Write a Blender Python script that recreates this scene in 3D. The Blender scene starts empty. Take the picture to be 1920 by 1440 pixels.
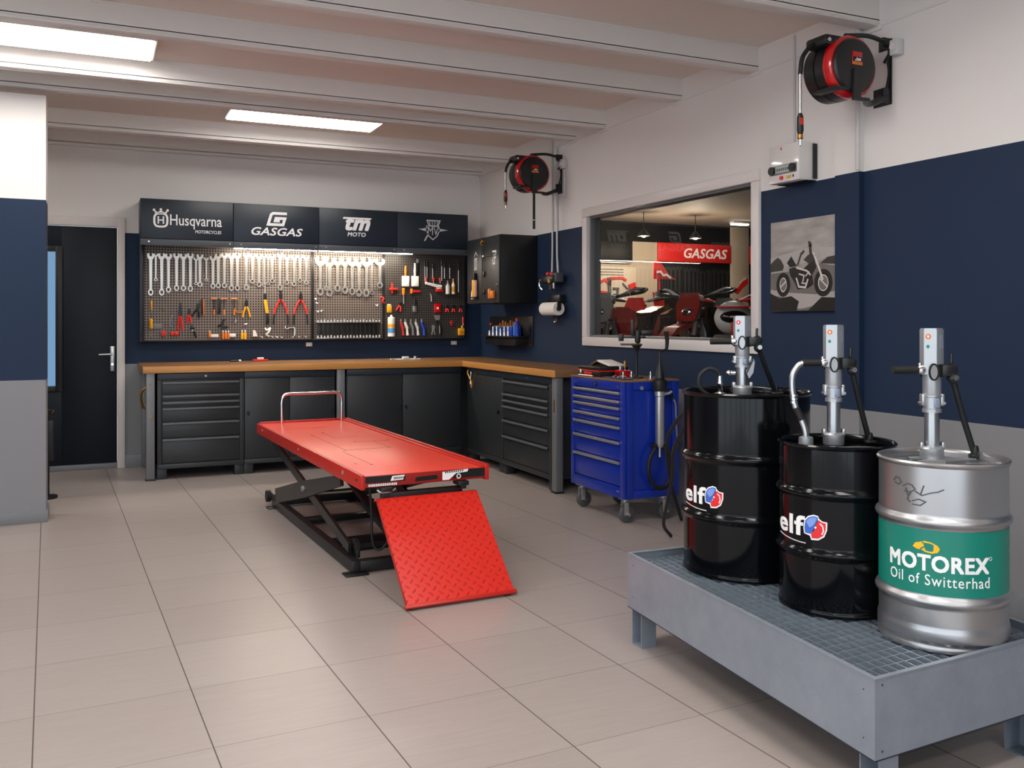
import bpy, bmesh, math, random
from mathutils import Vector, Matrix
random.seed(7)
PI = math.pi
SC = bpy.context.scene
COL = SC.collection

# ------------------------------------------------------------------ camera
EYE = 1.32
YAW = 0.4324
cam_data = bpy.data.cameras.new('camera')
cam_data.sensor_width = 36.0
cam_data.lens = 36.0 * 1702.0 / 1920.0
cam_data.shift_y = -117.4 / 1920.0
cam = bpy.data.objects.new('camera', cam_data)
cam.location = (0, 0, EYE)
cam.rotation_euler = (PI / 2, 0, -YAW)
COL.objects.link(cam)
SC.camera = cam

# ------------------------------------------------------------------ world, exposure
world = bpy.data.worlds.new('world')
SC.world = world
world.use_nodes = True
bg = world.node_tree.nodes['Background']
bg.inputs['Color'].default_value = (0.82, 0.91, 1.0, 1)
bg.inputs['Strength'].default_value = 2.3
SC.view_settings.view_transform = 'Standard'
SC.view_settings.look = 'None'
SC.view_settings.gamma = 1.0
SC.view_settings.use_curve_mapping = False
SC.view_settings.exposure = 0.16
SC.cycles.use_denoising = True
SC.cycles.max_bounces = 10
SC.cycles.diffuse_bounces = 6
SC.cycles.glossy_bounces = 5
SC.cycles.transmission_bounces = 6
SC.cycles.sample_clamp_indirect = 6.0
PANEL_E = 14.5
STRIP_E = 85.0
SHOW_W = 32.0

# ------------------------------------------------------------------ materials
def lin(h):
    h = h.lstrip('#')
    o = []
    for i in (0, 2, 4):
        v = int(h[i:i + 2], 16) / 255
        o.append(v / 12.92 if v <= 0.04045 else ((v + 0.055) / 1.055) ** 2.4)
    return (*o, 1.0)

MATS = {}
def mat(name, col, rough=0.5, metal=0.0, coat=0.0, emit=0.0, bump=0.0, bscale=60, vary=0.0, spec=0.5, alpha=None):
    if name in MATS:
        return MATS[name]
    m = bpy.data.materials.new(name)
    m.use_nodes = True
    nt = m.node_tree
    b = nt.nodes['Principled BSDF']
    c = lin(col) if isinstance(col, str) else (*col, 1.0)
    b.inputs['Base Color'].default_value = c
    b.inputs['Roughness'].default_value = rough
    b.inputs['Metallic'].default_value = metal
    b.inputs['Coat Weight'].default_value = coat
    b.inputs['Coat Roughness'].default_value = 0.06
    b.inputs['Specular IOR Level'].default_value = spec
    if emit:
        b.inputs['Emission Color'].default_value = c
        b.inputs['Emission Strength'].default_value = emit
    if bump or vary:
        tc = nt.nodes.new('ShaderNodeTexCoord')
        n = nt.nodes.new('ShaderNodeTexNoise')
        n.inputs['Scale'].default_value = bscale
        n.inputs['Detail'].default_value = 5
        nt.links.new(tc.outputs['Object'], n.inputs['Vector'])
        if bump:
            bp = nt.nodes.new('ShaderNodeBump')
            bp.inputs['Strength'].default_value = bump
            bp.inputs['Distance'].default_value = 0.004
            nt.links.new(n.outputs['Fac'], bp.inputs['Height'])
            nt.links.new(bp.outputs['Normal'], b.inputs['Normal'])
        if vary:
            r = nt.nodes.new('ShaderNodeMapRange')
            r.inputs['To Min'].default_value = 1 - vary
            r.inputs['To Max'].default_value = 1 + vary
            nt.links.new(n.outputs['Fac'], r.inputs['Value'])
            mx = nt.nodes.new('ShaderNodeMix')
            mx.data_type = 'RGBA'
            mx.blend_type = 'MULTIPLY'
            mx.inputs[0].default_value = 1.0
            mx.inputs[6].default_value = c
            nt.links.new(r.outputs['Result'], mx.inputs[7])
            nt.links.new(mx.outputs[2], b.inputs['Base Color'])
    MATS[name] = m
    return m

def nodes_of(m):
    nt = m.node_tree
    def new(t, **kw):
        n = nt.nodes.new(t)
        for k, v in kw.items():
            setattr(n, k, v)
        return n
    def math_(op, a, b=None, c=None):
        n = new('ShaderNodeMath', operation=op)
        for i, v in enumerate((a, b, c)):
            if v is None:
                continue
            if isinstance(v, (int, float)):
                n.inputs[i].default_value = v
            else:
                nt.links.new(v, n.inputs[i])
        return n.outputs[0]
    return nt, new, math_

def mix_col(nt, new, fac, a, b):
    mx = new('ShaderNodeMix', data_type='RGBA')
    if isinstance(fac, (int, float)):
        mx.inputs[0].default_value = fac
    else:
        nt.links.new(fac, mx.inputs[0])
    for i, v in ((6, a), (7, b)):
        if isinstance(v, tuple):
            mx.inputs[i].default_value = v
        else:
            nt.links.new(v, mx.inputs[i])
    return mx.outputs[2]

WHITE_W, NAVY_W, GREY_W = '#e2dedb', '#182b45', '#85868a'
def painted_wall(name, zgrey):
    """white above 2.12 m, navy band, grey dado below zgrey"""
    m = bpy.data.materials.new(name)
    m.use_nodes = True
    nt, new, mt = nodes_of(m)
    b = nt.nodes['Principled BSDF']
    tc = new('ShaderNodeTexCoord')
    sp = new('ShaderNodeSeparateXYZ')
    nt.links.new(tc.outputs['Object'], sp.inputs[0])
    hi = mt('GREATER_THAN', sp.outputs[2], 2.12)
    lo = mt('LESS_THAN', sp.outputs[2], zgrey)
    c = mix_col(nt, new, hi, lin(NAVY_W), lin(WHITE_W))
    c = mix_col(nt, new, lo, c, lin(GREY_W))
    nt.links.new(c, b.inputs['Base Color'])
    b.inputs['Roughness'].default_value = 0.62
    b.inputs['Specular IOR Level'].default_value = 0.3
    n = new('ShaderNodeTexNoise')
    n.inputs['Scale'].default_value = 90
    nt.links.new(tc.outputs['Object'], n.inputs['Vector'])
    bp = new('ShaderNodeBump')
    bp.inputs['Strength'].default_value = 0.06
    bp.inputs['Distance'].default_value = 0.003
    nt.links.new(n.outputs['Fac'], bp.inputs['Height'])
    nt.links.new(bp.outputs['Normal'], b.inputs['Normal'])
    return m

def floor_mat():
    m = bpy.data.materials.new('floor_tiles')
    m.use_nodes = True
    nt, new, mt = nodes_of(m)
    b = nt.nodes['Principled BSDF']
    tc = new('ShaderNodeTexCoord')
    mp = new('ShaderNodeMapping', vector_type='TEXTURE')
    mp.inputs['Rotation'].default_value = (0, 0, 0.0397)
    nt.links.new(tc.outputs['Object'], mp.inputs[0])
    sp = new('ShaderNodeSeparateXYZ')
    nt.links.new(mp.outputs[0], sp.inputs[0])
    u = mt('DIVIDE', mt('ADD', sp.outputs[0], 0.5425), 0.4990)
    v = mt('DIVIDE', mt('SUBTRACT', sp.outputs[1], 3.921), 0.4994)
    def grout(t, w):
        f = mt('FRACT', t)
        d = mt('MINIMUM', f, mt('SUBTRACT', 1.0, f))
        return mt('LESS_THAN', d, w)
    g = mt('MAXIMUM', grout(u, 0.0042), mt('MULTIPLY', grout(v, 0.0032), 0.55))
    cv = new('ShaderNodeCombineXYZ')
    nt.links.new(mt('FLOOR', u), cv.inputs[0])
    nt.links.new(mt('FLOOR', v), cv.inputs[1])
    wn = new('ShaderNodeTexWhiteNoise', noise_dimensions='2D')
    nt.links.new(cv.outputs[0], wn.inputs['Vector'])
    st = new('ShaderNodeMapping')
    st.inputs['Scale'].default_value = (2.2, 26, 1)
    nt.links.new(tc.outputs['Object'], st.inputs[0])
    ns = new('ShaderNodeTexNoise')
    ns.inputs['Scale'].default_value = 2.0
    ns.inputs['Detail'].default_value = 4
    nt.links.new(st.outputs[0], ns.inputs['Vector'])
    tone = mt('ADD', mt('MULTIPLY', wn.outputs['Value'], 0.06), mt('MULTIPLY', ns.outputs['Fac'], 0.13))
    base = mix_col(nt, new, mt('MULTIPLY', tone, 5.2), lin('#968b85'), lin('#a9a09b'))
    c = mix_col(nt, new, g, base, lin('#4d443e'))
    nt.links.new(c, b.inputs['Base Color'])
    nt.links.new(mt('ADD', 0.34, mt('MULTIPLY', g, 0.3)), b.inputs['Roughness'])
    bp = new('ShaderNodeBump')
    bp.inputs['Strength'].default_value = 0.35
    bp.inputs['Distance'].default_value = 0.002
    nt.links.new(mt('SUBTRACT', mt('MULTIPLY', ns.outputs['Fac'], 0.25), g), bp.inputs['Height'])
    nt.links.new(bp.outputs['Normal'], b.inputs['Normal'])
    return m

def tread_mat(name, col, pitch, strength, rough=0.42):
    """painted steel chequer plate: raised lozenges at alternating diagonals, in the plate's own xy"""
    m = bpy.data.materials.new(name)
    m.use_nodes = True
    nt, new, mt = nodes_of(m)
    b = nt.nodes['Principled BSDF']
    b.inputs['Base Color'].default_value = lin(col)
    b.inputs['Roughness'].default_value = rough
    tc = new('ShaderNodeTexCoord')
    sp = new('ShaderNodeSeparateXYZ')
    nt.links.new(tc.outputs['Object'], sp.inputs[0])
    r2 = math.sqrt(0.5) / pitch
    p = mt('MULTIPLY', mt('ADD', sp.outputs[0], sp.outputs[1]), r2)
    q = mt('MULTIPLY', mt('SUBTRACT', sp.outputs[0], sp.outputs[1]), r2)
    fp = mt('SUBTRACT', mt('FRACT', p), 0.5)
    fq = mt('SUBTRACT', mt('FRACT', q), 0.5)
    par = mt('FLOORED_MODULO', mt('ADD', mt('FLOOR', p), mt('FLOOR', q)), 2.0)
    ap, aq = mt('ABSOLUTE', fp), mt('ABSOLUTE', fq)
    h1 = mt('SUBTRACT', 1.0, mt('ADD', mt('DIVIDE', ap, 0.48), mt('DIVIDE', aq, 0.16)))
    h2 = mt('SUBTRACT', 1.0, mt('ADD', mt('DIVIDE', aq, 0.48), mt('DIVIDE', ap, 0.16)))
    h = mt('ADD', mt('MULTIPLY', h1, par), mt('MULTIPLY', h2, mt('SUBTRACT', 1.0, par)))
    h = mt('MINIMUM', mt('MAXIMUM', h, 0.0), 0.4)
    bp = new('ShaderNodeBump')
    bp.inputs['Strength'].default_value = strength
    bp.inputs['Distance'].default_value = 0.014
    nt.links.new(h, bp.inputs['Height'])
    nt.links.new(bp.outputs['Normal'], b.inputs['Normal'])
    return m

def perforated_mat(name, base, hole, pitch):
    m = bpy.data.materials.new(name)
    m.use_nodes = True
    nt, new, mt = nodes_of(m)
    b = nt.nodes['Principled BSDF']
    tc = new('ShaderNodeTexCoord')
    sp = new('ShaderNodeSeparateXYZ')
    nt.links.new(tc.outputs['Object'], sp.inputs[0])
    def cell(o):
        return mt('ABSOLUTE', mt('SUBTRACT', mt('FRACT', mt('DIVIDE', o, pitch)), 0.5))
    hx = mt('LESS_THAN', cell(sp.outputs[0]), 0.27)
    hz = mt('LESS_THAN', cell(sp.outputs[2]), 0.27)
    h = mt('MULTIPLY', hx, hz)
    c = mix_col(nt, new, h, lin(base), lin(hole))
    nt.links.new(c, b.inputs['Base Color'])
    b.inputs['Roughness'].default_value = 0.45
    b.inputs['Metallic'].default_value = 0.25
    return m

def wood_mat(name, c1, c2, scale):
    m = bpy.data.materials.new(name)
    m.use_nodes = True
    nt, new, mt = nodes_of(m)
    b = nt.nodes['Principled BSDF']
    tc = new('ShaderNodeTexCoord')
    mp = new('ShaderNodeMapping')
    mp.inputs['Scale'].default_value = scale
    nt.links.new(tc.outputs['Object'], mp.inputs[0])
    n = new('ShaderNodeTexNoise')
    n.inputs['Scale'].default_value = 3.0
    n.inputs['Detail'].default_value = 6
    n.inputs['Distortion'].default_value = 0.6
    nt.links.new(mp.outputs[0], n.inputs['Vector'])
    c = mix_col(nt, new, n.outputs['Fac'], lin(c1), lin(c2))
    nt.links.new(c, b.inputs['Base Color'])
    b.inputs['Roughness'].default_value = 0.38
    return m

def galvanised_mat(name, c1, c2, metal=0.55, rough=0.5):
    m = bpy.data.materials.new(name)
    m.use_nodes = True
    nt, new, mt = nodes_of(m)
    b = nt.nodes['Principled BSDF']
    tc = new('ShaderNodeTexCoord')
    v = new('ShaderNodeTexNoise')
    v.inputs['Scale'].default_value = 7
    v.inputs['Detail'].default_value = 8
    v.inputs['Roughness'].default_value = 0.7
    nt.links.new(tc.outputs['Object'], v.inputs['Vector'])
    c = mix_col(nt, new, v.outputs['Fac'], lin(c1), lin(c2))
    w = new('ShaderNodeTexVoronoi')
    w.inputs['Scale'].default_value = 55
    nt.links.new(tc.outputs['Object'], w.inputs['Vector'])
    spk = mt('LESS_THAN', w.outputs['Distance'], 0.055)
    c = mix_col(nt, new, mt('MULTIPLY', spk, 0.35), c, lin('#e6ecf2'))
    nt.links.new(c, b.inputs['Base Color'])
    b.inputs['Metallic'].default_value = metal
    b.inputs['Roughness'].default_value = rough
    return m

M_FLOOR = floor_mat()
M_WALLB = painted_wall('painted_wall_grey_to_worktop', 0.935)
M_WALLR = painted_wall('painted_wall_grey_dado', 0.845)
M_CEIL = mat('ceiling_paint', '#dcd2ca', 0.7, bump=0.03)
M_BEAM = mat('beam_paint', '#dedad6', 0.42)
M_WHITE = mat('white_lacquer', '#dcd6d3', 0.35)
M_WHITEPL = mat('white_plastic', '#c9c9c9', 0.4)
M_BASEB = mat('skirting_grey', '#7b7e84', 0.5)
M_DOOR = mat('door_navy', '#0e1722', 0.5, spec=0.3)
M_DOORF = mat('door_window_frame', '#16191d', 0.4)
M_STEEL = mat('brushed_steel', '#b9bbbd', 0.32, 1.0)
M_CHROME = mat('chrome', '#e2e2e2', 0.14, 1.0)
M_TOOLST = mat('tool_steel', '#d6d4cf', 0.28, 0.85)
M_CABN = mat('overhead_cabinet_navy', '#1a2531', 0.42, vary=0.05, bscale=3)
M_CABV = mat('valance_grey', '#474c53', 0.45)
M_CABD = mat('cabinet_anthracite', '#2a2e31', 0.45)
M_CABDD = mat('cabinet_front_anthracite', '#25292c', 0.42)
M_DARK = mat('dark_shadow_gap', '#101214', 0.6)
M_LIP = mat('drawer_lip', '#585b5e', 0.4)
M_POST = mat('post_grey', '#75777a', 0.45, 0.3)
M_BLACK = mat('black_plastic', '#121212', 0.42)
M_BLACKG = mat('black_gloss', '#080809', 0.10, coat=1.0)
M_BLACKM = mat('black_powder_coat', '#191a1b', 0.38)
M_RUBBER = mat('black_rubber', '#0d0d0d', 0.6)
M_GREYRUB = mat('grey_rubber', '#4a4c4f', 0.6)
M_WOOD = wood_mat('beech_worktop_dimmed', '#71502f', '#8f6844', (1.2, 14, 14))  # top darkened in colour for its dim light, unlike the edge
M_WOODE = wood_mat('beech_edge', '#b57a3b', '#cc9350', (1.2, 18, 18))
M_RED = mat('lift_red_shaded', '#b92014', 0.4)  # darker than the deck: the side rail's shade is in this red
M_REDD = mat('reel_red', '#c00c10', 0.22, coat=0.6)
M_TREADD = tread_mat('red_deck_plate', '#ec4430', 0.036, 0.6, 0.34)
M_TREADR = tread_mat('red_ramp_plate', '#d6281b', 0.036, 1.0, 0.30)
M_BLUE = mat('cart_blue', '#052a96', 0.34, coat=0.2)
M_ALU = mat('aluminium', '#c9cacb', 0.35, 0.9)
M_ALUD = mat('cast_aluminium', '#b3b6ba', 0.38, 0.75)
M_DRUMS = mat('drum_silver', '#b4b4b6', 0.33, 0.9)
M_DRUMB = mat('drum_black', '#08090c', 0.13, coat=0.12, spec=0.2)
M_GREEN = mat('label_green', '#0c7d6d', 0.35)
M_LOGO = mat('logo_white', '#f2f2f2', 0.45)
M_LOGOG = mat('logo_silver', '#c9c9c9', 0.4)
M_ELFB = mat('label_blue', '#3c66c4', 0.35)
M_ELFBL = mat('label_light_blue', '#7f9fe0', 0.35)
M_ELFR = mat('label_red', '#e0242c', 0.35)
M_YEL = mat('yellow_plastic', '#e3a51f', 0.4)
M_YELL = mat('label_yellow', '#f2b90f', 0.4)
M_ORANGE = mat('orange_plastic', '#d9741c', 0.4)
M_REDP = mat('red_grip', '#d5281c', 0.4)
M_BLUEP = mat('blue_plastic', '#1a3fb5', 0.35)
M_LBLUE = mat('light_blue_plastic', '#5f9ad8', 0.35)
M_PAPER = mat('white_paper', '#ece7e0', 0.85, bump=0.1, bscale=120)
M_BRASS = mat('brass', '#a87c38', 0.32, 0.9)
M_GALV = galvanised_mat('galvanised_sheet', '#868f9b', '#aab3bf')
M_GRATE = galvanised_mat('galvanised_grating', '#a5b2be', '#c3ced8', 0.75, 0.34)
M_PIT = mat('sump_inside', '#2e353d', 0.6, 0.4)
M_PERF = perforated_mat('perforated_steel', '#7b7069', '#141210', 0.0245)
M_PERF_SHADED = perforated_mat('perforated_steel_shaded', '#4a4643', '#0f0e0d', 0.0245)  # same sheet, darkened in colour where no strip light reaches
M_PANEL = mat('panel_light', (1.0, 0.96, 0.915), 0.5, emit=PANEL_E)
M_STRIP = mat('strip_light', (1.0, 0.87, 0.70), 0.5, emit=STRIP_E)
M_BULB = mat('lamp_glow', (1.0, 0.80, 0.58), 0.5, emit=30)
M_TUBE = mat('tube_glow', (1.0, 0.90, 0.78), 0.5, emit=20)

M_GLASS = bpy.data.materials.new('clear_glass')
M_GLASS.use_nodes = True
_nt, _new, _mt = nodes_of(M_GLASS)
_nt.nodes.remove(_nt.nodes['Principled BSDF'])
_tr = _new('ShaderNodeBsdfTransparent')
_tr.inputs[0].default_value = (0.93, 0.95, 0.95, 1)
_gl = _new('ShaderNodeBsdfGlossy')
_gl.inputs['Roughness'].default_value = 0.0
_fr = _new('ShaderNodeFresnel')
_fr.inputs[0].default_value = 1.35
_ms = _new('ShaderNodeMixShader')
_ge = _new('ShaderNodeNewGeometry')
_nt.links.new(_mt('MULTIPLY', _fr.outputs[0], _mt('SUBTRACT', 1.0, _ge.outputs['Backfacing'])), _ms.inputs[0])
_nt.links.new(_tr.outputs[0], _ms.inputs[1])
_nt.links.new(_gl.outputs[0], _ms.inputs[2])
_nt.links.new(_ms.outputs[0], _nt.nodes['Material Output'].inputs[0])

M_GLASS_DIM = M_GLASS.copy()
M_GLASS_DIM.name = 'glass_dimming_sky'
for _n in M_GLASS_DIM.node_tree.nodes:
    if _n.type == 'BSDF_TRANSPARENT':
        _n.inputs[0].default_value = (0.30, 0.385, 0.46, 1)  # tint dims the daylight behind the door to a light blue
# ------------------------------------------------------------------ building blocks
def wmat(o):
    return (wmat(o.parent) @ o.matrix_basis) if o.parent else o.matrix_basis.copy()

def catmull(pts, n=8):
    pts = [Vector(p) for p in pts]
    if len(pts) < 3:
        return pts
    P = [2 * pts[0] - pts[1]] + pts + [2 * pts[-1] - pts[-2]]
    out = []
    for i in range(1, len(P) - 2):
        a, b, c, d = P[i - 1:i + 3]
        for k in range(n):
            t = k / n
            out.append(0.5 * ((2 * b) + (c - a) * t + (2 * a - 5 * b + 4 * c - d) * t * t + (3 * b - a - 3 * c + d) * t ** 3))
    out.append(pts[-1])
    return out

class MB:
    """collects shapes, then links them as ONE mesh object"""
    def __init__(self):
        self.bm = bmesh.new()

    def _take(self, bm2, mtx=None):
        if mtx is not None:
            bmesh.ops.transform(bm2, matrix=mtx, verts=bm2.verts)
        me = bpy.data.meshes.new('t')
        bm2.to_mesh(me)
        bm2.free()
        self.bm.from_mesh(me)
        bpy.data.meshes.remove(me)
        return self

    def box(self, a, b, bev=0.0, mtx=None, seg=2):
        bm2 = bmesh.new()
        bmesh.ops.create_cube(bm2, size=1)
        s = Vector([abs(b[i] - a[i]) for i in range(3)])
        c = Vector([(a[i] + b[i]) / 2 for i in range(3)])
        for v in bm2.verts:
            v.co = Vector((v.co.x * s.x, v.co.y * s.y, v.co.z * s.z)) + c
        bev = min(bev, 0.45 * min(s))
        if bev > 0:
            bmesh.ops.bevel(bm2, geom=bm2.edges[:], offset=bev, segments=seg, affect='EDGES', profile=0.5)
        return self._take(bm2, mtx)

    def cyl(self, p, q, r, r2=None, seg=20, mtx=None, caps=True):
        p, q = Vector(p), Vector(q)
        d = q - p
        bm2 = bmesh.new()
        bmesh.ops.create_cone(bm2, cap_ends=caps, segments=seg, radius1=r, radius2=r if r2 is None else r2, depth=d.length)
        M = Matrix.Translation((p + q) / 2) @ d.to_track_quat('Z', 'Y').to_matrix().to_4x4()
        return self._take(bm2, (mtx @ M) if mtx is not None else M)

    def ball(self, c, r, sc=(1, 1, 1), seg=16, mtx=None):
        bm2 = bmesh.new()
        bmesh.ops.create_uvsphere(bm2, u_segments=seg, v_segments=max(6, seg // 2), radius=r)
        M = Matrix.Translation(Vector(c)) @ Matrix.Diagonal((*sc, 1))
        return self._take(bm2, (mtx @ M) if mtx is not None else M)

    def tube(self, pts, r, seg=10, smooth=True, n=8, radii=None):
        P = catmull(pts, n) if smooth else [Vector(p) for p in pts]
        bm = self.bm
        rings = []
        nrm = None
        for i, p in enumerate(P):
            t = (P[min(i + 1, len(P) - 1)] - P[max(i - 1, 0)])
            if t.length < 1e-9:
                t = Vector((0, 0, 1))
            t.normalize()
            if nrm is None:
                nrm = t.orthogonal().normalized()
            else:
                nrm = (nrm - t * nrm.dot(t))
                nrm = nrm.normalized() if nrm.length > 1e-6 else t.orthogonal().normalized()
            bi = t.cross(nrm)
            rr = r if radii is None else radii[0] + (radii[1] - radii[0]) * i / (len(P) - 1)
            rings.append([bm.verts.new(p + (nrm * math.cos(2 * PI * k / seg) + bi * math.sin(2 * PI * k / seg)) * rr) for k in range(seg)])
        for a, b in zip(rings, rings[1:]):
            for k in range(seg):
                bm.faces.new((a[k], a[(k + 1) % seg], b[(k + 1) % seg], b[k]))
        bm.faces.new(rings[0][::-1])
        bm.faces.new(rings[-1])
        return self

    def lathe(self, prof, c=(0, 0, 0), seg=48, mtx=None, a0=0.0, a1=2 * PI):
        bm2 = bmesh.new()
        full = abs(a1 - a0 - 2 * PI) < 1e-6
        nn = seg if full else seg + 1
        rings = []
        for r, z in prof:
            if r < 1e-6:
                v = bm2.verts.new((0, 0, z))
                rings.append([v] * nn)
            else:
                rings.append([bm2.verts.new((r * math.cos(a0 + (a1 - a0) * k / seg), r * math.sin(a0 + (a1 - a0) * k / seg), z)) for k in range(nn)])
        for A, B in zip(rings, rings[1:]):
            for k in range(seg):
                j = (k + 1) % nn
                f = []
                for v in (A[k], A[j], B[j], B[k]):
                    if v not in f:
                        f.append(v)
                if len(f) >= 3:
                    try:
                        bm2.faces.new(f)
                    except ValueError:
                        pass
        bmesh.ops.recalc_face_normals(bm2, faces=bm2.faces)
        T = Matrix.Translation(Vector(c))
        return self._take(bm2, (mtx @ T) if mtx is not None else T)

    def prism(self, poly, F, w0=0.0, w1=0.002):
        """poly: (u,v) outline; F(u,v,w) -> point"""
        bm2 = bmesh.new()
        A = [bm2.verts.new(F(u, v, w0)) for u, v in poly]
        B = [bm2.verts.new(F(u, v, w1)) for u, v in poly]
        n = len(poly)
        for k in range(n):
            bm2.faces.new((A[k], A[(k + 1) % n], B[(k + 1) % n], B[k]))
        bm2.faces.new(A[::-1])
        bm2.faces.new(B)
        bmesh.ops.recalc_face_normals(bm2, faces=bm2.faces)
        return self._take(bm2)

    def stroke(self, pts, wd, F, w0=0.0, w1=0.002, closed=False):
        """a flat ribbon of width wd along (u,v) points, mitred"""
        P = [Vector(p) for p in pts]
        n = len(P)
        L, R = [], []
        for i in range(n):
            a = P[(i - 1) % n] if closed or i > 0 else None
            b = P[(i + 1) % n] if closed or i < n - 1 else None
            d1 = (P[i] - a).normalized() if a is not None else (b - P[i]).normalized()
            d2 = (b - P[i]).normalized() if b is not None else d1
            n1, n2 = Vector((-d1.y, d1.x)), Vector((-d2.y, d2.x))
            m = (n1 + n2)
            m = m.normalized() if m.length > 1e-6 else n1
            k = wd / 2 / max(0.45, m.dot(n1))
            L.append(P[i] + m * k)
            R.append(P[i] - m * k)
        bm = self.bm
        lay = []
        for w in (w0, w1):
            lay.append(([bm.verts.new(F(p.x, p.y, w)) for p in L], [bm.verts.new(F(p.x, p.y, w)) for p in R]))
        (l0, r0), (l1, r1) = lay
        rng = range(n if closed else n - 1)
        for i in rng:
            j = (i + 1) % n
            bm.faces.new((l1[i], r1[i], r1[j], l1[j]))
            bm.faces.new((l0[i], l0[j], r0[j], r0[i]))
            bm.faces.new((l0[i], l1[i], l1[j], l0[j]))
            bm.faces.new((r0[i], r0[j], r1[j], r1[i]))
        if not closed:
            bm.faces.new((l0[0], r0[0], r1[0], l1[0]))
            bm.faces.new((l0[-1], l1[-1], r1[-1], r0[-1]))
        return self

    def text(self, s, box, F, w0=0.0, w1=0.002, shear=0.0, bold=0.0, spacing=1.0):
        """lettering fitted into box (u0,v0,u1,v1) on the surface F; heavy weights are stamped side by side"""
        cu = bpy.data.curves.new('t', 'FONT')
        cu.body = s
        cu.shear = shear
        cu.offset = bold if bold < 0.009 else 0.0
        cu.space_character = spacing + max(0.0, bold - 0.009) * 3.0
        cu.resolution_u = 3
        o = bpy.data.objects.new('t', cu)
        COL.objects.link(o)
        dg = bpy.context.evaluated_depsgraph_get()
        me = bpy.data.meshes.new_from_object(o.evaluated_get(dg))
        ex = 0.0 if bold < 0.009 else bold
        sh = [(0, 0)] if ex == 0 else [(a * ex, b * ex) for a, b in ((-1, -1), (1, -1), (-1, 1), (1, 1), (0, 0), (1, 0), (-1, 0), (0, 1), (0, -1))]
        xs = [v.co.x for v in me.vertices]
        ys = [v.co.y for v in me.vertices]
        x0, x1, y0, y1 = min(xs) - ex, max(xs) + ex, min(ys) - ex, max(ys) + ex
        u0, v0, u1, v1 = box
        for k, (dx, dy) in enumerate(sh):
            lift = (w1 - w0) * 0.06 * k
            bm2 = bmesh.new()
            bm2.from_mesh(me)
            bmesh.ops.remove_doubles(bm2, verts=bm2.verts, dist=1e-5)
            ext = bmesh.ops.extrude_face_region(bm2, geom=bm2.faces[:])
            top = {v for v in ext['geom'] if isinstance(v, bmesh.types.BMVert)}
            for v in bm2.verts:
                u = u0 + (v.co.x + dx - x0) / (x1 - x0) * (u1 - u0)
                w = v0 + (v.co.y + dy - y0) / (y1 - y0) * (v1 - v0)
                v.co = F(u, w, (w1 + lift) if v in top else w0)
            bmesh.ops.recalc_face_normals(bm2, faces=bm2.faces)
            self._take(bm2)
        bpy.data.objects.remove(o)
        bpy.data.curves.remove(cu)
        bpy.data.meshes.remove(me)
        return self

    def build(self, name, m, parent=None, world=True, angle=35):
        """link as one mesh object; world=True: the shapes are in world space and go into the parent's own space"""
        me = bpy.data.meshes.new(name)
        if world and parent is not None:
            bmesh.ops.transform(self.bm, matrix=wmat(parent).inverted(), verts=self.bm.verts)
        self.bm.to_mesh(me)
        self.bm.free()
        me.materials.append(m)
        me.polygons.foreach_set('use_smooth', [True] * len(me.polygons))
        me.set_sharp_from_angle(angle=math.radians(angle))
        o = bpy.data.objects.new(name, me)
        COL.objects.link(o)
        if parent is not None:
            o.parent = parent
        return o

def tag(o, label=None, cat=None, group=None, kind=None):
    for k, v in (('label', label), ('category', cat), ('group', group), ('kind', kind)):
        if v:
            o[k] = v
    return o

def thing(name, label, cat, loc=(0, 0, 0), rz=0.0, group=None, sc=None):
    o = bpy.data.objects.new(name, None)
    o.empty_display_size = 0.05
    o.location = loc
    o.rotation_euler = (0, 0, rz)
    if sc:
        o.scale = sc
    COL.objects.link(o)
    return tag(o, label, cat, group)

def struct(name, mb, m, parent=None):
    o = mb.build(name, m, parent)
    if parent is None:
        o['kind'] = 'structure'
    return o

def dup(root, loc=None, rz=None, label=None, group=None):
    def cp(o, par):
        c = o.copy()
        COL.objects.link(c)
        if par is not None:
            c.parent = par
        for ch in list(o.children):
            cp(ch, c)
        return c
    r = cp(root, None)
    if loc is not None:
        r.location = loc
    if rz is not None:
        r.rotation_euler = (0, 0, rz)
    if label:
        r['label'] = label
    if group:
        r['group'] = group
    return r

ORD = ['first', 'second', 'third', 'fourth', 'fifth', 'sixth', 'seventh', 'eighth', 'ninth', 'tenth', 'eleventh', 'twelfth', 'thirteenth',
       'fourteenth', 'fifteenth', 'sixteenth', 'seventeenth', 'eighteenth', 'nineteenth', 'twentieth', 'twenty-first', 'twenty-second',
       'twenty-third', 'twenty-fourth', 'twenty-fifth', 'twenty-sixth']

def on_back(y):      # surface facing the room on the back wall: u = x, v = z
    return lambda u, v, w: Vector((u, y - w, v))
def on_right(x):     # surface facing the room on the right wall: u = y, v = z
    return lambda u, v, w: Vector((x - w, u, v))
def on_drum(cx, cy, r, face):   # around an upright cylinder: u = arc length to the viewer's right, v = z; face = heading of u=0
    def F(u, v, w):
        a = face + u / r
        return Vector((cx + (r + w) * math.cos(a), cy + (r + w) * math.sin(a), v))
    return F

BW, RW = 8.92, 3.74            # back wall y, right wall x
CEIL = 3.015

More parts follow.
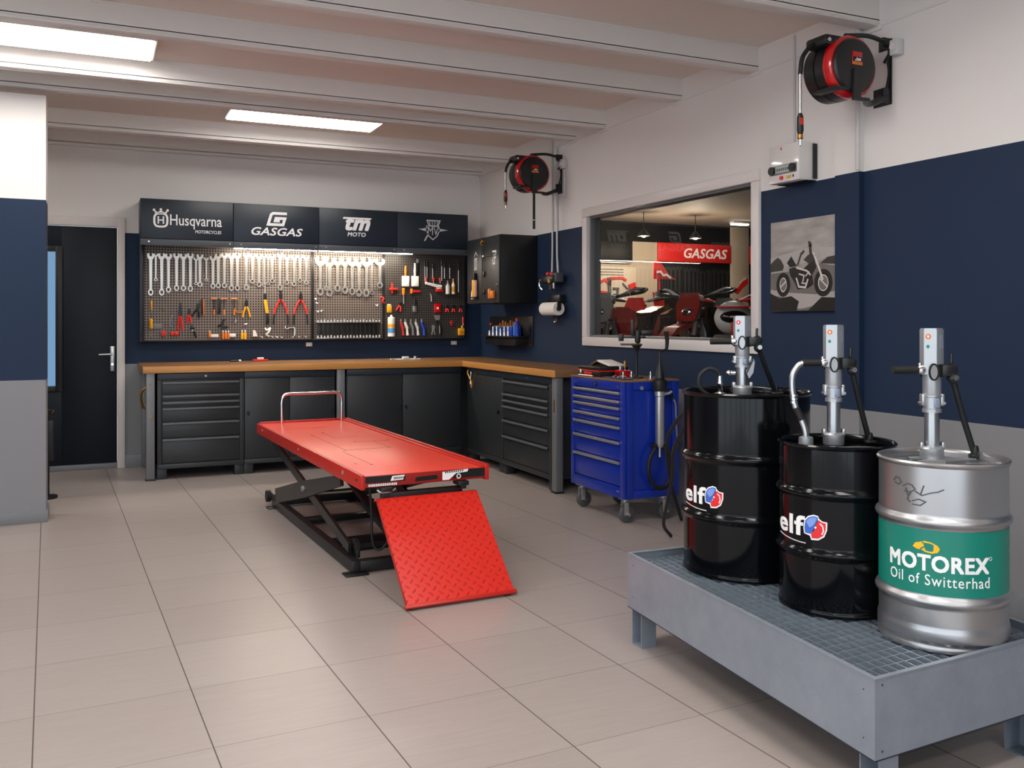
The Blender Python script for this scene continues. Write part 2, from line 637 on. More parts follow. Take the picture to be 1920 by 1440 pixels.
# ================================================================== THE SETTING
struct('floor', MB().box((-4.3, -3.1, -0.06), (3.85, 9.04, 0)), M_FLOOR)
struct('ceiling', MB().box((-4.3, -3.1, CEIL), (3.85, 9.04, CEIL + 0.08)), M_CEIL)
mb = MB()
mb.box((-4.3, BW, 0), (-0.77, BW + 0.12, CEIL)).box((0.255, BW, 0), (3.85, BW + 0.12, CEIL)).box((-0.77, BW, 2.25), (0.255, BW + 0.12, CEIL))
struct('wall_back', mb, M_WALLB)
mb = MB()
mb.box((RW, -3.1, 0), (RW + 0.11, 9.04, 1.15)).box((RW, -3.1, 2.235), (RW + 0.11, 9.04, CEIL))
mb.box((RW, -3.1, 1.15), (RW + 0.11, 4.465, 2.235)).box((RW, 6.63, 1.15), (RW + 0.11, 9.04, 2.235))
mb.box((RW - 0.035, 3.615, 0), (RW, 3.79, CEIL))
struct('wall_right', mb, M_WALLR)
# the side and rear behind the camera are glazed shop fronts, open to the daylight
struct('wall_left', MB().box((-4.42, 2.7, 0), (-4.3, 9.04, CEIL)).box((-4.42, -3.1, 2.72), (-4.3, 2.7, CEIL)), M_WALLB)
struct('wall_rear', MB().box((1.3, -3.22, 0), (3.85, -3.1, CEIL)).box((-4.42, -3.22, 2.72), (1.3, -3.1, CEIL)), M_WALLB)
m_ = MB()
for y in (1.25, -0.2, -1.65):
    m_.box((-4.40, y - 0.04, 0), (-4.32, y + 0.04, 2.72), 0.004)
struct('window_2', m_.box((-4.42, -3.22, 0), (-4.30, -3.10, 2.72)), M_POST)
m_ = MB()
for x in (-0.1, -1.5, -2.9):
    m_.box((x - 0.04, -3.20, 0), (x + 0.04, -3.12, 2.72), 0.004)
struct('window_3', m_, M_POST)
struct('wall_partition', MB().box((-4.3, 6.72, 0), (-0.282, 6.97, 2.808)), M_WALLB)
struct('baseboard_partition', MB().box((-4.3, 6.706, 0), (-0.27, 6.72, 0.078), 0.003).box((-0.282, 6.72, 0), (-0.27, 6.97, 0.078), 0.003), M_BASEB)
struct('baseboard_back', MB().box((0.262, BW - 0.014, 0), (RW, BW, 0.11), 0.003), M_BASEB)
struct('baseboard_right', MB().box((RW - 0.014, -3.1, 0), (RW, 3.615, 0.09), 0.003).box((RW - 0.014, 3.79, 0), (RW, 8.9, 0.09), 0.003), M_BASEB)

# ceiling beams: I-section, web and bottom flange, spanning wall to wall
def beam(y):
    m = MB()
    m.box((-4.3, y + 0.0, 2.895), (RW, y + 0.014, CEIL))
    m.box((-4.3, y - 0.004, 2.868), (RW, y + 0.085, 2.883), 0.002)
    m.box((-4.3, y + 0.0, 2.88), (RW, y + 0.014, 2.9))
    m.box((-4.3, y - 0.004, 3.003), (RW, y + 0.085, CEIL))
    return m
for k, y in enumerate((0.3, 1.5, 2.6, 3.51, 4.463, 5.265, 6.30, 6.80, 8.06, 8.86)):
    b = struct('ceiling_beam', beam(y), M_BEAM)
    mb = MB().box((RW - 0.012, y - 0.02, 2.845), (RW, y + 0.10, 2.868), 0.002)
    struct('bearing_plate', mb, M_BEAM, b)
struct('trim_right', MB().box((RW - 0.006, -3.1, 2.862), (RW, 9.04, 2.872), 0.001), M_BEAM)

# the window to the showroom
def ring_frame(m, y0, y1, z0, z1, w, x0, x1, bev):
    m.box((x0, y0, z0), (x1, y1, z0 + w), bev).box((x0, y0, z1 - w), (x1, y1, z1), bev)
    m.box((x0, y0, z0 + w), (x1, y0 + w, z1 - w), bev).box((x0, y1 - w, z0 + w), (x1, y1, z1 - w), bev)
    return m
win = struct('window_1', ring_frame(MB(), 4.438, 6.660, 1.118, 2.262, 0.074, RW - 0.022, RW + 0.03, 0.006), M_WHITE)
struct('window_lining', ring_frame(MB(), 4.512, 6.586, 1.192, 2.188, 0.016, RW + 0.012, RW + 0.11, 0.002), M_POST, win)
struct('window_pane', MB().box((RW + 0.045, 4.505, 1.185), (RW + 0.051, 6.593, 2.195)), M_GLASS, win)

# the door in the back wall
mb = MB()
mb.box((0.199, BW - 0.02, 0), (0.262, BW + 0.1, 2.255), 0.004).box((-0.727, BW - 0.02, 2.168), (0.199, BW + 0.1, 2.255), 0.004).box((-0.79, BW - 0.02, 0), (-0.727, BW + 0.1, 2.255), 0.004)
door = struct('door_1', mb, M_WHITE)
mb = MB()
dy0, dy1 = BW + 0.005, BW + 0.05
mb.box((-0.725, dy0, 0.05), (-0.58, dy1, 2.163), 0.002).box((-0.25, dy0, 0.05), (0.197, dy1, 2.163), 0.002)
mb.box((-0.58, dy0, 0.05), (-0.25, dy1, 0.71), 0.002).box((-0.58, dy0, 1.98), (-0.25, dy1, 2.163), 0.002)
struct('door_leaf', mb, M_DOOR, door)
mb = MB()
fy0, fy1 = BW - 0.008, BW + 0.055
mb.box((-0.585, fy0, 0.705), (-0.53, fy1, 1.985), 0.003).box((-0.30, fy0, 0.705), (-0.245, fy1, 1.985), 0.003)
mb.box((-0.53, fy0, 0.705), (-0.30, fy1, 0.75), 0.003).box((-0.53, fy0, 1.935), (-0.30, fy1, 1.985), 0.003)
struct('door_window_frame', mb, M_DOORF, door)
struct('door_pane', MB().box((-0.53, BW + 0.025, 0.75), (-0.30, BW + 0.03, 1.935)), M_GLASS_DIM, door)
struct('door_threshold', MB().box((-0.727, BW - 0.012, 0), (0.199, BW + 0.1, 0.048), 0.003), M_BASEB, door)
hb = struct('door_handle', MB().box((0.137, BW - 0.012, 0.872), (0.178, BW + 0.006, 1.098), 0.006).cyl((0.157, BW - 0.01, 1.026), (0.157, BW - 0.055, 1.026), 0.010).tube([(0.157, BW - 0.052, 1.026), (0.12, BW - 0.055, 1.026), (0.045, BW - 0.052, 1.024)], 0.0095), M_STEEL, door)
struct('keyhole', MB().cyl((0.157, BW - 0.016, 0.935), (0.157, BW - 0.01, 0.935), 0.011), M_CHROME, door)

# ================================================================== CEILING LIGHTS
def panel_light(x, y, label):
    t = thing('ceiling_panel_light', label, 'ceiling light', (x, y, CEIL), 0, 'ceiling panel lights')
    L, W, z0, z1 = 0.60, 0.215, -0.05, 0.0
    m = MB()
    m.box((-L - 0.018, -W - 0.018, z0), (L + 0.018, -W, z1), 0.003).box((-L - 0.018, W, z0), (L + 0.018, W + 0.018, z1), 0.003)
    m.box((-L - 0.018, -W, z0), (-L, W, z1), 0.003).box((L, -W, z0), (L + 0.018, W, z1), 0.003)
    m.box((-L, -W, -0.012), (L, W, z1))
    m.build('frame', M_WHITE, t, world=False)
    MB().box((-L + 0.002, -W + 0.002, z0 - 0.008), (L - 0.002, W - 0.002, z0 + 0.010), 0.004).build('diffuser', M_PANEL, t, world=False)
    return t
pl = panel_light(-0.27, 5.935, 'lit ceiling panel light in front of the pillar, cut by the frame edge')
dup(pl, (1.58, 7.44, CEIL), label='lit ceiling panel light nearest the wall cabinets, wholly in view')
for x, y in ((1.58, 3.05), (-0.27, 3.05), (-1.75, 7.44), (-2.4, 4.87), (-2.4, 2.05), (1.58, 0.9), (-0.27, 0.9), (1.58, -1.2), (-1.3, -1.2)):  # unseen panels, added to brighten the floor and the back wall
    dup(pl, (x, y, CEIL), label='unseen ceiling panel light added outside the frame to brighten the workshop')

# ================================================================== OVERHEAD CABINETS ALONG THE BACK WALL
CY = 8.60
edges = [0.376, 1.164, 1.949, 2.722, 3.477]
cab_names = ['first overhead cabinet by the door, with a white crowned-H emblem and Husqvarna lettering',
             'overhead cabinet with the white slanted G emblem and GASGAS lettering',
             'overhead cabinet with the white slanted tm and MOTO lettering',
             'overhead cabinet at the room corner with the silver winged shield emblem']
cabs = []
ZT, ZB = 2.405, 2.052
for k in range(4):
    x0, x1 = edges[k], edges[k + 1]
    t = thing('overhead_cabinet', cab_names[k], 'wall cabinet', ((x0 + x1) / 2, BW, ZB), 0, 'overhead cabinets')
    MB().box((x0 + 0.001, CY + 0.018, ZB), (x1 - 0.001, BW - 0.002, ZT), 0.002).build('carcass', M_CABN, t)
    d = MB().box((x0 + 0.003, CY, ZB + 0.002), (x1 - 0.003, CY + 0.017, ZT - 0.001), 0.003).build('door', M_CABN, t)
    v = MB().box((x0 + 0.001, CY + 0.002, 1.993), (x1 - 0.001, CY + 0.018, 2.050), 0.002).box((x0 + 0.001, CY + 0.018, 2.038), (x1 - 0.001, BW - 0.002, 2.050)).build('valance', M_CABV, t)
    for sx in (x0 + 0.07, x1 - 0.03):
        MB().cyl((sx, CY + 0.004, 2.025), (sx, CY - 0.004, 2.025), 0.007, seg=12).build('catch', M_CHROME, t)
    cabs.append((t, d))
F = on_back(CY)
# crowned H and word mark
d = cabs[0][1]
m = MB()
cx, cz = 0.545, 2.217
rr = [(cx + 0.054 * math.copysign(abs(math.cos(a)) ** 0.62, math.cos(a)), cz + 0.058 * math.copysign(abs(math.sin(a)) ** 0.62, math.sin(a))) for a in [2 * PI * i / 28 for i in range(28)]]
m.stroke(rr, 0.017, F, closed=True)
for s in (-1, 1):
    m.stroke([(cx + s * 0.021, cz - 0.032), (cx + s * 0.021, cz + 0.034)], 0.012, F)
m.stroke([(cx - 0.02, cz), (cx + 0.02, cz)], 0.011, F)
m.prism([(cx - 0.056, cz + 0.088), (cx - 0.048, cz + 0.060), (cx + 0.048, cz + 0.060), (cx + 0.056, cz + 0.088), (cx + 0.030, cz + 0.070), (cx, cz + 0.085), (cx - 0.030, cz + 0.070)], F)
for s, zz in ((-0.056, 0.088), (0, 0.094), (0.056, 0.088)):
    m.prism([(cx + s + 0.011 * math.cos(a), cz + zz + 0.011 * math.sin(a)) for a in [2 * PI * i / 12 for i in range(12)]], F)
m.build('emblem', M_LOGO, d)
MB().text('Husqvarna', (0.622, 2.146, 1.063, 2.272), F, bold=0.006).build('lettering', M_LOGO, d)
MB().text('MOTORCYCLES', (0.835, 2.112, 1.058, 2.140), F, bold=0.010).build('small_lettering', M_LOGO, d)
# slanted G
d = cabs[1][1]
m = MB()
gx, gz, sh = 1.556, 2.268, 0.30
G = lambda p: [(gx + a + sh * b, gz + b) for a, b in p]
m.stroke(G([(0.075, 0.058), (-0.052, 0.058), (-0.066, 0.045), (-0.066, -0.047), (0.070, -0.047), (0.070, 0.012), (-0.012, 0.012), (-0.012, -0.012), (0.03, -0.012)]), 0.025, F)
m.build('emblem', M_LOGO, d)
MB().text('GASGAS', (1.325, 2.118, 1.795, 2.192), F, shear=0.25, bold=0.016).build('lettering', M_LOGO, d)
# tm MOTO
d = cabs[2][1]
m = MB()
m.text('tm', (2.205, 2.196, 2.45, 2.322), F, shear=0.32, bold=0.035)
m.prism([(2.178, 2.306), (2.455, 2.306), (2.462, 2.324), (2.186, 2.324)], F)
m.build('emblem', M_LOGO, d)
MB().text('MOTO', (2.225, 2.140, 2.405, 2.180), F, shear=0.15, bold=0.02).build('lettering', M_LOGO, d)
# winged shield
d = cabs[3][1]
m = MB()
sx, sz = 3.095, 2.232
S = lambda p: [(sx + a, sz + b) for a, b in p]
m.stroke(S([(-0.062, 0.098), (0.075, 0.098), (0.052, 0.045), (-0.040, 0.045)]), 0.012, F, closed=True)
m.text('MV', (sx - 0.055, sz - 0.048, sx + 0.06, sz + 0.036), F, shear=0.05, bold=0.0)
m.stroke(S([(-0.062, 0.048), (-0.068, 0.0), (-0.045, -0.055), (0.0, -0.092), (0.045, -0.055), (0.068, 0.0), (0.062, 0.048)]), 0.010, F)
m.prism(S([(-0.155, 0.008), (-0.062, 0.022), (-0.062, -0.012)]), F)
m.prism(S([(0.160, 0.008), (0.062, 0.022), (0.062, -0.012)]), F)
m.stroke(S([(-0.045, -0.03), (-0.088, -0.108)]), 0.013, F)
for k in range(4):
    m.stroke(S([(-0.03 + 0.025 * k, 0.055), (-0.035 + 0.028 * k, 0.09)]), 0.007, F)
m.build('emblem', M_LOGOG, d)

# light strips below the valances
for x0, x1, lab in ((1.17, 1.945, 'lit strip light below the GASGAS cabinet'), (1.955, 2.90, 'lit strip light below the tm cabinet, running under its corner neighbour')):
    t = thing('strip_light', lab, 'strip light', ((x0 + x1) / 2, CY + 0.05, 2.03), 0, 'strip lights below the cabinets')
    MB().box((x0, CY + 0.026, 2.000), (x1, CY + 0.075, 2.036), 0.003).build('housing', M_WHITEPL, t)
    MB().box((x0 + 0.01, CY + 0.030, 1.989), (x1 - 0.01, CY + 0.071, 1.9995)).build('tube', M_STRIP, t)

# ================================================================== PEGBOARDS
def pegboard(x0, x1, lab, m_perf, wing=False):
    t = thing('pegboard', lab, 'pegboard', ((x0 + x1) / 2, BW, 1.13), 0, 'pegboards')
    z0, z1 = 1.135, 2.03
    MB().box((x0 + 0.012, 8.862, z0 + 0.012), (x1 - 0.012, 8.868, z1)).build('perforated_sheet', m_perf, t)
    m = MB()
    m.box((x0, 8.855, z0), (x1, BW - 0.001, z0 + 0.014), 0.002).box((x0, 8.855, z0 + 0.014), (x0 + 0.014, BW - 0.001, z1), 0.002).box((x1 - 0.014, 8.855, z0 + 0.014), (x1, BW - 0.001, z1), 0.002)
    m.build('edge_frame', M_BLACKM, t)
    if wing:
        MB().box((x0 - 0.03, 8.70, z0), (x0 - 0.001, BW - 0.001, z1), 0.003).build('side_panel', M_CABN, t)
    return t
pegboard(0.405, 1.944, 'wide perforated pegboard full of spanners and pliers, next to the door', M_PERF, True)
pegboard(1.946, 2.66, 'perforated pegboard with large spanners above a black socket rack', M_PERF)
pegboard(2.662, 3.55, 'shade-darkened perforated pegboard with brushes, blades and bottles near the corner', M_PERF_SHADED)

# ---- spanners
def spanner_mesh(L, head, ring, wd, ring_up=False):
    """combination spanner hanging, open jaw at the top; local origin at the top, z down to -L"""
    m = MB()
    F = lambda u, v, w: Vector((u, -w, v))
    m.prism([(-wd * 0.8, -head * 0.9), (wd * 0.8, -head * 0.9), (wd * 0.55, -L + ring * 1.5), (-wd * 0.55, -L + ring * 1.5)], F, 0.002, 0.007)
    h = head
    m.prism([(-h * 0.62, -h * 0.15), (-h * 0.36, 0), (-h * 0.20, -h * 0.10), (-h * 0.22, -h * 0.42), (0.0, -h * 0.58), (h * 0.22, -h * 0.42), (h * 0.20, -h * 0.04), (h * 0.40, 0.0), (h * 0.62, -h * 0.25), (h * 0.56, -h * 0.70), (wd * 0.8, -h * 1.05), (-wd * 0.8, -h * 1.05), (-h * 0.56, -h * 0.70)], F, 0.0, 0.010)
    m.stroke([(ring * 0.72 * math.cos(a), -L + ring * 0.9 + ring * 0.95 * math.sin(a)) for a in [2 * PI * i / 14 for i in range(14)]], ring * 0.42, F, 0.0, 0.010, closed=True)
    return m

WL = [(0.475, 1.939, 1.561), (0.518, 1.936, 1.688), (0.568, 1.942, 1.563), (0.627, 1.939, 1.589), (0.696, 1.946, 1.605), (0.756, 1.943, 1.606), (0.816, 1.95, 1.601), (0.865, 1.911, 1.659), (0.9, 1.942, 1.644), (0.956, 1.913, 1.696), (1.015, 1.93, 1.63), (1.062, 1.953, 1.636), (1.118, 1.96, 1.637), (1.18, 1.956, 1.612), (1.235, 1.963, 1.613), (1.317, 1.971, 1.619), (1.373, 1.962, 1.683), (1.435, 1.959, 1.652), (1.481, 1.96, 1.653), (1.519, 1.951, 1.67), (1.559, 1.963, 1.692), (1.632, 1.976, 1.624), (1.696, 1.956, 1.678), (1.765, 1.959, 1.663), (1.823, 1.966, 1.702), (1.883, 1.962, 1.681)]
PEG_Y = 8.860
proto = {}
for i, (x, zt, zb) in enumerate(WL):
    L = zt - zb
    thick = 0 if i in (1, 7, 9, 18, 19) else 1
    key = (thick, i % 2)
    if key not in proto:
        o = spanner_mesh(0.34, (0.036, 0.050)[thick], (0.017, 0.024)[thick], (0.010, 0.017)[thick]).build('spanner', M_TOOLST, None)
        proto[key] = o
        o.rotation_euler = (0, 0, 0)
    else:
        o = proto[key].copy()
        COL.objects.link(o)
    o.location = (x, PEG_Y, zt)
    o.scale = (1, 1, L / 0.34)
    tag(o, f"{('thin', 'broad')[thick]} steel spanner, {ORD[i]} from the door in the long row of the wide pegboard", 'spanner', 'spanners on the wide pegboard')
    # a peg carries each one
WR = [(2.020, 1.955, 1.58), (2.077, 1.957, 1.63), (2.11, 1.947, 1.571), (2.187, 1.95, 1.621), (2.265, 1.952, 1.6), (2.335, 1.954, 1.59), (2.406, 1.956, 1.574), (2.479, 1.958, 1.575), (2.539, 1.949, 1.592), (2.617, 1.951, 1.66)]
pr = None
for i, (x, zt, zb) in enumerate(WR):
    L = zt - zb
    small = i in (1, 8)
    k = ('s' if small else 'b')
    if k not in proto:
        o = spanner_mesh(0.36, 0.045 if small else 0.088, 0.020 if small else 0.033, 0.011 if small else 0.021).build('spanner', M_TOOLST, None)
        proto[k] = o
    else:
        o = proto[k].copy()
        COL.objects.link(o)
    o.location = (x, PEG_Y - (0.012 if i % 2 else 0.0), zt)
    o.scale = (1, 1, L / 0.36)
    tag(o, f"{'slim' if small else 'large broad-jawed'} steel spanner, {ORD[i]} from the wide board in the row above the socket rack", 'spanner', 'large spanners above the socket rack')

# ---- socket rack
t = thing('socket_rack', 'black socket rack with two rails of steel sockets below the large spanners', 'socket rack', (2.296, 8.86, 1.15), 0)
MB().box((1.985, 8.835, 1.175), (2.615, 8.861, 1.305), 0.004).build('back_panel', M_BLACKM, t)
for z in (1.312, 1.157):
    MB().box((1.972, 8.81, z - 0.006), (2.625, 8.861, z + 0.004), 0.002).build('rail', M_STEEL, t)
for j, z in enumerate((1.316, 1.161)):
    for i in range(20):
        x = 1.992 + i * 0.0325
        MB().cyl((x, 8.828, z), (x, 8.828, z + 0.018 + 0.003 * ((i * 7 + j) % 3)), 0.0105, seg=10).build('socket', M_TOOLST, t)
for i in range(14):
    x = 2.01 + i * 0.0445
    MB().box((x, 8.829, 1.18), (x + 0.02, 8.834, 1.30), 0.001).build('slot', M_DARK, t)

# ---- hand tools, each local: x across, z up from its lower end, hung flat on the board
def hang(name, label, cat, x, z, parts, group=None, rot=0.0, y=PEG_Y):
    t = thing(name, label, cat, (x, y, z), 0, group)
    t.rotation_euler = (0, rot, 0)
    for pn, mb_, mm in parts:
        mb_.build(pn, mm, t, world=False)
    return t
FL = lambda u, v, w: Vector((u, -w, v))

def screwdriver(name, label, x, zt, zb, grip_m, frac=0.45, r=0.011, grip_top=True, group=None):
    L = zt - zb
    g0, g1 = (L * (1 - frac), L) if grip_top else (0, L * frac)
    s0, s1 = (0, L * (1 - frac)) if grip_top else (L * frac, L)
    grip = MB().lathe([(0, g0), (r * 0.7, g0), (r, g0 + 0.012), (r * 0.85, (g0 + g1) / 2), (r, g1 - 0.012), (r * 0.6, g1), (0, g1)], (0, -r - 0.002, 0), 12)
    sh = MB().cyl((0, -r - 0.002, s0), (0, -r - 0.002, s1), 0.0038, seg=8)
    return hang(name, label, 'screwdriver', x, zb, [('handle', grip, grip_m), ('shaft', sh, M_TOOLST)], group)

def pliers(label, x, zt, zb, grip_m, spread=0.06, jaw=0.3, grip_label=None, rot=0.0, jaw_m=None, group=None):
    L = zt - zb
    jz = L * (1 - jaw)
    j = MB().prism([(-0.004, L), (0.004, L), (0.017, jz + 0.02), (0.012, jz - 0.02), (-0.012, jz - 0.02), (-0.017, jz + 0.02)], FL, 0.002, 0.014)
    j.cyl((0, -0.002, jz), (0, -0.018, jz), 0.009, seg=12)
    parts = [('jaw', j, jaw_m or M_BLACKM)]
    for s in (-1, 1):
        parts.append(('grip', MB().tube([(s * 0.006, -0.008, jz - 0.01), (s * spread * 0.55, -0.010, jz * 0.62), (s * spread * 0.9, -0.010, jz * 0.25), (s * spread, -0.010, 0.005)], 0.009, 8), grip_m))
    return hang('pliers', label, 'pliers', x, zb, parts, group, rot)

def bottle(name, label, x, zt, zb, body_m, cap_m, r=0.022, y=PEG_Y, group=None, lab_m=None):
    L = zt - zb
    parts = [('body', MB().lathe([(0, 0), (r, 0.002), (r, L * 0.6), (r * 0.45, L * 0.74), (r * 0.42, L * 0.8), (0, L * 0.8)], (0, -r - 0.002, 0), 16), body_m),
             ('cap', MB().lathe([(0, L * 0.78), (r * 0.5, L * 0.79), (r * 0.35, L), (0, L)], (0, -r - 0.002, 0), 12), cap_m)]
    if lab_m:
        parts.append(('label', MB().lathe([(r + 0.0006, L * 0.15), (r + 0.0006, L * 0.5)], (0, -r - 0.002, 0), 16), lab_m))
    return hang(name, label, 'bottle', x, zb, parts, group, y=y)

def shelf_block(name, label, cat, x, zt, zb, w, m_, dep=0.035, extra=None, group=None):
    parts = [('body', MB().box((-w / 2, -dep - 0.002, 0), (w / 2, -0.002, zt - zb), 0.004), m_)]
    return hang(name, label, cat, x, zb, parts + (extra or []), group)

screwdriver('screwdriver', 'short yellow screwdriver hanging above a longer yellow one by the board edge', 0.48, 1.511, 1.395, M_YEL, 0.75, 0.010)
screwdriver('screwdriver', 'long yellow and black screwdriver hung lowest at the board edge by the door', 0.475, 1.345, 1.178, M_YEL, 0.55, 0.019)
shelf_block('tag_plate', 'small grey blank plate beside the long yellow screwdriver', 'plate', 0.535, 1.294, 1.249, 0.075, M_POST, 0.004)
hang('peg_hook', 'small brass peg hook below the first spanners', 'hook', 0.579, 1.416, [('hook', MB().tube([(0, 0, 0.03), (0, -0.03, 0.02), (0.005, -0.035, 0.0), (0.01, -0.03, -0.004)], 0.004, 6), M_BRASS)])
hang('wire_gauge', 'thin wire feeler gauge hanging left of the black pliers', 'gauge', 0.651, 1.279, [('wire', MB().tube([(0.01, -0.004, 0.1), (-0.006, -0.004, 0.05), (-0.006, -0.004, 0), (0.012, -0.004, 0), (0.012, -0.004, 0.05)], 0.003, 6), M_STEEL)])
pliers('long-nose pliers with black jaws and thin red grips', 0.727, 1.498, 1.233, M_REDP, 0.022, 0.45)
pliers('short side cutters with a black head and one red grip showing', 0.803, 1.437, 1.304, M_REDP, 0.016, 0.35)
pliers('black and yellow pliers hung slanting beside the chisel', 0.858, 1.499, 1.355, M_BLACK, 0.03, 0.4, rot=0.25)
hang('chisel', 'flat chisel with yellow and black handle on the wide pegboard', 'chisel', 0.923, 1.361, [
    ('handle', MB().box((-0.014, -0.02, 0.02), (0.002, -0.002, 0.17), 0.003), M_BLACK), ('side_grip', MB().box((0.003, -0.018, 0.01), (0.014, -0.002, 0.165), 0.003), M_ORANGE)])
for x, lab in ((1.025, 'orange T-handle key next to the chisel'), (1.115, 'orange T-handle key in the middle of the three'), (1.205, 'orange T-handle key nearest the ring spanner set')):
    hang('t_handle_key', lab, 'T-handle key', x, 1.382, [
        ('handle', MB().tube([(-0.028, -0.012, 0.150), (0.028, -0.012, 0.150)], 0.007, 8, False), M_ORANGE),
        ('shaft', MB().cyl((0, -0.012, 0), (0, -0.012, 0.148), 0.0045, seg=8), M_BLACKM), ('tip', MB().cyl((0.0, -0.012, 0), (0.0, -0.012, 0.05), 0.0075, seg=8), M_ORANGE)], 'orange T-handle keys')
hang('black_file', 'flat black file hanging behind the orange T-handle keys', 'file', 1.068, 1.39, [('blade', MB().box((-0.014, -0.008, 0), (0.014, -0.002, 0.14), 0.002), M_BLACKM)])
hang('oil_filter_strap', 'thin orange strap wrench ring hanging by the T-handle keys', 'strap wrench', 1.256, 1.382, [('strap', MB().tube([(0.045 * math.cos(a), -0.008, 0.065 + 0.045 * math.sin(a)) for a in [PI + PI * i / 10 for i in range(11)]] , 0.004, 6), M_ORANGE), ('bar', MB().tube([(0, -0.008, 0.02), (0.005, -0.008, 0.15)], 0.004, 6, False), M_BRASS)])
pliers('yellow-handled pliers with spread grips', 1.317, 1.53, 1.356, M_YEL, 0.032, 0.35)
hang('split_ring', 'small steel split ring on a peg below the strap wrench', 'ring', 1.21, 1.309, [('ring', MB().tube([(0.012 * math.cos(a), -0.006, 0.02 + 0.019 * math.sin(a)) for a in [2 * PI * i / 14 for i in range(15)]], 0.003, 6), M_CHROME)])
hang('snips', 'long snips with steel blade, yellow middle and black grip', 'snips', 1.488, 1.293, [
    ('blade', MB().prism([(-0.004, 0.39), (0.006, 0.39), (0.012, 0.29), (-0.010, 0.29)], FL, 0.004, 0.012), M_TOOLST),
    ('collar', MB().box((-0.014, -0.02, 0.235), (0.014, -0.002, 0.295), 0.004), M_BLACK),
    ('grip', MB().prism([(-0.012, 0.235), (0.014, 0.235), (0.038, 0.105), (0.006, 0.105)], FL, 0.002, 0.02), M_YEL),
    ('lower_grip', MB().box((0.008, -0.018, 0.0), (0.034, -0.002, 0.105), 0.005), M_BLACK)])
for x, zt, lab in ((1.638, 1.615, 'big red-handled combination pliers, the pair nearer the door'), (1.827, 1.612, 'big red-handled combination pliers, the pair nearer the socket rack')):
    p = pliers(lab, x, zt, 1.384, M_REDP, 0.062, 0.32, group='big red pliers')
    for s in (-1, 1):
        MB().tube([(s * 0.062, -0.010, 0.006), (s * 0.066, -0.010, -0.05), (s * 0.066, -0.010, -0.095)], 0.0085, 8).build('grip_end', M_BLACK, p, world=False)
hang('hex_key_set', 'fan of black hex keys in a holder on the wide pegboard', 'hex keys', 1.10, 1.257, [('holder', MB().box((-0.02, -0.018, 0.0), (0.05, -0.002, 0.02), 0.003), M_BLACK)] +
     [('key', MB().tube([(-0.02 - 0.014 * i + 0.02 * (i > 2) * i, -0.01, 0.012), (0.004 * i, -0.01, 0.03 + 0.012 * i), (0.01 * i, -0.01, 0.085)], 0.004, 6, False), M_BLACKM) for i in range(5)])
hang('bent_clip', 'small bent steel clip right of the hex keys', 'clip', 1.306, 1.272, [('wire', MB().tube([(-0.03, -0.006, 0), (-0.005, -0.006, 0.02), (0.02, -0.006, 0.024)], 0.004, 6), M_CHROME)])
for x, zt, zb, lab in ((0.584, 1.238, 1.183, 'red hose clamp nearest the long yellow screwdriver'), (0.66, 1.228, 1.192, 'small red hose clamp in the middle of three'), (0.698, 1.228, 1.192, 'small red hose clamp below the long-nose pliers')):
    shelf_block('hose_clamp', lab, 'clamp', x, zt, zb, 0.035, M_REDP, 0.02, [('screw', MB().cyl((-0.022, -0.012, 0.012), (0.022, -0.012, 0.012), 0.006, seg=8), M_BLACKM)], 'red hose clamps')
hang('ratchet', 'black ratchet with a steel head hung low', 'ratchet', 0.832, 1.171, [('head', MB().ball((0, -0.014, 0.09), 0.022, (1, 0.6, 1)), M_BLACKM), ('handle', MB().tube([(0, -0.012, 0.08), (0.02, -0.012, 0.04), (0.035, -0.012, 0.0)], 0.009, 8), M_BLACK), ('drive', MB().cyl((0, -0.02, 0.065), (0, -0.04, 0.065), 0.011, seg=10), M_CHROME)])
bottle('thread_lock_bottle', 'orange and white thread lock bottle standing at the board foot', 0.985, 1.236, 1.169, M_ORANGE, M_PAPER, 0.012)
shelf_block('paper_label', 'crumpled white paper slip beside the orange bottle', 'paper', 1.03, 1.20, 1.172, 0.07, M_PAPER, 0.006)
for i, x in enumerate((1.105, 1.13, 1.155)):
    bottle('glue_tube', f'small orange glue tube with white cap, {ORD[i]} of three standing together', x, 1.236, 1.152, M_ORANGE, M_PAPER, 0.011, group='orange glue tubes')
shelf_block('paper_box', 'flat white paper box lying beside the orange glue tubes', 'box', 1.19, 1.205, 1.172, 0.055, M_PAPER, 0.03)
for i, x in enumerate((1.277, 1.305)):
    bottle('oil_bottle', f"little yellow oil bottle, {('first', 'second')[i]} of a pair on the wide pegboard", x, 1.241, 1.150, M_YEL, M_PAPER, 0.013, group='little yellow oil bottles')
hang('bearing_puller', 'small brass and white puller standing right of the yellow oil bottles', 'puller', 1.398, 1.177, [('arm', MB().prism([(-0.02, 0.06), (0.0, 0.06), (0.022, 0.0), (-0.02, 0.0)], FL, 0.002, 0.02), M_PAPER), ('foot', MB().box((-0.04, -0.02, -0.006), (0.045, -0.002, 0.0), 0.002), M_BRASS)])
hang('hose_bundle', 'crumpled white hose fittings hung on a peg below the snips', 'fittings', 1.517, 1.176, [('fitting', MB().tube([(-0.03, -0.012, 0.08), (-0.01, -0.02, 0.06), (0.02, -0.014, 0.08), (0.005, -0.02, 0.04), (-0.015, -0.014, 0.02), (0.01, -0.014, 0.0)], 0.009, 8), M_PAPER)])
hang('pipe_cutter', 'steel C-shaped pipe cutter hung below the red pliers', 'pipe cutter', 1.728, 1.162, [('body', MB().tube([(-0.045, -0.01, 0.115), (-0.04, -0.01, 0.085), (0.0, -0.01, 0.095), (0.04, -0.01, 0.09), (0.04, -0.01, 0.03), (0.02, -0.01, 0.0)], 0.0075, 8), M_CHROME)])
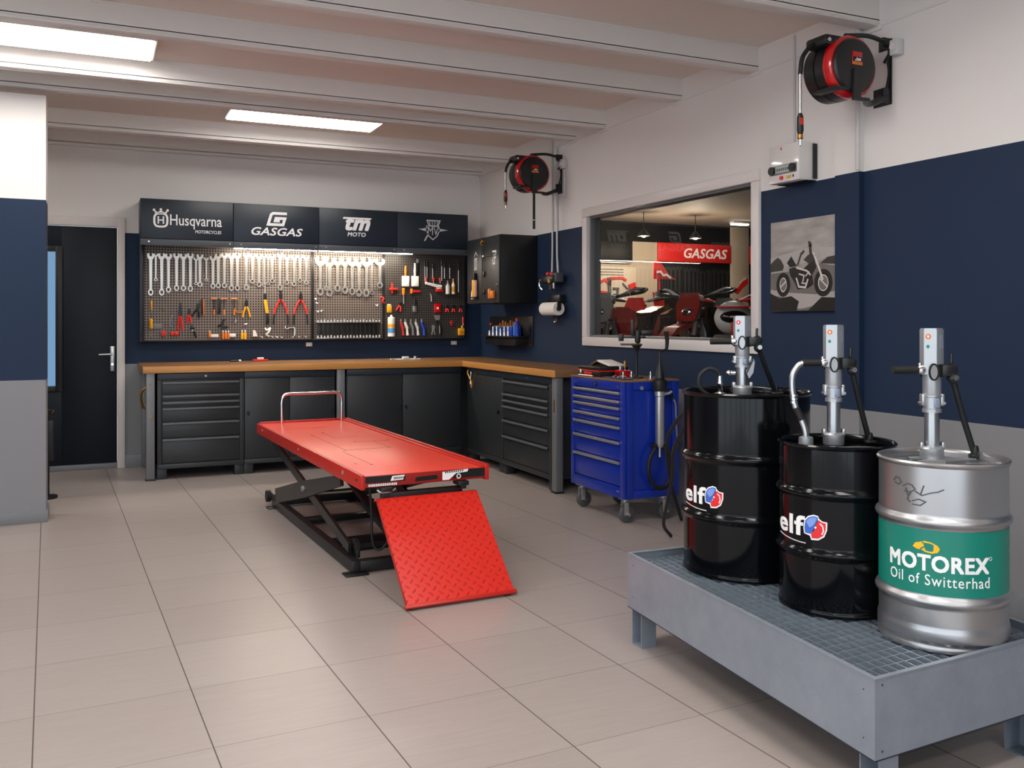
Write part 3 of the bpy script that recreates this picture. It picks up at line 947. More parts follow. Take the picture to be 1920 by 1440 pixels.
for i, x in enumerate((1.46, 1.56, 1.60, 1.64, 1.81, 1.877)):
    hang('peg_hook', f'little steel peg hook, {ORD[i]} along the lower rim from the puller', 'hook', x, 1.165, [('hook', MB().tube([(-0.012, -0.002, 0.02), (-0.004, -0.014, 0.008), (0.008, -0.018, 0.0), (0.014, -0.012, 0.012)], 0.0035, 6), M_CHROME)], 'steel peg hooks on the lower rim')
for i, (x, z) in enumerate(((1.985, 1.545), (1.995, 1.505), (2.0, 1.425), (2.03, 1.43), (2.594, 1.49), (1.985, 1.74))):
    hang('peg_hook', f'bare steel peg hook beside the large spanners, {ORD[i]} of six', 'hook', x, z, [('hook', MB().tube([(-0.016, -0.002, 0.0), (-0.004, -0.016, -0.012), (0.010, -0.016, 0.006), (0.018, -0.006, -0.004)], 0.0035, 6), M_CHROME)], 'bare peg hooks on the middle board')
for x, lab in ((1.92, 'white plug socket below the joint of two pegboards'), (3.437, 'white plug socket below the dark pegboard near the corner')):
    t = thing('plug_socket', lab, 'socket', (x, BW, 1.09), 0)
    MB().box((x - 0.03, BW - 0.03, 1.075), (x + 0.03, BW - 0.001, 1.115), 0.005).build('housing', M_WHITEPL, t)
    MB().cyl((x, BW - 0.028, 1.095), (x, BW - 0.04, 1.095), 0.010, seg=12).build('outlet', M_WHITE, t)

# dark board: brushes, drivers, blades, bottles
for x, zt, zb, gm, lab in ((2.888, 1.885, 1.676, M_ORANGE, 'flat white brush with an orange handle'), (2.989, 1.916, 1.678, M_PAPER, 'flat white brush with a pale handle')):
    hang('brush', lab + ' on the dark pegboard', 'brush', x, zb, [('bristle_block', MB().box((-0.037, -0.03, 0), (0.037, -0.002, 0.105), 0.005), M_PAPER), ('handle', MB().lathe([(0, 0.105), (0.010, 0.105), (0.013, 0.16), (0.008, zt - zb), (0, zt - zb)], (0, -0.014, 0), 12), gm)])
hang('black_brush', 'black narrow brush hanging behind the pale-handled brush', 'brush', 3.02, 1.80, [('handle', MB().box((-0.012, -0.012, 0), (0.012, -0.002, 0.15), 0.004), M_BLACKM), ('tip', MB().box((-0.016, -0.016, 0.12), (0.016, -0.002, 0.16), 0.004), M_POST)])
for i, (x, zt, zb) in enumerate(((3.098, 1.948, 1.736), (3.121, 1.943, 1.737), (3.183, 1.921, 1.738), (3.283, 1.959, 1.74), (3.313, 1.925, 1.764), (3.371, 1.927, 1.765), (3.468, 1.952, 1.627))):
    screwdriver('screwdriver', f'slim screwdriver with a dark handle, {ORD[i]} from the brushes on the dark pegboard', x, zt, zb, M_BLACK, 0.3, 0.008, grip_top=True, group='slim dark screwdrivers')
for i, x in enumerate((3.11, 3.19, 3.262)):
    screwdriver('stubby_screwdriver', f'red-topped stubby screwdriver, {ORD[i]} of three set in the white holder', x, 1.772, 1.715, M_REDP, 0.6, 0.014, group='stubby red screwdrivers')
hang('tool_holder', 'curved white tool holder below the slim screwdrivers', 'holder', 3.16, 1.674, [('holder', MB().prism([(-0.06, 0.055), (-0.06, 0.03), (0.07, -0.004), (0.12, 0.0), (0.12, 0.022), (0.06, 0.03)], FL, 0.002, 0.02), M_PAPER)])
bottle('spray_bottle', 'pale grey spray bottle standing on the dark pegboard shelf', 3.344, 1.745, 1.602, M_WHITEPL, M_POST, 0.023)
bottle('spray_bottle', 'white and orange oil bottle with a yellow spout next to the grey one', 3.406, 1.765, 1.603, M_PAPER, M_ORANGE, 0.019, lab_m=M_YEL)
hang('red_clamp', 'red squeeze clamp at the upper edge of the dark pegboard', 'clamp', 2.75, 1.606, [('bar', MB().box((-0.012, -0.02, 0.0), (0.006, -0.004, 0.10), 0.003), M_REDP), ('jaw', MB().box((-0.03, -0.028, 0.03), (0.055, -0.004, 0.052), 0.004), M_REDP)])
screwdriver('awl', 'stubby awl with an orange handle below the orange brush', 2.866, 1.659, 1.50, M_ORANGE, 0.45, 0.019)
hang('red_clamp', 'flat orange-red clamp lying below the pale-handled brush', 'clamp', 2.992, 1.604, [('bar', MB().box((-0.05, -0.018, 0.01), (0.055, -0.004, 0.035), 0.004), M_REDP), ('jaw', MB().box((-0.052, -0.03, 0.0), (-0.03, -0.004, 0.05), 0.004), M_ORANGE)])
shelf_block('tape_roll_box', 'small red and white box below the white holder', 'box', 3.252, 1.665, 1.625, 0.075, M_REDP, 0.03, [('lid', MB().box((-0.03, -0.036, 0.03), (0.02, -0.004, 0.042), 0.002), M_PAPER)])
kn = [(2.85, M_REDP, 'red and white'), (2.897, M_PAPER, 'pink and black'), (2.957, M_POST, 'brown-grey'), (3.01, M_WHITEPL, 'pale'), (3.074, M_BLUEP, 'blue')]
for i, (x, gm, w) in enumerate(kn):
    hang('utility_knife', f'utility knife with {w} curved handle, {ORD[i]} of the row of five', 'knife', x, 1.178, [('handle', MB().tube([(0.015, -0.014, 0.0), (0.012, -0.014, 0.06), (-0.008, -0.014, 0.115), (-0.012, -0.014, 0.135)], 0.015, 10, radii=(0.017, 0.012)), gm), ('blade', MB().box((-0.018, -0.014, 0.13), (-0.004, -0.010, 0.165), 0.001), M_TOOLST), ('cheek', MB().tube([(0.02, -0.02, 0.004), (0.018, -0.022, 0.07)], 0.009, 8, False), M_BLACK)], 'utility knives')
hang('sealant_tube', 'large white sealant tube with yellow and blue print at the dark board edge', 'tube', 2.731, 1.168, [('body', MB().lathe([(0, 0), (0.036, 0.0), (0.036, 0.19), (0.012, 0.2), (0.010, 0.218), (0, 0.218)], (0, -0.038, 0), 18), M_PAPER), ('band', MB().lathe([(0.0366, 0.09), (0.0366, 0.125)], (0, -0.038, 0), 18), M_YEL), ('print', MB().lathe([(0.0366, 0.035), (0.0366, 0.085)], (0, -0.038, 0), 18), M_LBLUE)])
shelf_block('grease_block', 'yellow block hanging above the white sealant tube', 'block', 2.716, 1.482, 1.409, 0.045, M_YEL, 0.03, [('cap', MB().box((-0.018, -0.028, 0.074), (0.018, -0.004, 0.084), 0.002), M_PAPER)])
pliers('thin dark red pliers hung slanting beside the yellow block', 2.813, 1.522, 1.421, M_REDP, 0.022, 0.3, rot=0.3)
hang('scraper', 'grey steel scraper with a black handle in the middle of the dark board', 'scraper', 2.989, 1.416, [('blade', MB().box((-0.02, -0.008, 0), (0.02, -0.002, 0.065), 0.002), M_TOOLST), ('handle', MB().lathe([(0, 0.06), (0.012, 0.062), (0.014, 0.10), (0.009, 0.14), (0, 0.14)], (0, -0.012, 0), 12), M_BLACK)])
hang('steel_hook_tool', 'bent steel hook tool between the two bottles and the scraper', 'hook tool', 3.167, 1.526, [('rod', MB().tube([(-0.014, -0.006, 0.085), (0.0, -0.006, 0.06), (0.004, -0.006, 0.0)], 0.006, 8), M_TOOLST)])
shelf_block('red_gauge', 'square red gauge with a white centre on the dark board', 'gauge', 3.234, 1.503, 1.411, 0.07, M_REDD, 0.018, [('dial', MB().cyl((0, -0.019, 0.045), (0, -0.024, 0.045), 0.012, seg=14), M_PAPER)])
for i, (x, w) in enumerate(((3.342, 'with a pale side'), (3.412, 'with a plain grip'), (3.493, 'with an orange tip'))):
    pliers(f'small red pliers {w}, {ORD[i]} after the square red gauge', x, 1.493, 1.412, M_REDP, 0.014, 0.35, group='small red pliers')
hang('filling_knife', 'pale filling knife above the black blade on the dark board', 'filling knife', 3.23, 1.30, [('blade', MB().prism([(-0.035, 0.085), (0.035, 0.085), (0.03, 0.035), (-0.01, 0.03)], FL, 0.002, 0.008), M_TOOLST), ('tang', MB().box((-0.008, -0.01, 0.0), (0.008, -0.002, 0.034), 0.002), M_BLACK)])
hang('trimming_knife', 'black trimming knife with a grey edge low on the dark board', 'knife', 3.262, 1.176, [('handle', MB().tube([(0, -0.012, 0), (0.004, -0.012, 0.07), (-0.01, -0.012, 0.12)], 0.014, 10), M_BLACK), ('edge', MB().tube([(-0.008, -0.024, 0.02), (-0.01, -0.024, 0.10)], 0.004, 6, False), M_STEEL)])
pliers('steel pliers with grey worn grips low on the dark board', 3.191, 1.285, 1.176, M_POST, 0.016, 0.35, jaw_m=M_TOOLST)
hang('red_valve_key', 'small red cross-shaped valve key', 'valve key', 3.393, 1.279, [('bar', MB().box((-0.008, -0.012, 0), (0.008, -0.002, 0.05), 0.003), M_REDP), ('cross', MB().box((-0.022, -0.012, 0.02), (0.022, -0.002, 0.034), 0.003), M_REDP)])
screwdriver('screwdriver', 'red-handled screwdriver above the yellow can near the corner', 3.518, 1.366, 1.275, M_REDP, 0.7, 0.012)
hang('oil_can', 'squat yellow oil can with a dark print at the board corner', 'oil can', 3.49, 1.174, [('body', MB().box((-0.032, -0.052, 0), (0.032, -0.006, 0.075), 0.008), M_YEL), ('neck', MB().cyl((0.012, -0.03, 0.075), (0.012, -0.03, 0.104), 0.010, seg=12), M_YEL), ('print', MB().box((-0.022, -0.0535, 0.02), (0.022, -0.0525, 0.045)), M_ORANGE)])
hang('peg_holder', 'orange-red holder clip between the large spanners and the red clamp', 'holder clip', 2.646, 1.504, [('clip', MB().tube([(-0.018, -0.01, 0.06), (0.012, -0.018, 0.05), (0.0, -0.018, 0.02), (0.02, -0.012, 0.0)], 0.009, 8), M_REDP)])

# ================================================================== WORKBENCH: worktop, posts, base cabinets
TOPZ = 0.945
F = lambda u, v, w: Vector((u, v, w))
t = thing('worktop', 'L-shaped beech worktop running along two walls above the dark cabinets', 'worktop', (0.38, 8.06, 0.89))
MB().prism([(0.375, 8.06), (3.20, 8.06), (3.20, 6.15), (RW - 0.002, 6.15), (RW - 0.002, BW - 0.002), (0.375, BW - 0.002)], F, 0.892, TOPZ).build('slab', M_WOOD, t)
m = MB()
m.box((0.373, 8.054, 0.890), (3.194, 8.0605, TOPZ + 0.0005), 0.002).box((3.194, 6.144, 0.890), (3.2005, 8.06, TOPZ + 0.0005), 0.002)
m.build('front_edge', M_WOODE, t)
MB().box((3.2005, 6.144, 0.890), (RW - 0.002, 6.1505, TOPZ + 0.0005), 0.002).build('end_edge', M_WOOD, t)
MB().box((0.369, 8.054, 0.890), (0.3755, BW - 0.004, TOPZ + 0.0005), 0.002).build('end_edge', M_WOOD, t)

def post(name, label, x0, y0, x1, y1, ring=True):
    t = thing(name, label, 'bench leg', ((x0 + x1) / 2, (y0 + y1) / 2, 0), 0, 'grey bench legs')
    MB().box((x0, y0, 0.012), (x1, y1, 0.890), 0.004).build('upright', M_POST, t)
    MB().box((x0 - 0.006, y0 - 0.006, 0), (x1 + 0.006, y1 + 0.006, 0.0125), 0.002).build('foot', M_BLACKM, t)
    return t
pp = post('bench_post', 'grey steel bench post at the door end of the worktop', 0.398, 8.064, 0.464, 8.12)
for z in (0.80, 0.53, 0.39):
    MB().cyl((0.431, 8.066, z), (0.431, 8.058, z), 0.009, seg=10).build('bolt', M_BRASS if z == 0.53 else M_POST, pp)
post('bench_post', 'grey steel bench post between the two pairs of cabinet doors', 1.992, 8.064, 2.063, 8.12)
pq = post('bench_post', 'grey steel bench post at the worktop end beside the blue cart', 3.215, 6.16, 3.275, 6.235)
MB().box((3.210, 6.185, 0.62), (3.2145, 6.197, 0.72), 0.001).build('slot', M_BRASS, pq)
t = thing('bench_end_frame', 'grey open end frame under the worktop by the door', 'end frame', (0.43, 8.5, 0))
m = MB().box((0.398, 8.82, 0), (0.464, 8.88, 0.889), 0.003)
m.build('rear_upright', M_POST, t)
MB().box((0.41, 8.121, 0.06), (0.44, 8.819, 0.12), 0.003).build('lower_rail', M_POST, t)
MB().box((0.445, 8.121, 0.12), (0.455, 8.819, 0.886)).build('side_panel', M_GREYRUB, t)
t = thing('brass_handle', 'brass handle hanging from the end frame of the bench by the door', 'handle', (0.40, 8.45, 0.62))
MB().box((0.433, 8.40, 0.61), (0.4445, 8.52, 0.78), 0.003).build('holder', M_BLACKM, t)
MB().tube([(0.420, 8.46, 0.75), (0.385, 8.46, 0.72), (0.375, 8.46, 0.66), (0.390, 8.46, 0.58), (0.420, 8.46, 0.56)], 0.011, 8).build('grip', M_BRASS, t)

def bench_box(name, label, cat, frm, W, place, doors=None, drawers=None, deep=0.6):
    """cabinet in its own frame: x along the front, y into the cabinet, front at y = 0"""
    t = thing(name, label, cat, frm, place)
    t['group'] = 'anthracite base cabinets'
    MB().box((0, 0.022, 0.088), (W, deep, 0.885), 0.003).build('carcass', M_CABD, t, world=False)
    MB().box((0, 0.0, 0.088), (W, 0.0215, 0.128), 0.002).build('bottom_rail', M_CABD, t, world=False)
    MB().box((0, 0.0, 0.83), (W, 0.0215, 0.885), 0.002).build('top_rail', M_CABN, t, world=False)
    for x in (0.0, W - 0.075):
        MB().box((x, 0.02, 0), (x + 0.075, 0.10, 0.0875), 0.002).build('foot', M_CABD, t, world=False)
    if drawers:
        for x in (0, W - 0.035):
            MB().box((x, 0.0, 0.1285), (x + 0.035, 0.0215, 0.8295), 0.002).build('side_stile', M_CABD, t, world=False)
        for a, b in zip(drawers, drawers[1:]):
            d = MB().box((0.038, 0.004, b + 0.006), (W - 0.038, 0.0215, a - 0.004), 0.003).build('drawer', M_CABDD, t, world=False)
            h = MB()
            h.box((0.04, -0.014, a - 0.010), (W - 0.04, 0.004, a - 0.005), 0.002)
            h.box((0.04, -0.014, a - 0.022), (W - 0.04, -0.011, a - 0.008), 0.001)
            h.build('drawer_handle', M_LIP, d, world=False)
        MB().cyl((W * 0.55, 0.0, 0.858), (W * 0.55, -0.006, 0.858), 0.009, seg=12).build('lock', M_STEEL, t, world=False)
    if doors:
        n = len(doors)
        for (a, b, kx) in doors:
            d = MB().box((a + 0.003, 0.0, 0.132), (b - 0.003, 0.0215, 0.827), 0.003).build('door', M_CABDD, t, world=False)
            m = MB()
            m.cyl((kx, 0.0, 0.53), (kx, -0.012, 0.53), 0.013, seg=14)
            m.box((kx - 0.006, -0.022, 0.505), (kx + 0.006, -0.012, 0.545), 0.003)
            m.build('turn_knob', M_BLACK, d, world=False)
    return t
dl = [0.818, 0.706, 0.652, 0.600, 0.478, 0.342, 0.128]
bench_box('drawer_cabinet', 'anthracite six-drawer cabinet next to the bench post by the door', 'cabinet', (0.485, 8.082, 0), 0.698, 0.0, drawers=dl)
bench_box('base_cabinet', 'anthracite two-door cabinet behind the chrome hoop of the red lift', 'cabinet', (1.187, 8.082, 0), 0.79, 0.0, doors=[(0.0, 0.385, 0.03), (0.385, 0.79, 0.76)])
bench_box('base_cabinet', 'anthracite two-door cabinet at the inside corner with paired black knobs', 'cabinet', (2.085, 8.082, 0), 1.105, 0.0, doors=[(0.0, 0.525, 0.495), (0.525, 1.105, 0.557)])
bench_box('base_cabinet', 'anthracite single-door cabinet on the window wall side of the corner', 'cabinet', (3.222, 7.99, 0), 0.775, -PI / 2, doors=[(0.0, 0.775, 0.735)], deep=0.5)
bench_box('drawer_cabinet', 'anthracite six-drawer cabinet beside the bench post near the blue cart', 'cabinet', (3.222, 7.21, 0), 0.95, -PI / 2, drawers=dl, deep=0.5)
t = thing('hook_cluster', 'twisted brass wire hooks hanging under the worktop at the inside corner', 'hooks', (3.21, 7.85, 0.8))
MB().tube([(3.205, 7.93, 0.86), (3.19, 7.90, 0.83), (3.20, 7.84, 0.76), (3.195, 7.82, 0.70), (3.20, 7.80, 0.74), (3.20, 7.78, 0.80), (3.195, 7.70, 0.85)], 0.006, 8).build('wire', M_BRASS, t)
MB().tube([(3.205, 7.86, 0.85), (3.20, 7.86, 0.74), (3.20, 7.83, 0.69)], 0.005, 8).build('chain', M_CHROME, t)

# small things left on the worktop
t = thing('small_red_clamp', 'small red and white clamp lying on the worktop under the spanners', 'clamp', (1.42, 8.75, TOPZ))
MB().box((1.36, 8.72, TOPZ), (1.50, 8.78, TOPZ + 0.018), 0.006).build('base', M_REDP, t)
MB().box((1.40, 8.73, TOPZ + 0.018), (1.46, 8.77, TOPZ + 0.036), 0.006).build('jaw', M_PAPER, t)
t = thing('marker_pen', 'dark pen with white ends lying on the worktop left of the red clamp', 'pen', (1.19, 8.7, TOPZ))
MB().cyl((1.15, 8.70, TOPZ + 0.009), (1.23, 8.74, TOPZ + 0.009), 0.008, seg=10).build('barrel', M_BLACK, t)
MB().cyl((1.23, 8.74, TOPZ + 0.009), (1.25, 8.75, TOPZ + 0.009), 0.0088, seg=10).build('cap', M_PAPER, t)
t = thing('caliper', 'white and steel caliper lying on the worktop below the socket rack', 'caliper', (2.74, 8.5, TOPZ))
MB().box((2.62, 8.47, TOPZ), (2.92, 8.50, TOPZ + 0.012), 0.002).build('beam', M_PAPER, t)
MB().prism([(2.62, 8.40), (2.66, 8.47), (2.62, 8.47)], F, TOPZ, TOPZ + 0.012).build('jaw', M_TOOLST, t)
MB().box((2.74, 8.46, TOPZ + 0.012), (2.80, 8.51, TOPZ + 0.032), 0.004).build('slider', M_PAPER, t)
MB().cyl((2.87, 8.485, TOPZ + 0.012), (2.87, 8.485, TOPZ + 0.034), 0.018, seg=14).build('dial', M_TOOLST, t)

# ================================================================== BLACK WALL CABINET WITH PERFORATED DOORS (window wall)
XC = 3.35
t = thing('wall_cabinet', 'black steel wall cabinet with two tool-hung doors in the room corner', 'wall cabinet', (XC, 7.92, 1.49))
MB().box((XC + 0.018, 7.537, 1.49), (RW - 0.002, 8.315, 2.115), 0.003).build('carcass', M_BLACKM, t)
D1 = MB().box((XC, 7.540, 1.493), (XC + 0.017, 7.942, 2.112), 0.003).build('door', M_CABDD, t)
D2 = MB().box((XC, 7.946, 1.493), (XC + 0.017, 8.312, 2.112), 0.003).build('door', M_CABDD, t)
MB().box((XC - 0.014, 7.86, 1.74), (XC, 7.90, 1.79), 0.004).build('handle', M_BLACK, D1)
MB().box((XC - 0.012, 7.86, 1.575), (XC, 7.90, 1.62), 0.003).build('latch', M_BLACK, D1)
MB().tube([(XC - 0.004, 7.49 + 0.05, 1.665), (XC - 0.02, 7.56, 1.65), (XC - 0.01, 7.575, 1.635)], 0.006, 8).build('wing_screw', M_CHROME, D1)
FR = lambda x0: (lambda u, v, w: Vector((x0 - w, -u, v)))       # u to the viewer's right along -y
Fd = FR(XC)
m = MB()
m.stroke([(-7.69, 1.965), (-7.61, 1.965), (-7.61, 1.91), (-7.65, 1.905), (-7.66, 1.93), (-7.64, 1.94)], 0.016, Fd)
m.stroke([(-7.675, 1.90), (-7.675, 1.85), (-7.635, 1.85), (-7.635, 1.895)], 0.012, Fd)
m.build('decal', M_LOGO, D1)
m = MB()
m.stroke([(-8.13, 1.945), (-8.09, 1.985), (-8.05, 1.95)], 0.012, Fd)
for k in range(6):
    m.stroke([(-8.135, 1.925 - 0.022 * k), (-8.05, 1.93 - 0.022 * k)], 0.008, Fd)
    m.stroke([(-8.12 + 0.012 * k, 1.925), (-8.128 + 0.012 * k, 1.81)], 0.006, Fd)
m.build('decal', M_LOGOG, D2)
def on_cabinet(name, label, cat, parts):
    t = thing(name, label, cat, (XC, 7.9, 1.6))
    for pn, mb_, mm in parts:
        mb_.build(pn, mm, t)
on_cabinet('door_hook', 'small brass coat hook at the top of the black wall cabinet', 'hook', [('hook', MB().tube([(XC, 7.86, 2.075), (XC - 0.03, 7.87, 2.07), (XC - 0.03, 7.89, 2.045), (XC - 0.012, 7.885, 2.035)], 0.008, 8), M_BRASS)])
on_cabinet('tool_bar', 'thin steel tool bar across the door of the black wall cabinet', 'tool bar', [('bar', MB().cyl((XC - 0.02, 7.895, 1.93), (XC - 0.02, 7.575, 1.93), 0.005, seg=8), M_STEEL), ('bracket', MB().box((XC - 0.026, 7.85, 1.92), (XC, 7.89, 1.95), 0.003), M_CHROME), ('end_bracket', MB().box((XC - 0.026, 7.575, 1.922), (XC, 7.59, 1.938), 0.002), M_CHROME)])
on_cabinet('scraper_set', 'yellow and pink handled scraper in a holder on the black wall cabinet', 'scraper', [('handle', MB().box((XC - 0.034, 8.07, 1.555), (XC - 0.006, 8.115, 1.72), 0.006), M_YEL), ('side_handle', MB().box((XC - 0.03, 8.035, 1.555), (XC - 0.006, 8.068, 1.715), 0.006), mat('pink_plastic', '#c99a86', 0.45)), ('cap', MB().box((XC - 0.03, 8.065, 1.72), (XC - 0.004, 8.105, 1.785), 0.004), M_BLACK), ('holder', MB().box((XC - 0.038, 8.02, 1.54), (XC - 0.0, 8.13, 1.556), 0.002), M_BLACKM)])
on_cabinet('white_scraper', 'white plastic scraper leaning beside the yellow one', 'scraper', [('blade', MB().prism([(-8.185, 1.535), (-8.145, 1.535), (-8.155, 1.60), (-8.165, 1.625), (-8.18, 1.60)], Fd, 0.003, 0.012), M_PAPER)])
for k, (y0, y1, z1) in enumerate(((7.70, 7.735, 1.615), (7.655, 7.69, 1.60), (7.62, 7.65, 1.595))):
    on_cabinet('orange_cartridge', f'orange cartridge in the clear pouch of the cabinet door, {ORD[k]} from the latch', 'cartridge', [('body', MB().box((XC - 0.030, y0, 1.53), (XC - 0.002, y1, z1), 0.005), M_ORANGE), ('cap', MB().box((XC - 0.026, y0 + 0.006, z1), (XC - 0.006, y1 - 0.006, z1 + 0.008), 0.002), M_YEL)])

# ================================================================== SMALL SHELF WITH SOCKETS AND BOTTLES (window wall)
t = thing('wall_shelf', 'small black steel wall shelf with a raised back plate under the black cabinet', 'shelf', (3.66, 8.1, 1.18))
MB().box((3.56, 7.70, 1.166), (RW - 0.004, 8.50, 1.180), 0.003).build('shelf_plate', M_BLACKM, t)
MB().box((RW - 0.012, 7.62, 1.085), (RW - 0.002, 8.62, 1.37), 0.003).build('back_plate', M_BLACKM, t)
MB().box((3.60, 7.74, 1.09), (RW - 0.013, 8.44, 1.165), 0.004).build('lower_tray', M_BLACKM, t)
def on_shelf(name, label, cat, parts, loc, group=None):
    t = thing(name, label, cat, loc, 0, group)
    for pn, mb_, mm in parts:
        mb_.build(pn, mm, t)
SZ = 1.1805
for k in range(11):
    y = 8.34 - 0.045 * k
    h = 0.05 + 0.02 * ((k * 5) % 3)
    on_shelf('socket_adapter', f'steel socket adapter on the wall shelf, {ORD[k]} from the room corner', 'socket', [('body', MB().lathe([(0, 0), (0.018, 0), (0.018, h * 0.55), (0.012, h * 0.6), (0.012, h), (0, h)], (3.60 + 0.02 * (k % 2), y, SZ), 12), M_CHROME)], (3.60, y, SZ), 'steel socket adapters on the wall shelf')
on_shelf('blue_tray', 'blue tray of bits behind the steel adapters on the wall shelf', 'tray', [('tray', MB().box((3.655, 7.84, SZ), (3.715, 8.36, SZ + 0.075), 0.004), M_BLUEP), ('rack', MB().box((3.65, 7.86, SZ + 0.075), (3.72, 8.34, SZ + 0.10), 0.003), M_POST)] + [('bit', MB().cyl((3.685, 7.90 + 0.06 * i, SZ + 0.1), (3.685, 7.90 + 0.06 * i, SZ + 0.125 + 0.012 * (i % 3)), 0.012, seg=10), M_BRASS if i % 3 else M_REDP) for i in range(7)], (3.685, 8.1, SZ))
on_shelf('blue_spray_can', 'tall blue spray can with a red cap on the wall shelf', 'spray can', [('can', MB().lathe([(0, 0), (0.028, 0), (0.028, 0.12), (0.016, 0.14), (0, 0.14)], (3.62, 7.735, SZ), 16), M_BLUEP), ('stripe', MB().box((3.588, 7.725, SZ + 0.01), (3.594, 7.745, SZ + 0.11)), M_LBLUE), ('cap', MB().lathe([(0, 0.14), (0.014, 0.14), (0.014, 0.17), (0, 0.17)], (3.62, 7.735, SZ), 12), M_REDP)], (3.62, 7.735, SZ))
on_shelf('blue_block', 'short blue plastic block beside the blue spray can', 'block', [('body', MB().box((3.585, 7.785, SZ), (3.635, 7.83, SZ + 0.085), 0.005), M_BLUEP), ('cap', MB().box((3.595, 7.795, SZ + 0.085), (3.625, 7.82, SZ + 0.094), 0.003), M_CHROME)], (3.61, 7.81, SZ))
on_shelf('red_knob_bottle', 'red-capped little bottle at the corner end of the wall shelf', 'bottle', [('body', MB().lathe([(0, 0), (0.016, 0), (0.016, 0.09), (0.008, 0.10), (0, 0.10)], (3.65, 8.42, SZ), 12), M_BLACK), ('cap', MB().lathe([(0, 0.10), (0.012, 0.10), (0.012, 0.125), (0, 0.125)], (3.65, 8.42, SZ), 12), M_REDP)], (3.65, 8.42, SZ))

# ================================================================== PAPER ROLL AND AIR REGULATOR
t = thing('paper_roll_holder', 'dark wall bracket carrying the white paper roll', 'holder', (RW, 7.1, 1.5))
MB().box((RW - 0.06, 6.99, 1.495), (RW - 0.002, 7.20, 1.555), 0.006).build('bracket', M_BLACKM, t)
for y in (6.955, 7.245):
    MB().box((RW - 0.10, y - 0.004, 1.42), (RW - 0.06, y + 0.004, 1.50), 0.003).build('arm', M_BLACKM, t)
    MB().box((RW - 0.08, min(y, 7.1) if y < 7.1 else 7.2, 1.49), (RW - 0.02, 6.99 if y < 7.1 else y, 1.505), 0.002).build('strut', M_BLACKM, t)
MB().cyl((RW - 0.08, 6.951, 1.43), (RW - 0.08, 7.249, 1.43), 0.010, seg=12).build('spindle', M_BLACKM, t)
t = thing('paper_roll', 'white paper wiping roll hung on the wall beside the showroom window', 'paper roll', (RW - 0.08, 7.1, 1.43))
MB().lathe([(0.0235, -0.137), (0.055, -0.137), (0.058, -0.133), (0.058, 0.133), (0.055, 0.137), (0.0235, 0.137), (0.0235, -0.137)], (0, 0, 0), 32, Matrix.Translation((RW - 0.08, 7.1, 1.43)) @ Matrix.Rotation(PI / 2, 4, 'X')).build('paper', M_PAPER, t)
MB().lathe([(0.012, -0.138), (0.0232, -0.138), (0.0232, 0.138), (0.012, 0.138), (0.012, -0.138)], (0, 0, 0), 24, Matrix.Translation((RW - 0.08, 7.1, 1.43)) @ Matrix.Rotation(PI / 2, 4, 'X')).build('core', M_GREYRUB, t)
t = thing('hanging_hook', 'twisted steel hook on a wire below the paper roll', 'hook', (RW - 0.05, 7.1, 1.33))
MB().tube([(RW - 0.045, 7.18, 1.39), (RW - 0.03, 7.13, 1.33), (RW - 0.045, 7.09, 1.30), (RW - 0.03, 7.07, 1.33), (RW - 0.04, 7.06, 1.38)], 0.003, 6).build('wire', M_BLACKM, t)
MB().tube([(RW - 0.045, 7.12, 1.335), (RW - 0.05, 7.095, 1.315), (RW - 0.04, 7.08, 1.33), (RW - 0.05, 7.07, 1.35)], 0.007, 8).build('hook', M_CHROME, t)
t = thing('air_regulator', 'black air regulator with red knobs on the wall above the paper roll', 'air regulator', (RW, 7.1, 1.68))
MB().box((RW - 0.13, 6.99, 1.655), (RW - 0.002, 7.22, 1.725), 0.014).build('body', M_BLACKM, t)
MB().box((RW - 0.11, 6.96, 1.66), (RW - 0.03, 7.05, 1.742), 0.012).build('gauge_block', M_GREYRUB, t)
MB().cyl((RW - 0.13, 7.02, 1.67), (RW - 0.15, 7.02, 1.67), 0.018, seg=16).build('gauge', M_BRASS, t)
for y in (7.10, 7.17):
    MB().lathe([(0, 0), (0.016, 0), (0.018, 0.02), (0.012, 0.032), (0, 0.032)], (RW - 0.08, y, 1.724), 14).build('knob', M_REDP, t)
MB().cyl((RW - 0.07, 7.13, 1.655), (RW - 0.07, 7.13, 1.60), 0.022, seg=14).build('filter_bowl', M_BLACK, t)
MB().tube([(RW - 0.10, 7.22, 1.70), (RW - 0.12, 7.255, 1.68), (RW - 0.12, 7.25, 1.63), (RW - 0.11, 7.22, 1.60)], 0.008, 8).build('hose_tail', M_CHROME, t)
MB().cyl((RW - 0.11, 7.0, 1.655), (RW - 0.11, 7.0, 1.605), 0.014, 0.010, seg=12).build('coupling', M_ALU, t)

def conduit(name, label, pts, r, m_, group=None, clips=()):
    t = thing(name, label, 'pipe', pts[-1], 0, group)
    MB().tube(pts, r, 8, False).build('pipe', m_, t)
    for p in clips:
        MB().box((p[0] - 0.010, p[1] - 0.013, p[2] - 0.006), (RW - 0.001, p[1] + 0.013, p[2] + 0.006), 0.002).build('clip', m_, t)
    return t
conduit('wall_pipe', 'thin white pipe down the wall to the regulator, the one nearer the corner', [(RW - 0.014, 7.225, 2.995), (RW - 0.014, 7.21, 2.0), (RW - 0.05, 7.15, 1.73)], 0.0085, M_WHITEPL, 'pipes to the regulator', [(RW - 0.014, 7.213, 2.2)])
conduit('wall_pipe', 'thin white pipe down the wall to the regulator, the one nearer the window', [(RW - 0.014, 7.13, 2.86), (RW - 0.014, 7.12, 1.90), (RW - 0.05, 7.035, 1.745)], 0.0095, M_WHITEPL, 'pipes to the regulator', [(RW - 0.014, 7.125, 2.2)])
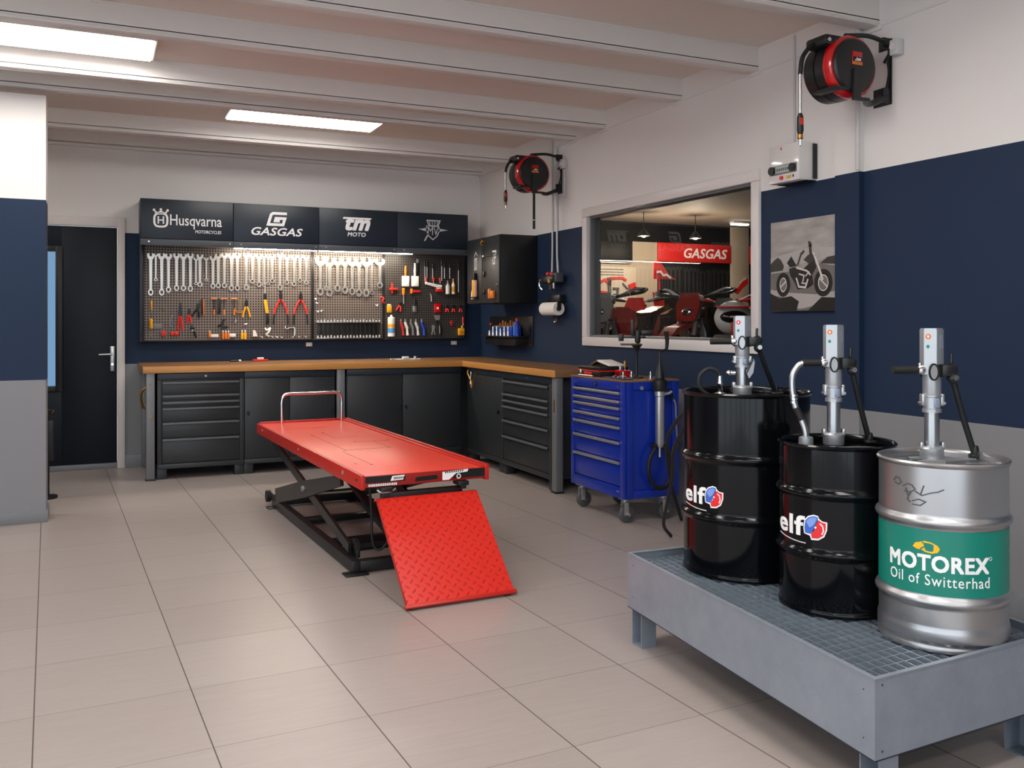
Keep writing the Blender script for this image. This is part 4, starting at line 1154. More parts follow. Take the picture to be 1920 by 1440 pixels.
conduit('wall_pipe', 'white pipe along the wall column below the big reel by the control box', [(RW - 0.050, 3.610, 2.995), (RW - 0.050, 3.610, 2.125)], 0.011, M_WHITEPL, None)
conduit('wall_pipe', 'short white pipe below the switch beside the far reel', [(RW - 0.012, 6.985, 2.64), (RW - 0.012, 6.985, 2.40)], 0.010, M_WHITEPL, None)
conduit('wall_pipe', 'thin white cable trunking rising beside the control box', [(RW - 0.010, 4.135, 2.995), (RW - 0.010, 4.135, 2.34)], 0.006, M_WHITEPL, None)

def switch(label, y, z):
    t = thing('wall_switch', label, 'switch', (RW, y, z), 0, 'reel wall switches')
    MB().box((RW - 0.05, y - 0.026, z - 0.040), (RW - 0.001, y + 0.026, z + 0.040), 0.006).build('housing', M_WHITEPL, t)
    MB().lathe([(0, 0), (0.017, 0), (0.017, 0.010), (0.010, 0.010), (0.010, 0.016), (0, 0.016)], (0, 0, 0), 20, Matrix.Translation((RW - 0.05, y, z)) @ Matrix.Rotation(-PI / 2, 4, 'Y')).build('knob', M_WHITE, t)
switch('pale grey wall switch with round knob right beside the big reel', 3.375, 2.715)
switch('pale grey wall switch right beside the far reel above the window', 6.985, 2.69)
MBX = MB

# ================================================================== HOSE REELS
def hose_reel(label, loc):
    """origin on the wall; drum axis along y, face toward -y"""
    t = thing('hose_reel', label, 'hose reel', loc, 0, 'hose reels')
    C = Vector((-0.292, 0, 0))
    RY = Matrix.Translation(C) @ Matrix.Rotation(PI / 2, 4, 'X')     # lathe z -> -y
    B = lambda prof, seg=48: MB().lathe(prof, (0, 0, 0), seg, RY)
    h = B([(0, -0.10), (0.135, -0.10), (0.150, -0.09), (0.154, -0.02), (0.148, -0.018), (0.148, -0.012), (0.154, -0.010), (0.154, 0.045), (0.145, 0.05), (0, 0.05)]).build('drum_housing', M_BLACKM, t, world=False)
    B([(0.10, 0.044), (0.152, 0.046), (0.158, 0.056), (0.158, 0.082), (0.148, 0.098), (0.12, 0.100), (0.10, 0.100)]).build('red_ring', M_REDD, t, world=False)
    f = B([(0, 0.095), (0.136, 0.095), (0.138, 0.104), (0.128, 0.116), (0.10, 0.120), (0, 0.121)]).build('face_disc', M_BLACKM, t, world=False)
    Ff = lambda u, v, w: Vector((C.x + u, -0.1215 - w, v))
    s = MB().box((C.x - 0.032, -0.1235, 0.0), (C.x + 0.034, -0.1205, 0.066), 0.004).build('sticker', M_REDD, t, world=False)
    MB().box((C.x - 0.032, -0.125, 0.0), (C.x + 0.034, -0.1236, 0.016), 0.0005).build('orange_band', M_ORANGE, s, world=False)
    MB().box((C.x - 0.028, -0.125, 0.017), (C.x + 0.030, -0.1236, 0.040), 0.0005).build('black_band', M_BLACK, s, world=False)
    m = MB()
    for k, (a, b) in enumerate(((-0.016, 0.020), (-0.006, 0.030), (0.004, 0.026), (0.014, 0.028))):
        m.box((C.x + a, -0.126, 0.020), (C.x + a + 0.007, -0.1251, 0.020 + (b - 0.014)), 0.0005)
    m.build('white_mark', M_LOGO, s, world=False)
    # wall plate and arms
    m = MB()
    m.box((-0.008, -0.075, -0.155), (-0.001, -0.048, 0.185), 0.003).box((-0.008, -0.048, -0.155), (-0.001, 0.045, -0.06), 0.003).box((-0.008, -0.048, 0.13), (-0.001, 0.01, 0.185), 0.003)
    m.build('wall_plate', M_BLACKM, t, world=False)
    m = MB()
    m.box((-0.06, -0.07, 0.13), (-0.008, -0.055, 0.185), 0.004).box((-0.06, -0.07, -0.15), (-0.008, -0.055, -0.075), 0.004)
    m.tube([(-0.05, -0.062, 0.165), (-0.16, -0.062, 0.178), (-0.30, -0.05, 0.165)], 0.012, 8)
    m.tube([(-0.03, -0.062, -0.12), (-0.14, -0.062, -0.165), (-0.20, -0.09, -0.170)], 0.016, 8)
    m.tube([(-0.018, -0.062, 0.06), (-0.012, -0.062, 0.0), (-0.03, -0.062, -0.08)], 0.006, 8)
    m.build('swivel_arm', M_BLACKM, t, world=False)
    m = MB()
    m.prism([(-0.318, -0.02), (-0.268, -0.02), (-0.275, -0.16), (-0.215, -0.16), (-0.215, -0.178), (-0.325, -0.178)], lambda u, v, w: Vector((u, -w, v)), 0.119, 0.132)
    m.build('front_strut', M_BLACKM, t, world=False)
    # roller outlet
    m = MB()
    m.box((-0.46, -0.085, 0.095), (-0.30, 0.06, 0.150), 0.016)
    o = m.build('hose_outlet', M_BLACKM, t, world=False)
    MB().cyl((-0.44, -0.085, 0.118), (-0.44, -0.092, 0.118), 0.010, seg=14).build('bolt', M_CHROME, o, world=False)
    m = MB().box((-0.43, -0.115, -0.128), (-0.30, 0.04, -0.110), 0.006, Matrix.Identity(4))
    m.build('lower_guard', M_BLACKM, t, world=False)
    return t
R1 = hose_reel('big black and red hose reel high on the wall above the control box', (RW, 3.50, 2.595))
R2 = dup(R1, (RW, 7.12, 2.598), label='black and red hose reel high on the wall, left of the showroom window')
def hose(t, pts, tip):
    MB().tube(pts, 0.0115, 10).build('hose', M_RUBBER, t, world=False)
    p = Vector(tip[0])
    a = MB().cyl(p, p + Vector((0, 0, -tip[1])), 0.0075, seg=12).build('steel_pipe', M_STEEL, t, world=False)
    q = p + Vector((0, 0, -tip[1]))
    n = MB().lathe([(0, 0), (0.009, 0), (0.016, -0.02), (0.017, -0.085), (0.012, -0.105), (0, -0.105)], q, 14).build('nozzle_grip', M_BLACK, t, world=False)
    MB().box((q.x - 0.012, q.y - 0.02, q.z - 0.06), (q.x + 0.005, q.y - 0.012, q.z - 0.025), 0.003).build('trigger', M_REDP, n, world=False)
    MB().lathe([(0, -0.105), (0.013, -0.105), (0.014, -0.125), (0.009, -0.13), (0, -0.13)], q, 14).build('brass_collar', M_BRASS, n, world=False)
    MB().lathe([(0, -0.13), (0.009, -0.13), (0.006, -0.16), (0, -0.165)], q, 14).build('nozzle_tip', M_CHROME, n, world=False)
hose(R1, [(-0.44, 0.0, 0.12), (-0.475, 0.0, 0.105), (-0.53, 0.0, 0.04), (-0.545, 0.0, -0.045)], ((-0.545, 0, -0.04), 0.20))
hose(R2, [(-0.44, 0.0, 0.12), (-0.475, 0.0, 0.10), (-0.505, 0.0, 0.05), (-0.515, 0.0, 0.005)], ((-0.515, 0, 0.012), 0.16))
MB().tube([(-0.262, -0.04, -0.14), (-0.262, -0.04, -0.30), (-0.262, -0.04, -0.475)], 0.0115, 10).build('feed_hose', M_RUBBER, R2, world=False)
MB().cyl((-0.262, -0.04, -0.395), (-0.262, -0.04, -0.402), 0.0135, seg=12).build('hose_ring', M_STEEL, R2, world=False)
for t_, y, dz in ((R1, -0.115, 0.12), (R2, -0.125, 0.092)):
    MB().tube([(-0.03, -0.05, 0.06), (-0.035, y * 0.8, dz - 0.02), (-0.04, y, dz)], 0.009, 8).build('switch_arm', M_BLACKM, t_, world=False)

# ================================================================== CONTROL BOX
t = thing('control_box', 'white wall control box with round dial, display and red button by the window', 'control box', (RW, 4.09, 2.12))
X0 = 3.612
MB().box((X0, 3.966, 2.122), (RW - 0.002, 4.217, 2.338), 0.006).build('housing', mat('box_white_gloss', '#d9d6d3', 0.12, coat=0.5), t)
MB().box((X0 + 0.05, 3.9655, 2.118), (RW - 0.004, 4.20, 2.1225), 0.002).build('underside', M_BLACKM, t)
p = MB().box((X0 - 0.006, 3.985, 2.170), (X0 + 0.001, 4.205, 2.222), 0.004).build('display_panel', M_POST, t)
MB().box((X0 - 0.0085, 4.035, 2.176), (X0 - 0.006, 4.155, 2.217), 0.001).build('display', mat('lcd_grey', '#a9b3ae', 0.3), p)
m = MB()
for k in range(6):
    m.box((X0 - 0.0095, 4.045 + 0.017 * k, 2.188), (X0 - 0.0085, 4.045 + 0.017 * k + 0.009, 2.204), 0.0003)
m.build('display_mark', M_GREYRUB, p)
for y in (4.18, 4.008):
    MB().cyl((X0 - 0.006, y, 2.196), (X0 - 0.02, y, 2.196), 0.024, seg=20).build('dial', M_BLACK, p)
MB().cyl((X0, 4.105, 2.148), (X0 - 0.012, 4.105, 2.148), 0.011, seg=16).build('red_button', M_REDP, t)
MB().box((X0 - 0.008, 4.03, 2.140), (X0, 4.062, 2.156), 0.003).build('yellow_button', M_YEL, t)
MB().box((X0 - 0.005, 4.108, 2.31), (X0, 4.114, 2.325), 0.001).build('red_lamp', M_REDP, t)
MB().box((X0 - 0.005, 4.008, 2.141), (X0, 4.014, 2.156), 0.001).build('black_mark', M_BLACK, t)
MB().box((RW - 0.03, 3.956, 2.13), (RW - 0.002, 3.9655, 2.33), 0.002).build('rear_cover', M_BLACKM, t)

# ================================================================== PICTURE OF A MOTORCYCLE (a print on a panel)
def poster():
    t = thing('picture_panel', 'black and white print of a parked motorcycle on the navy wall', 'picture', (RW, 4.06, 1.38))
    y0, y1, z0, z1 = 3.797, 4.325, 1.383, 1.913
    m = bpy.data.materials.new('print_sky')
    m.use_nodes = True
    nt, new, mt = nodes_of(m)
    b = nt.nodes['Principled BSDF']
    tc = new('ShaderNodeTexCoord')
    n = new('ShaderNodeTexNoise')
    n.inputs['Scale'].default_value = 7
    n.inputs['Detail'].default_value = 5
    mp = new('ShaderNodeMapping')
    mp.inputs['Scale'].default_value = (1, 0.7, 2.2)
    nt.links.new(tc.outputs['Object'], mp.inputs[0])
    nt.links.new(mp.outputs[0], n.inputs['Vector'])
    nt.links.new(mix_col(nt, new, n.outputs['Fac'], lin('#4d4947'), lin('#c2bbb7')), b.inputs['Base Color'])
    b.inputs['Roughness'].default_value = 0.4
    MB().box((RW - 0.022, y0, z0), (RW - 0.002, y1, z1), 0.002).build('panel', m, t)
    F = FR(RW - 0.0222)
    W, H = y1 - y0, z1 - z0
    q = lambda p: [(-y1 + a * W, z0 + b * H) for a, b in p]
    shades = {k: mat('print_' + k, c, 0.4) for k, c in (('black', '#181614'), ('dark', '#34302d'), ('mid', '#6d6764'), ('light', '#a8a19d'), ('pale', '#cfc8c4'))}
    def pic(name, sh, fn):
        mm = MB()
        fn(mm)
        mm.build(name, shades[sh], t)
    pic('print_sky_glow', 'light', lambda m: m.prism(q([(0, 0.46), (1, 0.56), (1, 0.66), (0.6, 0.68), (0, 0.60)]), F, 0, 0.0003))
    pic('print_ground', 'mid', lambda m: m.prism(q([(0, 0), (1, 0), (1, 0.46), (0.78, 0.50), (0.4, 0.44), (0, 0.42)]), F, 0.0002, 0.0006))
    pic('print_rock', 'dark', lambda m: m.prism(q([(0, 0.44), (0, 0.53), (0.06, 0.57), (0.12, 0.60), (0.17, 0.57), (0.22, 0.50), (0.2, 0.45)]), F, 0.0004, 0.0009))
    pic('print_rock', 'dark', lambda m: (m.prism(q([(0.78, 0.50), (0.88, 0.56), (1, 0.57), (1, 0.48)]), F, 0.0004, 0.0009)))
    pic('print_road', 'light', lambda m: m.prism(q([(0.0, 0.24), (0.3, 0.20), (0.72, 0.17), (1, 0.20), (1, 0.10), (0.5, 0.02), (0.45, 0.02), (0.3, 0.14), (0, 0.18)]), F, 0.0005, 0.0009))
    pic('print_shadow', 'black', lambda m: (m.prism(q([(0, 0), (0.42, 0), (0.46, 0.10), (0.34, 0.16), (0.15, 0.14), (0, 0.20)]), F, 0.0006, 0.0011), m.prism(q([(0.6, 0.0), (1, 0.0), (1, 0.13), (0.8, 0.14)]), F, 0.0006, 0.0011)))
    def wheel(m, cx, cy, rx, ry, w):
        m.stroke(q([(cx + rx * math.cos(a), cy + ry * math.sin(a)) for a in [2 * PI * i / 24 for i in range(24)]]), w, F, 0.0008, 0.0016, closed=True)
    pic('print_tyre', 'black', lambda m: wheel(m, 0.21, 0.29, 0.085, 0.108, 0.028))
    pic('print_tyre', 'black', lambda m: (wheel(m, 0.825, 0.29, 0.105, 0.118, 0.030)))
    pic('print_rim', 'pale', lambda m: (wheel(m, 0.21, 0.29, 0.058, 0.078, 0.010), wheel(m, 0.825, 0.29, 0.075, 0.088, 0.011), m.stroke(q([(0.16, 0.26), (0.26, 0.33)]), 0.008, F, 0.0008, 0.0015), m.stroke(q([(0.77, 0.34), (0.89, 0.24)]), 0.008, F, 0.0008, 0.0015)))
    pic('print_body', 'black', lambda m: (m.prism(q([(0.30, 0.46), (0.38, 0.48), (0.52, 0.45), (0.64, 0.52), (0.70, 0.54), (0.72, 0.46), (0.66, 0.38), (0.68, 0.28), (0.60, 0.24), (0.44, 0.23), (0.40, 0.30), (0.33, 0.38)]), F, 0.0009, 0.0018), m.prism(q([(0.27, 0.53), (0.34, 0.60), (0.40, 0.52), (0.44, 0.49), (0.32, 0.48)]), F, 0.0009, 0.0018)))
    pic('print_tank', 'dark', lambda m: m.prism(q([(0.53, 0.55), (0.60, 0.60), (0.68, 0.61), (0.72, 0.54), (0.62, 0.50)]), F, 0.0012, 0.0020))
    pic('print_fork', 'pale', lambda m: (m.stroke(q([(0.68, 0.62), (0.76, 0.46), (0.82, 0.32)]), 0.014, F, 0.0012, 0.0021), m.stroke(q([(0.42, 0.47), (0.58, 0.43), (0.64, 0.38)]), 0.010, F, 0.0012, 0.0022), m.stroke(q([(0.42, 0.36), (0.46, 0.26), (0.56, 0.25), (0.60, 0.34)]), 0.011, F, 0.0012, 0.0022)))
    pic('print_handlebar', 'dark', lambda m: (m.stroke(q([(0.63, 0.70), (0.64, 0.60)]), 0.020, F, 0.0012, 0.0021), m.stroke(q([(0.44, 0.50), (0.50, 0.63)]), 0.012, F, 0.0012, 0.0021), m.prism(q([(0.49, 0.62), (0.53, 0.66), (0.55, 0.64), (0.52, 0.61)]), F, 0.0012, 0.0021), m.prism(q([(0.61, 0.69), (0.60, 0.75), (0.64, 0.74), (0.66, 0.69)]), F, 0.0012, 0.0021)))
    pic('print_headlamp', 'light', lambda m: m.prism(q([(0.70, 0.58), (0.71, 0.64), (0.75, 0.65), (0.78, 0.60), (0.75, 0.56)]), F, 0.0013, 0.0022))
    pic('print_engine', 'pale', lambda m: (m.stroke(q([(0.46, 0.40), (0.54, 0.38), (0.52, 0.31)]), 0.008, F, 0.0014, 0.0023), m.stroke(q([(0.56, 0.37), (0.62, 0.42)]), 0.007, F, 0.0014, 0.0023), m.stroke(q([(0.50, 0.30), (0.58, 0.29)]), 0.007, F, 0.0014, 0.0023)))
    MB().box((RW - 0.021, y0 - 0.005, z0 - 0.006), (RW - 0.002, y0 - 0.0002, z1 + 0.003), 0.001).box((RW - 0.021, y0 - 0.005, z0 - 0.006), (RW - 0.002, y1, z0 - 0.0002), 0.001).build('panel_edge', M_BLACKM, t)
poster()

# ================================================================== RED MOTORCYCLE LIFT
LT = thing('motorcycle_lift', 'red motorcycle lift table on a black scissor frame with a sloping ramp', 'motorcycle lift', (1.21, 4.415, 0), math.radians(2.0))
DW, DL, DZ = 0.705, 2.60, 0.55
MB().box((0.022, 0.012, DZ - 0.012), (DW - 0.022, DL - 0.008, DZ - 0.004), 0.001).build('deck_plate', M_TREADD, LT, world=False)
MB().box((0, 0, DZ - 0.072), (0.022, DL, DZ + 0.001), 0.003).build('side_rail', M_RED, LT, world=False)
MB().box((DW - 0.022, 0, DZ - 0.072), (DW, DL, DZ + 0.012), 0.003).box((DW - 0.045, 0.012, DZ - 0.005), (DW - 0.022, DL, DZ + 0.004), 0.002).build('side_rail', M_RED, LT, world=False)
MB().box((0.022, DL - 0.008, DZ - 0.060), (DW - 0.022, DL, DZ + 0.012), 0.003).build('end_stop', M_RED, LT, world=False)
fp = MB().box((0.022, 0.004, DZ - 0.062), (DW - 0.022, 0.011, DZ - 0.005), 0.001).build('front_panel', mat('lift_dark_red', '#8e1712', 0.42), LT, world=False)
Ff = lambda u, v, w: Vector((u, 0.004 - w, v))
MB().box((0.024, 0.0025, DZ - 0.040), (0.235, 0.0039, DZ - 0.008)).build('black_sticker', M_BLACKM, fp, world=False)
MB().box((0.50, 0.0025, DZ - 0.050), (0.68, 0.0039, DZ - 0.008)).build('black_sticker', M_BLACKM, fp, world=False)
m = MB()
m.prism([(0.155, DZ - 0.036), (0.165, DZ - 0.012), (0.232, DZ - 0.010), (0.222, DZ - 0.034)], Ff, 0.0016, 0.0022)
m.prism([(0.438, DZ - 0.055), (0.438, DZ - 0.012), (0.585, DZ - 0.006), (0.58, DZ - 0.020), (0.515, DZ - 0.024), (0.475, DZ - 0.055)], Ff, 0.0016, 0.0022)
m.build('white_sticker', M_LOGO, fp, world=False)
m = MB()
for k in range(9):
    m.box((0.172 + 0.0065 * k, 0.0012, DZ - 0.030 + 0.0002 * k), (0.176 + 0.0065 * k, 0.0017, DZ - 0.018), 0)
m.build('sticker_lettering', M_BLACK, fp, world=False)
m = MB()
for k in range(9):
    m.box((0.452 + 0.012 * k, 0.0012, DZ - 0.020 + 0.0004 * k), (0.459 + 0.012 * k, 0.0017, DZ - 0.011 + 0.0003 * k), 0)
m.build('sticker_lettering', M_BLACK, fp, world=False)
m = MB()
for k in range(16):
    m.box((0.04 + 0.0095 * k, 0.0016, DZ - 0.058), (0.046 + 0.0095 * k, 0.0025, DZ - 0.046), 0)
m.build('white_print', M_LOGO, fp, world=False)
m = MB()
m.prism([(0.285, DZ - 0.044), (0.295, DZ - 0.050), (0.405, DZ - 0.046), (0.415, DZ - 0.036), (0.405, DZ - 0.024), (0.295, DZ - 0.028)], Ff, 0.0008, 0.0016)
m.build('grip_slot', M_BLACK, fp, world=False)
m = MB()
m.stroke([(0.53 + 0.010 * math.cos(a), DZ - 0.040 + 0.011 * math.sin(a)) for a in [2 * PI * i / 12 for i in range(12)]], 0.005, Ff, 0.0016, 0.0024, closed=True)
m.build('ring_mark', M_LOGO, fp, world=False)
for y, r in ((0.32, 0.012), (1.30, 0.008), (2.40, 0.008), (0.07, 0.006)):
    a = MB().cyl((0.002, y, DZ - 0.030), (-0.004, y, DZ - 0.030), r, seg=16).build('bolt', M_ALU if r > 0.007 else M_BLACKM, LT, world=False)
# seams of the removable deck hatch
m = MB()
for (a, b) in (((0.20, 0.95), (0.20, 1.75)), ((0.20, 0.95), (0.48, 0.95)), ((0.48, 0.95), (0.48, 1.28)), ((0.36, 1.28), (0.58, 1.28)), ((0.30, 1.55), (0.30, 1.85)), ((0.30, 1.55), (0.45, 1.55)), ((0.17, 0.35), (0.17, 0.90))):
    m.box((min(a[0], b[0]) - 0.0015, min(a[1], b[1]) - 0.0015, DZ - 0.0045), (max(a[0], b[0]) + 0.0015, max(a[1], b[1]) + 0.0015, DZ - 0.0034))
m.build('hatch_seam', mat('seam_dark_red', '#7a120d', 0.6), LT, world=False)
m = MB()
for x, y in ((0.20, 0.95), (0.48, 0.95), (0.36, 1.28), (0.20, 1.75), (0.58, 1.28), (0.17, 0.35), (0.10, 0.42), (0.30, 1.85)):
    m.cyl((x, y, DZ - 0.005), (x, y, DZ - 0.0028), 0.008, seg=10)
m.build('hatch_bolt', M_BLACKM, LT, world=False)
# hoop at the far end
MB().tube([(0.165, 2.50, DZ - 0.01), (0.165, 2.50, DZ + 0.10), (0.165, 2.50, DZ + 0.165), (0.178, 2.50, DZ + 0.205), (0.215, 2.50, DZ + 0.222), (0.40, 2.50, DZ + 0.222), (0.575, 2.50, DZ + 0.222), (0.612, 2.50, DZ + 0.205), (0.625, 2.50, DZ + 0.165), (0.625, 2.50, DZ + 0.10), (0.625, 2.50, DZ - 0.01)], 0.0115, 14, n=6).build('hoop_handle', M_CHROME, LT, world=False)
# base frame
for x in (0.022, 0.605):
    MB().box((x, 0.22, 0.010), (x + 0.045, 2.18, 0.070), 0.003).build('base_rail', M_BLACKM, LT, world=False)
for y in (0.22, 0.80, 1.45, 2.12):
    MB().box((0.067, y, 0.012), (0.605, y + 0.06, 0.066 if y in (0.22, 2.12) else 0.05), 0.003).build('cross_beam', M_BLACKM, LT, world=False)
for x, y in ((0.022, 0.20), (0.605, 0.20), (0.022, 2.10), (0.605, 2.10)):
    MB().box((x - 0.045, y - 0.02, 0.0), (x + 0.08, y + 0.06, 0.010), 0.003).build('foot_plate', M_BLACKM, LT, world=False)
for x in (0.0, 0.66):
    MB().cyl((x, 2.26, 0.062), (x + 0.03, 2.26, 0.062), 0.042, seg=24).build('roller', M_RUBBER, LT, world=False)
    MB().box((x + 0.03, 2.16, 0.035), (x + 0.045, 2.29, 0.085), 0.006).build('roller_bracket', M_BLACKM, LT, world=False)
MB().cyl((0.0, 2.26, 0.062), (0.69, 2.26, 0.062), 0.010, seg=12).build('roller_axle', M_BLACKM, LT, world=False)
# scissor arms: a = thin pair (near foot up to the far end), b = broad pair (far foot up to the near end)
def arm(x0, x1, p, q, w0, w1, wm, name='scissor_arm'):
    p, q = Vector(p), Vector(q)
    d = (q - p).normalized()
    n = Vector((-d.y, d.x))
    mid = (p + q) / 2
    poly = [p + n * w0 / 2, mid + n * wm / 2, q + n * w1 / 2, q - n * w1 / 2, mid - n * wm / 2, p - n * w0 / 2]
    return MB().prism([(a.x, a.y) for a in poly], lambda u, v, w: Vector((w, u, v)), x0, x1).build(name, M_BLACKM, LT, world=False)
for s in (0, 1):
    xa = (0.042, 0.060) if s == 0 else (0.612, 0.630)
    xb = (0.014, 0.034) if s == 0 else (0.638, 0.658)
    arm(*xa, (0.36, 0.105), (2.25, 0.455), 0.055, 0.055, 0.060)
    arm(*xb, (2.02, 0.105), (0.42, 0.462), 0.100, 0.060, 0.105)
    MB().cyl((xb[0] - 0.012 if s == 0 else xb[1] + 0.012, 1.22, 0.287), (xa[1] if s == 0 else xa[0], 1.22, 0.287), 0.018, seg=16).build('pivot_pin', M_ALUD, LT, world=False)
    MB().lathe([(0, 0), (0.05, 0), (0.05, 0.02), (0, 0.02)], (0, 0, 0), 20, Matrix.Translation((0.067 if s == 0 else 0.585, 0.34, 0.11)) @ Matrix.Rotation(PI / 2, 4, 'Y')).box((0.067 if s == 0 else 0.585, 0.29, 0.066), (0.087 if s == 0 else 0.605, 0.39, 0.11), 0.002).build('pivot_lug', M_BLACKM, LT, world=False)
MB().cyl((0.07, 0.36, 0.105), (0.60, 0.36, 0.105), 0.02, seg=14).build('pivot_shaft', M_BLACKM, LT, world=False)
MB().cyl((0.33, 0.40, 0.12), (0.33, 0.95, 0.22), 0.035, seg=18).cyl((0.33, 0.95, 0.22), (0.33, 1.35, 0.30), 0.018, seg=14).build('hydraulic_ram', M_BLACKM, LT, world=False)
MB().tube([(0.14, 0.30, 0.46), (0.145, 0.28, 0.30), (0.15, 0.27, 0.14), (0.19, 0.25, 0.11), (0.26, 0.25, 0.19)], 0.007, 8).build('hydraulic_hose', M_RUBBER, LT, world=False)
MB().box((0.12, 0.02, 0.40), (0.56, 0.07, 0.45), 0.004).build('deck_crossmember', M_BLACKM, LT, world=False)
for x in (0.10, 0.52):
    MB().box((x, -0.022, 0.462), (x + 0.06, 0.06, 0.485), 0.004).box((x + 0.015, -0.02, 0.445), (x + 0.045, 0.02, 0.475), 0.003).build('ramp_bracket', M_BLACKM, LT, world=False)
MB().tube([(0.08, -0.01, 0.475), (0.10, -0.016, 0.463), (0.15, -0.016, 0.463), (0.18, -0.005, 0.475)], 0.004, 8).build('ramp_latch', M_ALU, LT, world=False)
# ramp: a plate in its own frame, bent over at the top
ang = math.atan2(0.43, 0.455)
RL = math.hypot(0.43, 0.455)
ramp = MB()
prof = [(0.0, 0.0), (0.08, 0.0), (RL * 0.55, 0.0), (RL - 0.045, 0.0), (RL - 0.020, -0.006), (RL - 0.004, -0.020), (RL + 0.004, -0.042)]
ramp.prism([(a, b) for a, b in prof] + [(a - (0.006 if i > 3 else 0), b - 0.007) for i, (a, b) in list(enumerate(prof))[::-1]], lambda u, v, w: Vector((w, u, v)), 0.0, 0.545)
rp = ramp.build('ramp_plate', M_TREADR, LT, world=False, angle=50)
rp.location = (0.072, -0.475, 0.020)
rp.rotation_euler = (ang, 0, 0)
m = MB()
for x in (0.0, 0.537):
    m.box((x, 0.02, -0.024), (x + 0.008, RL - 0.02, -0.0005), 0.001)
m.build('ramp_flange', M_RED, rp, world=False)
MB().box((-0.012, -0.006, -0.012), (0.557, 0.012, 0.004), 0.003).build('ramp_lip', M_RED, rp, world=False)
for x in (0.075, 0.575):
    MB().cyl((x, -0.455, 0.014), (x + 0.03, -0.455, 0.014), 0.0138, seg=14).build('ramp_wheel', M_BLACK, LT, world=False)

# ================================================================== BLUE TOOL CART
CX0, CX1, CY0, CY1, CZ0, CZ1 = 3.112, 3.535, 5.02, 5.735, 0.166, 0.925
CT = thing('tool_cart', 'bright blue tool cart on castors with seven drawers by the bench end', 'tool cart', (CX0, CY0, 0))
MB().box((CX0 + 0.022, CY0 + 0.006, CZ0), (CX1, CY1, CZ1), 0.004).build('carcass', M_BLUE, CT)
m = MB()
m.box((CX0, CY0, CZ0), (CX0 + 0.0215, CY0 + 0.045, CZ1), 0.004).box((CX0, CY1 - 0.045, CZ0), (CX0 + 0.0215, CY1, CZ1), 0.004)
m.box((CX0, CY0 + 0.045, CZ0), (CX0 + 0.0215, CY1 - 0.045, 0.238), 0.003).box((CX0, CY0 + 0.045, 0.868), (CX0 + 0.0215, CY1 - 0.045, CZ1), 0.003)
m.build('front_frame', M_BLUE, CT)
m = MB()
m.box((CX0 + 0.022, CY0 - 0.006, CZ0), (CX0 + 0.07, CY0 + 0.006, CZ1), 0.003).box((CX1 - 0.05, CY0 - 0.006, CZ0), (CX1, CY0 + 0.006, CZ1), 0.003)
m.box((CX0 + 0.07, CY0 - 0.006, CZ0), (CX1 - 0.05, CY0 + 0.006, CZ0 + 0.05), 0.003).box((CX0 + 0.07, CY0 - 0.006, CZ1 - 0.05), (CX1 - 0.05, CY0 + 0.006, CZ1), 0.003)
m.build('side_frame', M_BLUE, CT)
dz = [0.862, 0.806, 0.762, 0.697, 0.636, 0.537, 0.408, 0.240]
for a, b in zip(dz, dz[1:]):
    d = MB().box((CX0 + 0.006, CY0 + 0.048, b + 0.004), (CX0 + 0.0215, CY1 - 0.048, a - 0.002), 0.003).build('drawer', M_BLUE, CT)
    MB().box((CX0 - 0.016, CY0 + 0.05, a - 0.022), (CX0 + 0.006, CY1 - 0.05, a - 0.004), 0.005).build('drawer_handle', M_ALU, d)
t = MB().cyl((CX0, 5.38, 0.895), (CX0 - 0.006, 5.38, 0.895), 0.015, seg=18).build('lock', M_BLACK, CT)
MB().cyl((CX0 - 0.006, 5.38, 0.895), (CX0 - 0.009, 5.38, 0.895), 0.008, seg=12).build('key_face', M_CHROME, t)
for y, z in ((5.10, 0.895), (5.085, 0.888), (5.67, 0.893), (5.10, 0.21), (5.08, 0.21)):
    MB().cyl((CX0, y, z), (CX0 - 0.004, y, z), 0.005, seg=8).build('screw', M_CHROME, CT)
MB().cyl((CX0 + 0.13, CY0 - 0.006, 0.885), (CX0 + 0.13, CY0 - 0.012, 0.885), 0.013, seg=16).build('side_lock', M_CHROME, CT)
MB().box((CX0 - 0.004, CY0 - 0.008, CZ1), (CX1 + 0.004, CY1 + 0.004, CZ1 + 0.013), 0.004).build('wood_top', M_WOOD, CT)
for x, y, s in ((CX0 + 0.055, CY0 + 0.07, 1), (CX0 + 0.055, CY1 - 0.07, 1), (CX1 - 0.07, CY0 + 0.07, 1), (CX1 - 0.07, CY1 - 0.07, 1)):
    c = MB().box((x - 0.035, y - 0.032, 0.155), (x + 0.035, y + 0.032, CZ0), 0.002).cyl((x, y, 0.14), (x, y, 0.156), 0.02, seg=14).build('castor', M_ALU, CT)
    MB().box((x - 0.02, y - 0.026, 0.052), (x + 0.014, y - 0.020, 0.142), 0.003).box((x - 0.02, y + 0.020, 0.052), (x + 0.014, y + 0.026, 0.142), 0.003).box((x - 0.02, y - 0.026, 0.134), (x + 0.014, y + 0.026, 0.142), 0.002).build('fork', M_ALU, c)
    MB().lathe([(0, -0.017), (0.044, -0.017), (0.054, -0.012), (0.056, 0.0), (0.054, 0.012), (0.044, 0.017), (0, 0.017)], (0, 0, 0), 28, Matrix.Translation((x + 0.012, y, 0.056)) @ Matrix.Rotation(PI / 2, 4, 'X')).build('wheel', M_GREYRUB, c)
    MB().cyl((x + 0.012, y - 0.030, 0.056), (x + 0.012, y + 0.030, 0.056), 0.012, seg=12).build('axle', M_CHROME, c)

